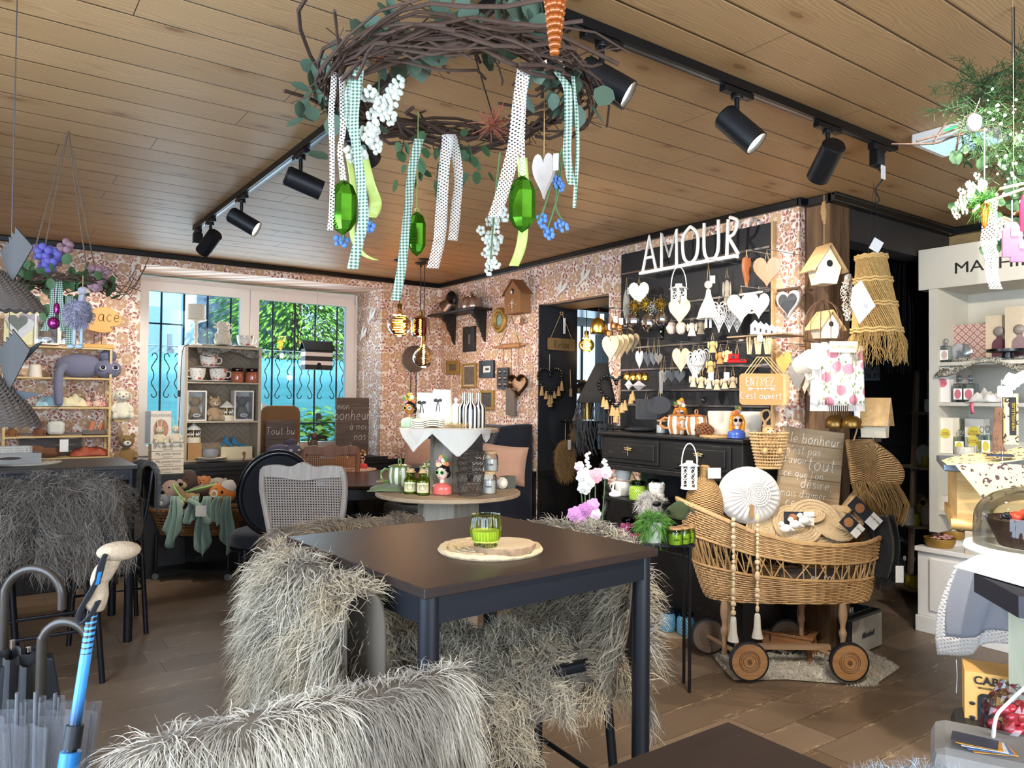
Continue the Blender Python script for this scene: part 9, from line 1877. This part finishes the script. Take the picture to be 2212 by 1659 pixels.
# ---------------------------------------------------------------- near right counter: dark octagonal top, cake dome, lace cloth
OZ=1.02;c0=P(2105,1238,Z=OZ);TV=wood('9a9a84','84846e',2,.7,.6)
t=T('near_counter','dark angular counter top on a pale wooden body at the right edge','counter',(0,0,0),0)
pl=[P(x,y,Z=OZ)for x,y in((2104,1237),(2200,1288),(2330,1300),(2480,1210),(2330,1130),(2200,1150))];n=len(pl);m=M();m.add([(p.x,p.y,OZ)for p in pl]+[(p.x,p.y,OZ-.045)for p in pl],[tuple(range(n)),tuple(range(2*n-1,n-1,-1))]+[(i,n+i,n+(i+1)%n,(i+1)%n)for i in range(n)]);K(m,'top',mt('2a2b33',.4),t,smooth=False)
q0=P(2178,1300,Z=OZ-.05);m=M();m.at(q0 .x,q0 .y,0,rz=math.radians(YAW-37));m.b2((0,.0,0),(.5,.4,OZ-.046));K(m,'body',TV,t,smooth=False)
q=P(2240,1200,Z=OZ);s9=dep(q)/FPX;t=T('cake_stand','pale round cake board under a clear glass dome','cake stand',(q.x,q.y,OZ+.003),'C');m=M();m.lathe([(0,0),(135*s9,0),(138*s9,.008),(135*s9,.02),(0,.02)],60);K(m,'board',mt('e6e0d0',.45,var=.05),t)
m=M();m.lathe(smooth([(118*s9,.02),(118*s9,60*s9),(112*s9,95*s9),(85*s9,125*s9),(40*s9,142*s9),(0,146*s9)],5),60,cap=False);K(m,'dome',glass('f4f6f4',.01),t)
t=T('chocolate_cake','chocolate tartlet with strawberries and berries under the dome','cake',tuple(V((q.x,q.y,OZ+.024))),'C');m=M();m.lathe([(0,0),(70*s9,0),(96*s9,58*s9),(92*s9,58*s9),(80*s9,50*s9),(0,50*s9)],60);K(m,'chocolate_base',mt('3a2218',.5,bump=.5),t)
rg=random.Random(2)
for k in range(15):
 a=rg.uniform(0,6.28);r_=rg.uniform(0,72)*s9;kind=k%3;m=M();c_=(r_*math.cos(a),r_*math.sin(a)*.9,62*s9)
 if kind==0:m.ell(c_,(17*s9,12*s9,11*s9),12,8);K(m,'strawberry',mt('e2462a',.25,var=.3,sc=120),t)
 elif kind==1:[m.ell((c_[0]+rg.uniform(-9,9)*s9,c_[1]+rg.uniform(-8,8)*s9,c_[2]+rg.uniform(-3,6)*s9),4*s9,7,5)for j in range(14)];K(m,'blackberry',mt('15141c',.2),t)
 else:m.ell(c_,(12*s9,12*s9,10*s9),12,8,bump=.12);K(m,'raspberry',mt('b02038',.3),t)
t=T('lace_runner','white linen runner with crochet border hanging off the near counter','cloth',(0,0,0),0)
A=[P(2060,1225,D=2.0),P(2105,1236,Z=OZ+.002),P(2200,1290,Z=OZ+.001)]
def cur(u,v):
 a=P(2062+128*u,1228+60*max(0,u-.35),D=2.03-.2*u);b_=P(2050+130*u,1420-32*u,D=2.03-.2*u);p=a.lerp(b_,v);return tuple(p+fwd*(.02*math.sin(u*8+v*2))-right*(.03*math.sin(v*2.4)*(1-u)))
m=M();m.grid(lambda u,v:cur(.12+.88*u,v*.8),24,16);K(m,'linen',fabric('8f8d8c','8a90a0'),t,solid=.002);m=M();m.grid(lambda u,v:cur(u,.8+.2*v),24,5);m.grid(lambda u,v:cur(.12*u,v),5,18);K(m,'lace_border',LACEM,t,solid=.003)
m=M();m.add([tuple(P(x,y,Z=OZ+.004))for x,y in((2060,1224),(2110,1200),(2160,1195),(2300,1240),(2240,1275),(2110,1238))],[(0,1,2,3,4,5)]);K(m,'runner_top',LINEN,t,solid=.002,smooth=False)
m=M();m.tube([P(2066,1425,D=2.0),P(2068,1460,D=2.0),P(2066,1497,D=2.0)],.0012,4);K(m,'loose_thread',PAPER,t)
# beer carton, crate, sweets and flyers
q=P(2112,1622,D=1.75);s9=1.75/FPX;t=T('beer_carton','brown six pack carton lettered CABRIO with animal silhouettes','carton',q,YAW-28);KR=mt('c99a55',.7,var=.08)
m=M();W_,H_=120*s9,168*s9;m.b2((-W_*.2,0,-.0),(W_*.8,.1,H_));K(m,'carton_body',KR,t,smooth=False);m=M()
for x in(.12,.52):m.at(W_*x,-.001,H_*.12);m.ext(rrect(W_*.24,H_*.62,.012),.003)
m.at();K(m,'cut_out',BLK,t);m=M();m.text('CABRIO',24*s9,(W_*.3,-.003,H_*.86),.001,bold=.0006);m.text('BRASSERIE ARTISANALE',6.5*s9,(W_*.3,-.003,H_*.8),.001);K(m,'lettering',INK,t,smooth=False)
m=M();[m.ell((W_*x,-.002,H_*z),(6*s9,.001,4*s9),8,5)or[m.cyl((W_*x+k*4*s9,-.002,H_*z-8*s9),(W_*x+k*4*s9,-.002,H_*z),.0015,n=4)for k in(-1,1)]for x in(-.08,.32)for z in(.25,.42,.6)];K(m,'animal_silhouettes',INK,t)
q=P(2125,1655,D=1.62);zk=q.z;t=T('display_crate','black rounded crate under the carton at the lower right','crate',(q.x,q.y,0),YAW-30);m=M();m.b2((-.06,-.02,0),(.3,.25,zk+.045));K(m,'crate_body',mt('15161a',.5),t,bevel=.03,smooth=False)
q=P(2075,1650,D=1.42);t=T('display_stool','grey rounded block carrying a fan of flyers in the lower right corner','block',(q.x,q.y,0),YAW-30);zz=P(2080,1610,D=1.42).z;m=M();m.b2((-.05,-.05,0),(.2,.14,zz));K(m,'block_body',mt('7d7a76',.6),t,bevel=.025,smooth=False)
for i in range(5):q=P(2105+i*9,1600+i*9,D=1.4);m=M();m.box((0,0,0),(.075,.045,.001));S(m,'flyer',mt(['3a3a44','d8963a','e8ecf2','5a78a8','d09040'][i],.5,var=.5,sc=50),'printed flyer, %s in the fan on the grey block'%['topmost orange brown','second orange','white','blue edged','lowest orange'][i],'flyer',(q.x,q.y,zz+.003+.004*(4-i)),YAW-35+6*i,smooth=False)
q=P(2160,1560,D=1.5);t=T('sweets_bag','clear crinkled bag of red sweets tied with white ribbon','bag of sweets',q,'C');m=M();m.ell((.02,0,0),(.05,.04,.075),20,14,bump=.12);K(m,'cellophane',glass('eef0f4',.05),t,smooth=False);m=M();rg=random.Random(3);[m.ell((.02+rg.uniform(-.03,.035),rg.uniform(-.02,.02),rg.uniform(-.06,.03)),(.012,.01,.01),8,6)for k in range(40)];o=K(m,'sweets',mt('c8323c',.25,var=.4,sc=40),t);o['kind']='stuff';m=M();m.tube(smooth([(-.04,-.04,-.02),(-.04,-.05,.03),(-.02,-.05,.055),(.04,-.04,.1)],3),.007,6,flat=.5);K(m,'white_ribbon',WHT,t)
# ================================================================ hanging wreaths
GING=NB('gingham');o_=GING.sep(GING.obj());a1=GING.gt(GING.m('FRACT',GING.m('MULTIPLY',GING.m('SUBTRACT',o_[0],o_[1]),72)),.5);a2=GING.gt(GING.m('FRACT',GING.m('MULTIPLY',o_[2],110)),.5);GINM=GING.fin(GING.mix(GING.m('MULTIPLY',GING.m('ADD',a1,a2),.5),hexc('b9c4b6'),hexc('35604a')),.8)
def ribbon(name,path,w_,mat,par,D,tw=.4):
 pts=[P(x,y,D=D)for x,y in path];pts=[V(p)for p in smooth([tuple(p)for p in pts],5)];n=len(pts);m=M()
 def f(u,v):
  i=int(round(v*(n-1)));p=pts[i]-par.location;a=math.sin(v*5+w_*90)*tw;dr=right*math.cos(a)+fwd*math.sin(a)
  return tuple(Matrix.Rotation(-par.rotation_euler.z,3,'Z')@(p+dr*(u-.5)*w_+fwd*.004*math.sin(v*17)))
 m.grid(f,5,n);return K(m,name,mat,par,solid=.0006)
WC_=V((1.10,1.83,2.30));RW=.345;t=T('ring_wreath','big hanging twig ring wreath with eucalyptus, ribbons and lace','wreath',WC_,0);rg=random.Random(11);m=M()
for k in range(150):
 a0=rg.uniform(0,6.28);l=rg.uniform(.5,1.6);rr=RW+rg.gauss(0,.022);z0=rg.gauss(0,.018);fl=rg.uniform(.1,.7)*rg.choice((-1,1,0,0))
 m.tube([((rr+fl*.03*j*j/4)*math.cos(a0+l*j/6),(rr+fl*.03*j*j/4)*math.sin(a0+l*j/6),z0+.018*math.sin(j*1.3+k))for j in range(7)],rg.uniform(.002,.006),5)
K(m,'twig_ring',TWIG,t);m=M()
for k in range(60):a=rg.uniform(0,6.28);p=V((RW*math.cos(a),RW*math.sin(a),0));d=V((math.cos(a+rg.uniform(-1,1)),math.sin(a+rg.uniform(-1,1)),rg.uniform(-.8,.8)))*rg.uniform(.04,.12);m.tube([p,p+d*.5+V((rg.uniform(-.01,.01),0,.01)),p+d],.0018,4);m.tube([p+d*.5,p+d*.7+V((.02,-.02,.02))],.0013,4)
K(m,'side_shoots',TWIG,t)
def leaves(par,cs,n,mat,nm,size=.04,sp=.06,seed=1,rnd=.9):
 rg=random.Random(seed);m=M()
 for k in range(n):
  c_=V(rg.choice(cs));p=c_+V((rg.gauss(0,sp),rg.gauss(0,sp),rg.gauss(0,sp*.7)));s_=size*rg.uniform(.6,1.25)
  m.T=Matrix.Translation(p)@Matrix.Rotation(rg.uniform(0,6.28),4,'Z')@Matrix.Rotation(rg.uniform(.2,2.2),4,'X')@Matrix.Rotation(rg.uniform(-1,1),4,'Y');o_=[(0,0),(.35*rnd,.25),(.45*rnd,.6),(.2,.95),(0,1),(-.2,.95),(-.45*rnd,.6),(-.35*rnd,.25)];m.add([(x*s_,y*s_,s_*.25*x*x)for x,y in o_]+[(0,s_*.5,-.03*s_)],[(i,(i+1)%8,8)for i in range(8)])
 m.T=Matrix.Identity(4);return K(m,nm,mat,par)
def loc(px,py,D,c=WC_):return tuple(P(px,py,D=D)-c)
leaves(t,[loc(x,y,1.95)for x,y in((850,70),(900,60),(960,40),(1000,60),(1100,60),(1110,100),(880,110),(840,130),(1140,90),(920,120))],46,LEAFB,'eucalyptus_leaves',.075,.04,2)
leaves(t,[loc(x,y,2.2)for x,y in((690,210),(720,240),(700,260),(760,300),(740,180))],30,LEAFB,'eucalyptus_leaves',.06,.04,3);leaves(t,[loc(x,y,2.0)for x,y in((1200,190),(1230,240),(1250,270),(1180,230),(1210,160),(1245,180))],34,LEAFB,'eucalyptus_leaves',.06,.035,4)
leaves(t,[loc(x,y,2.3)for x,y in((900,330),(870,350),(940,370),(1050,350),(1000,380),(1060,400),(920,400),(980,340))],48,LEAF,'ivy_leaves',.042,.035,5,.7);leaves(t,[loc(x,y,2.15)for x,y in((900,160),(830,160),(860,200),(1090,150),(1020,110))],14,LEAFB,'eucalyptus_leaves',.06,.03,6)
m=M();rg=random.Random(4)
for(x,y)in((790,120),(830,130),(930,130),(1060,270),(1070,260)):
 m=M();c_=V(loc(x,y,2.05));[m.tube([c_,c_+V((rg.gauss(0,.03),rg.gauss(0,.03),rg.gauss(0,.02)))],.0012,3)for k in range(40)];K(m,'russet_tuft',mt('8a4a34',.9,var=.3),t)
def blossoms(par,pts,mat,nm,r=.014,D=2.1,k_=5,sp=.012,per=5,c=None,seed=1):
 rg=random.Random(seed);m=M();c=c or par.location
 for(x,y)in pts:
  for j in range(per):
   p=P(x,y,D=D)-c+V((rg.gauss(0,sp),rg.gauss(0,sp),rg.gauss(0,sp)))
   for q_ in range(k_):a=q_*2*PI/k_+rg.random();m.ell(tuple(p+right*(r*math.cos(a))+V((0,0,r*math.sin(a)))),(r*.75,r*.35,r*.75),7,5)
 return K(m,nm,mat,par)
PET=mt('ccd0c4',.7);blossoms(t,((800,200),(850,190),(815,230),(835,240),(800,275),(790,300),(815,300),(840,215),(780,335)),PET,'white_blossoms',.011,1.95,per=4);blossoms(t,((1060,470),(1065,500),(1060,525),(1075,515),(1055,550),(1062,570),(1080,480)),PET,'white_blossoms',.009,2.2,per=4,seed=2)
blossoms(t,((740,520),(800,490),(1210,400),(1165,480),(1215,475),(1180,505),(1200,392)),mt('5a88c8',.5),'blue_blossoms',.01,2.1,5,.008,2)
for pa_ in(((1215,320),(1190,380),(1155,410)),((1215,330),(1205,420),(1180,500)),((1210,350),(1200,440),(1215,475)),((1190,400),(1175,450),(1160,480)),((790,380),(800,440),(805,490)),((770,420),(750,480),(740,520)),((820,150),(815,220),(790,310)),((1080,330),(1068,450),(1060,560))):m=M();m.tube(smooth([tuple(P(x,y,D=2.1)-WC_)for x,y in pa_],4),.0028,5);K(m,'stem',LEAF2,t)
for nm,path,w_,mat,D in(('gingham_ribbon',[(775,145),(765,230),(768,300),(780,400),(786,470),(772,530),(762,582)],.028,GINM,1.93),('gingham_ribbon',[(762,160),(750,240),(765,300)],.02,GINM,1.95),('gingham_ribbon',[(905,300),(890,370),(880,460),(870,560),(855,650)],.028,GINM,2.2),('gingham_ribbon',[(1200,150),(1225,190),(1228,260),(1225,330),(1235,400)],.022,GINM,1.95),('gingham_ribbon',[(1238,165),(1245,240),(1248,330),(1240,450)],.01,GINM,1.95),
('lace_ribbon',[(1133,140),(1120,230),(1110,320),(1090,400),(1068,470)],.036,LACEM,1.9),('lace_ribbon',[(1135,145),(1128,300),(1130,380)],.014,LACEM,1.9),('lace_ribbon',[(968,290),(960,360),(955,430),(950,510),(935,580)],.036,LACEM,2.2),('lace_ribbon',[(975,290),(990,370),(985,450),(978,520)],.030,LACEM,2.22),('lace_ribbon',[(722,155),(716,260),(718,380),(714,498)],.016,LACEM,1.98),('lace_ribbon',[(738,160),(742,260),(735,330),(742,390)],.018,LACEM,1.98),
('olive_ribbon',[(780,330),(800,400),(812,440),(800,470)],.034,mt('a9b860',.5),2.05),('olive_ribbon',[(752,330),(765,420),(760,500),(780,545),(812,562)],.018,mt('a9b860',.5),2.07),('olive_ribbon',[(1128,340),(1132,420),(1128,520),(1110,575)],.028,mt('a9b860',.5),2.0)):ribbon(nm,path,w_,mat,t,D)
m=M();top=V((0,0,CZ-2.30));[m.cyl((RW*math.cos(a),RW*math.sin(a),0),(0,0,CZ-2.302),.0022,n=5)for a in(.6,2.4,4.3)];K(m,'hanging_cords',BLK,t)
GEM=mt('559e28',.05,.85,var=.6,sc=22)
for i,(x0,y0,x1,y1,D,lb)in enumerate(((711,388,770,508,2.0,'left'),(881,456,919,554,2.25,'small middle'),(1099,378,1156,503,1.95,'right'))):
 p=P((x0+x1)/2,y1,D=D);s_=D/FPX;w_,h_=(x1-x0)*s_,(y1-y0)*s_;g=T('crystal_pendant','faceted shiny green crystal ornament hanging from the ring wreath, %s one'%lb,'ornament',p,'C')
 m=M();m.lathe([(0,0),(w_*.3,h_*.1),(w_*.5,h_*.25),(w_*.5,h_*.72),(w_*.34,h_*.9),(w_*.1,h_*.98),(0,h_*.985)],8,sy=.6);m.f=[tri_ for f in m.f for tri_ in((f[0],f[1],f[2]),(f[0],f[2],f[3]))if len(f)==4];K(m,'crystal',GEM,g,smooth=False);m=M();m.tube([(.007*math.cos(a),0,h_*1.02+.007*math.sin(a))for a in[k*PI/6 for k in range(12)]],.002,5,closed=True);m.tube([(-.002,0,h_*1.04),(0,0,2.29-p.z)],.0018,4);K(m,'loop_and_cord',mt('9ab060',.3,.4),g)
p,w_,h_=bb(1149,332,1200,430,D=2.05);g=T('wooden_heart','whitewashed wooden heart hanging from the ring wreath at the right','ornament',p,YAW-25);m=M();m.ext(heart(w_,h_),.016);K(m,'heart',mt('cfc4bc',.8,var=.25,sc=25),g,bevel=.004);m=M();m.cyl((0,0,h_*.85),(0,0,2.28-p.z),.0018,n=5);K(m,'cord',JUTE,g);m=M();m.b2((w_*.55,-.02,h_*.55),(w_*.78,-.018,h_*.92));K(m,'tag',PAPER,g,smooth=False)
# corn cob tip at the top
p=P(1198,118,D=1.25);s_=1.25/FPX;g=T('glitter_corn','orange brown corn cob ornament pointing down from the top edge','ornament',p,'C');m=M()
for r_i in range(16):
 z=r_i*14*s_;R_=(4+16*min(1,(r_i/9))**.9)*s_
 for k in range(10):a=k*PI/5+r_i*.2;m.ell((R_*math.cos(a),R_*math.sin(a),z+6*s_),(8*s_,8*s_,7.5*s_),7,5)
K(m,'kernels',mt('97501f',.15,.2,var=.7,sc=60),g);m=M();m.lathe([(0,0),(4*s_,0),(22*s_,130*s_),(0,240*s_)],16);m.cyl((0,0,200*s_),(0,0,CZ-p.z),.002);K(m,'cob',mt('8a3a1c',.3),g)
# left hanging wreath with bird
LC=P(140,610,D=3.3);t=T('hanging_wreath','smaller hanging wreath with violet flowers and gingham ribbons at the left','wreath',LC,0);rg=random.Random(21);m=M();R_=.16
for k in range(60):a0=rg.uniform(0,6.28);rr=R_+rg.gauss(0,.015);m.tube([(rr*math.cos(a0+j*.25),rr*math.sin(a0+j*.25),rg.gauss(0,.012))for j in range(6)],.003,5)
for k in range(9):a=rg.uniform(-1,1.2);m.tube(smooth([(R_*math.cos(a),R_*math.sin(a),0),(R_*1.6*math.cos(a),R_*1.5*math.sin(a),rg.uniform(-.05,.1)),(R_*2.1*math.cos(a),R_*1.9*math.sin(a),rg.uniform(-.2,.2))],3),.0018,4)
K(m,'twigs',TWIG,t);leaves(t,[(R_*math.cos(a),R_*math.sin(a),-.01)for a in[i*.6 for i in range(10)]],110,LEAF,'leaves',.05,.04,8);leaves(t,[loc(x,y,3.3,LC)for x,y in((100,690),(150,670),(110,650))],20,LEAF2,'leaves',.06,.03,9)
blossoms(t,((95,545),(100,570)),mt('5c58a8',.6),'violet_blossoms',.022,3.2,5,.02,4);blossoms(t,((212,590),(205,610),(130,545)),mt('8a6a72',.6),'dusky_blossoms',.022,3.25,5,.015,3)
m=M();hk=P(76,412,Z=CZ);[m.cyl((R_*math.cos(a),R_*math.sin(a),0),tuple(V((0,0,CZ-LC.z))),.003,n=5)for a in(.5,2.2,3.6,5.2)];K(m,'ropes',mt('6a5a4a',.9),t)
for pth in([(118,600),(112,680),(95,715)],[(125,600),(135,690),(140,715)],[(150,640),(152,745)]):ribbon('gingham_ribbon',pth,.035,GINM,t,3.25,.2)
s_=3.1/FPX;p=P(168,752,D=3.1);g=T('ostrich_toy','grey fluffy long legged bird toy hanging below the left wreath','soft toy',p,'C');m=M();m.ell((0,0,75*s_),(24*s_,22*s_,27*s_),16,11);cv=K(m,'body',fabric('8f8c9c'),g);fur(m,'fluff',furmat('77748a','b0adc0'),cv,1500,.02,.003,(0,0,-.3),.8,.3,.4,30,.5)
m=M();m.tube([(5*s_,0,95*s_),(8*s_,0,115*s_)],7*s_,8);m.ell((12*s_,-.01,124*s_),(11*s_,9*s_,9*s_),12,8);K(m,'head',fabric('9c9aa6'),g);m=M();m.tube([(20*s_,-.01,124*s_),(28*s_,-.01,120*s_)],[.012,.004],7);K(m,'beak',mt('b49a7c',.6),g)
for k in(-1,1):m=M();m.tube([(k*7*s_,0,50*s_),(k*8*s_,0,5*s_)],3.5*s_,7);m.ell((k*9*s_-3*s_,-.01,3*s_),(9*s_,7*s_,5*s_),10,7);K(m,'leg',mt('9fb0b8',.7),g)
m=M();m.cyl((8*s_,0,130*s_),(8*s_,0,LC.z-p.z),.0015);K(m,'cord',STRING,g);p=P(116,698,D=3.15);m=M();m.ell((0,0,0),(.024,.024,.027),12,8);m.ell((.012,0,.06),(.012,.012,.028),10,7);m.cyl((0,0,.02),(0,0,LC.z-p.z),.001,n=4);S(m,'pink_bauble',mt('a83a90',.1,.8,var=.4,sc=70),'shiny magenta bauble under the left wreath','ornament',p,'C')
# woven paper cones at the far left, near
for i,(px,py,rx,ry2,D,lb)in enumerate(((22,668,68,85,1.3,'upper'),(15,918,68,110,1.3,'lower'))):
 p=P(px,py,D=D);s_=D/FPX;g=T('woven_bell','dark woven fish like wicker cone with slanting blades, %s one at the left edge'%lb,'wall decoration',p,'C');m=M();n=16
 for k in range(n):v=k/n;r_=rx*s_*(1-v**1.6*.85);m.tube([(r_*math.cos(a)-v*.03,.5*r_*math.sin(a),v*ry2*s_+.002*(-1)**j)for j,a in enumerate([q_*PI/20 for q_ in range(40)])],.0032,5,closed=True)
 K(m,'woven_cone',mt('3d332c',.8,var=.4,sc=60),g);m=M();[m.add([(0,0,ry2*s_*.6),((-.02+.012*k),-.01*k,ry2*s_*1.5+k*.006),((.0+.014*k),-.01*k,ry2*s_*1.45)],[(0,1,2)])for k in range(6)];K(m,'blades',mt('26211d',.7),g,solid=.002,smooth=False)
 m=M();m.add([tuple(Matrix.Rotation(-g.rotation_euler.z,3,'Z')@(P(x,y,D=D)-p))for x,y in((92-i*0,738+i*112),(80,742+i*108),(12,790+i*50),(25,812+i*60))],[(0,1,2,3)]);K(m,'long_blade',mt('181b1f',.6),g,solid=.003,smooth=False);m=M();m.cyl((0,0,ry2*s_),(0,0,CZ-p.z),.0005,n=4);K(m,'cord',BLK,g)
# right hanging fir arrangement with fairy lights
RC=P(2190,250,D=2.2);t=T('fir_arrangement','hanging green fir and vine arrangement with fairy lights at the upper right','wreath',RC,0);m=M();rg=random.Random(31)
for(x,y,r_)in((2140,200,45),(2120,235,50),(2170,190,40),(2150,260,50),(2180,300,50),(2200,230,60),(2160,340,40),(2205,360,50)):
 for k in range(11):c_=P(x+rg.uniform(-r_,r_),y+rg.uniform(-r_,r_)*.8,D=2.2+rg.uniform(-.08,.08))-RC;d=V((rg.uniform(-1,1),rg.uniform(-1,1),rg.uniform(-.7,.5))).normalized();[m.tube([c_+d*(j*.0035),c_+d*(j*.0035+.015)+V((rg.gauss(0,1),rg.gauss(0,1),rg.gauss(0,1))).normalized()*.028],.0009,3,cap=False)for j in range(34)]
K(m,'fir_needles',mt('284a22',.7,var=.4,sc=20),t,smooth=False);leaves(t,[loc(x,y,2.25,RC)for x,y in((2110,330),(2130,360),(2140,420),(2170,450),(2180,500),(2200,420),(2180,550))],50,LEAF,'leaves',.045,.04,12)
m=M();[m.tube(smooth([tuple(P(x,y,D=2.2)-RC)for x,y in pa_],4),.0032,5)for pa_ in(((2150,165),(2110,210),(2080,225),(2065,225)),((2180,150),(2140,165),(2120,190)),((2120,230),(2070,235),(2040,270),(2015,312)),((2110,240),(2080,260),(2066,325)),((2125,280),(2060,295),(2015,310),(1926,311)),((2110,250),(2060,280),(1980,305)),((2130,275),(2160,270),(2212,290)))];K(m,'vine_twigs',TWIG,t)
for k in range(42):m=M();m.ell(tuple(P(rg.uniform(2125,2215),rg.uniform(180,430),D=2.12)-RC),rg.uniform(.002,.0045),7,5);K(m,'fairy_light',emit('fff2dc',22),t)
blossoms(t,((2110,398),(2095,410),(2085,425),(2075,440),(2072,455),(2125,400),(2160,480),(2160,510)),mt('e4e8d4',.6),'white_blossoms',.007,2.15,5,.008,6,seed=3);ribbon('lace_ribbon',[(2142,430),(2135,500),(2140,560),(2150,625)],.04,LACEM,t,2.1,.15)
m=M();m.cyl((0,0,.05),(0,0,CZ-RC.z),.004);K(m,'hanging_cord',BLK,t);p=P(2104,282,D=2.1);m=M();m.ell((0,0,.022),(.02,.02,.026),16,11);m.cyl((0,0,.046),(.03,.02,.1),.001,n=4);S(m,'hanging_egg',mt('b8b4ae',.6),'matt white egg ornament hanging at the fir arrangement','ornament',p,'C')
p=P(2127,494,D=2.05);s_=2.05/FPX;g=T('glass_carrot','glittering orange carrot ornament with green tuft on a cord','ornament',p,'C');m=M();m.lathe(smooth([(0,0),(4*s_,4*s_),(8*s_,30*s_),(9*s_,50*s_),(5*s_,56*s_),(0,57*s_)],3),18);K(m,'carrot',mt('c8701c',.1,.5,var=.6,sc=90),g);m=M();m.ell((0,0,62*s_),(3*s_,3*s_,4*s_),8,6);fur(m,'green_tuft',furmat('2c6a20','58a83a'),g,260,.045,.0022,(0,0,.2),1,.3,.5,10,.5);m=M();m.cyl((0,0,58*s_),(0,0,P(2127,275,D=2.05).z-p.z),.0015);K(m,'cord',JUTE,g)
g=T('stick_hanger','pale wooden sticks holding pink tags at the right edge','hanger',P(2170,430,D=1.9),'C');s_=1.9/FPX;m=M();[m.tube([(a*s_,0,b_*s_),(c*s_,.01,d*s_)],3.2*s_,7)for a,b_,c,d in((-42,-8,60,30),(-2,-40,32,-50),(20,-32,60,-20),(-68,-28,-50,-12),(-10,22,60,40))];K(m,'sticks',LOGW,g);m=M();m.cyl((20*s_,0,20*s_),(20*s_,0,CZ-g.location.z),.0006);K(m,'cord',STRING,g)
for i,(x0,y0,x1,y1,cc,lb)in enumerate(((2165,480,2208,556,'a8788a','dusty pink house shaped luggage tag with white label'),(2182,518,2225,566,'d87aa8','bright pink tag with colourful doll print'),(2203,420,2230,500,'b01848','crimson tag at the right edge'))):
 p=P((x0+x1)/2,y1,D=1.88);g=T('gift_tag',lb+', hanging top right','tag',p,YAW);w_,h_=(x1-x0)*s_,(y1-y0)*s_;m=M();m.ext([(-w_/2,0),(w_/2,0),(w_/2,h_*.75),(w_*.2,h_),(-w_*.2,h_),(-w_/2,h_*.75)],.006);K(m,'tag_body',mt(cc,.5,var=.15 if i!=1 else.6,sc=60),g,bevel=.001);m=M();m.b2((-.005,-.006,h_*.6),(.014,-.004,h_*.85));K(m,'white_label',PAPER,g,smooth=False);m=M();m.cyl((0,0,h_*.95),(0,0,P(x0+15,440,D=1.88).z-p.z+.01),.0015,n=5);K(m,'cord',mt('d09ab0',.6),g)
# emergency light on the ceiling
q=P(2075,300,Z=CZ-.03);t=T('emergency_light','square white ceiling light with pale blue glow and green lamp','ceiling light',(q.x,q.y,CZ),0);m=M();m.b2((-.14,-.14,-.05),(.14,.14,-.001));K(m,'housing',WHT,t,bevel=.005,smooth=False);m=M();m.b2((-.115,-.115,-.053),(.115,.115,-.05));K(m,'diffuser',emit('b8dcff',1.0),t,smooth=False);m=M();m.b2((-.145,-.05,-.03),(-.14,0,-.02));K(m,'green_indicator',emit('3aff7a',2),t,smooth=False)
# repeats of one kind share a group
bpy.context.view_layer.update()
_k={}
for o in SC.objects:
 if o.parent is None and 'label' in o and 'group' not in o:_k.setdefault(o.name.split('.')[0],[]).append(o)
for n_,l_ in _k.items():
 if len(l_)>1:
  for o in l_:o['group']=n_.replace('_',' ')+('es' if n_[-1]in 'sx' or n_.endswith('ch')else 's')+' in the shop'
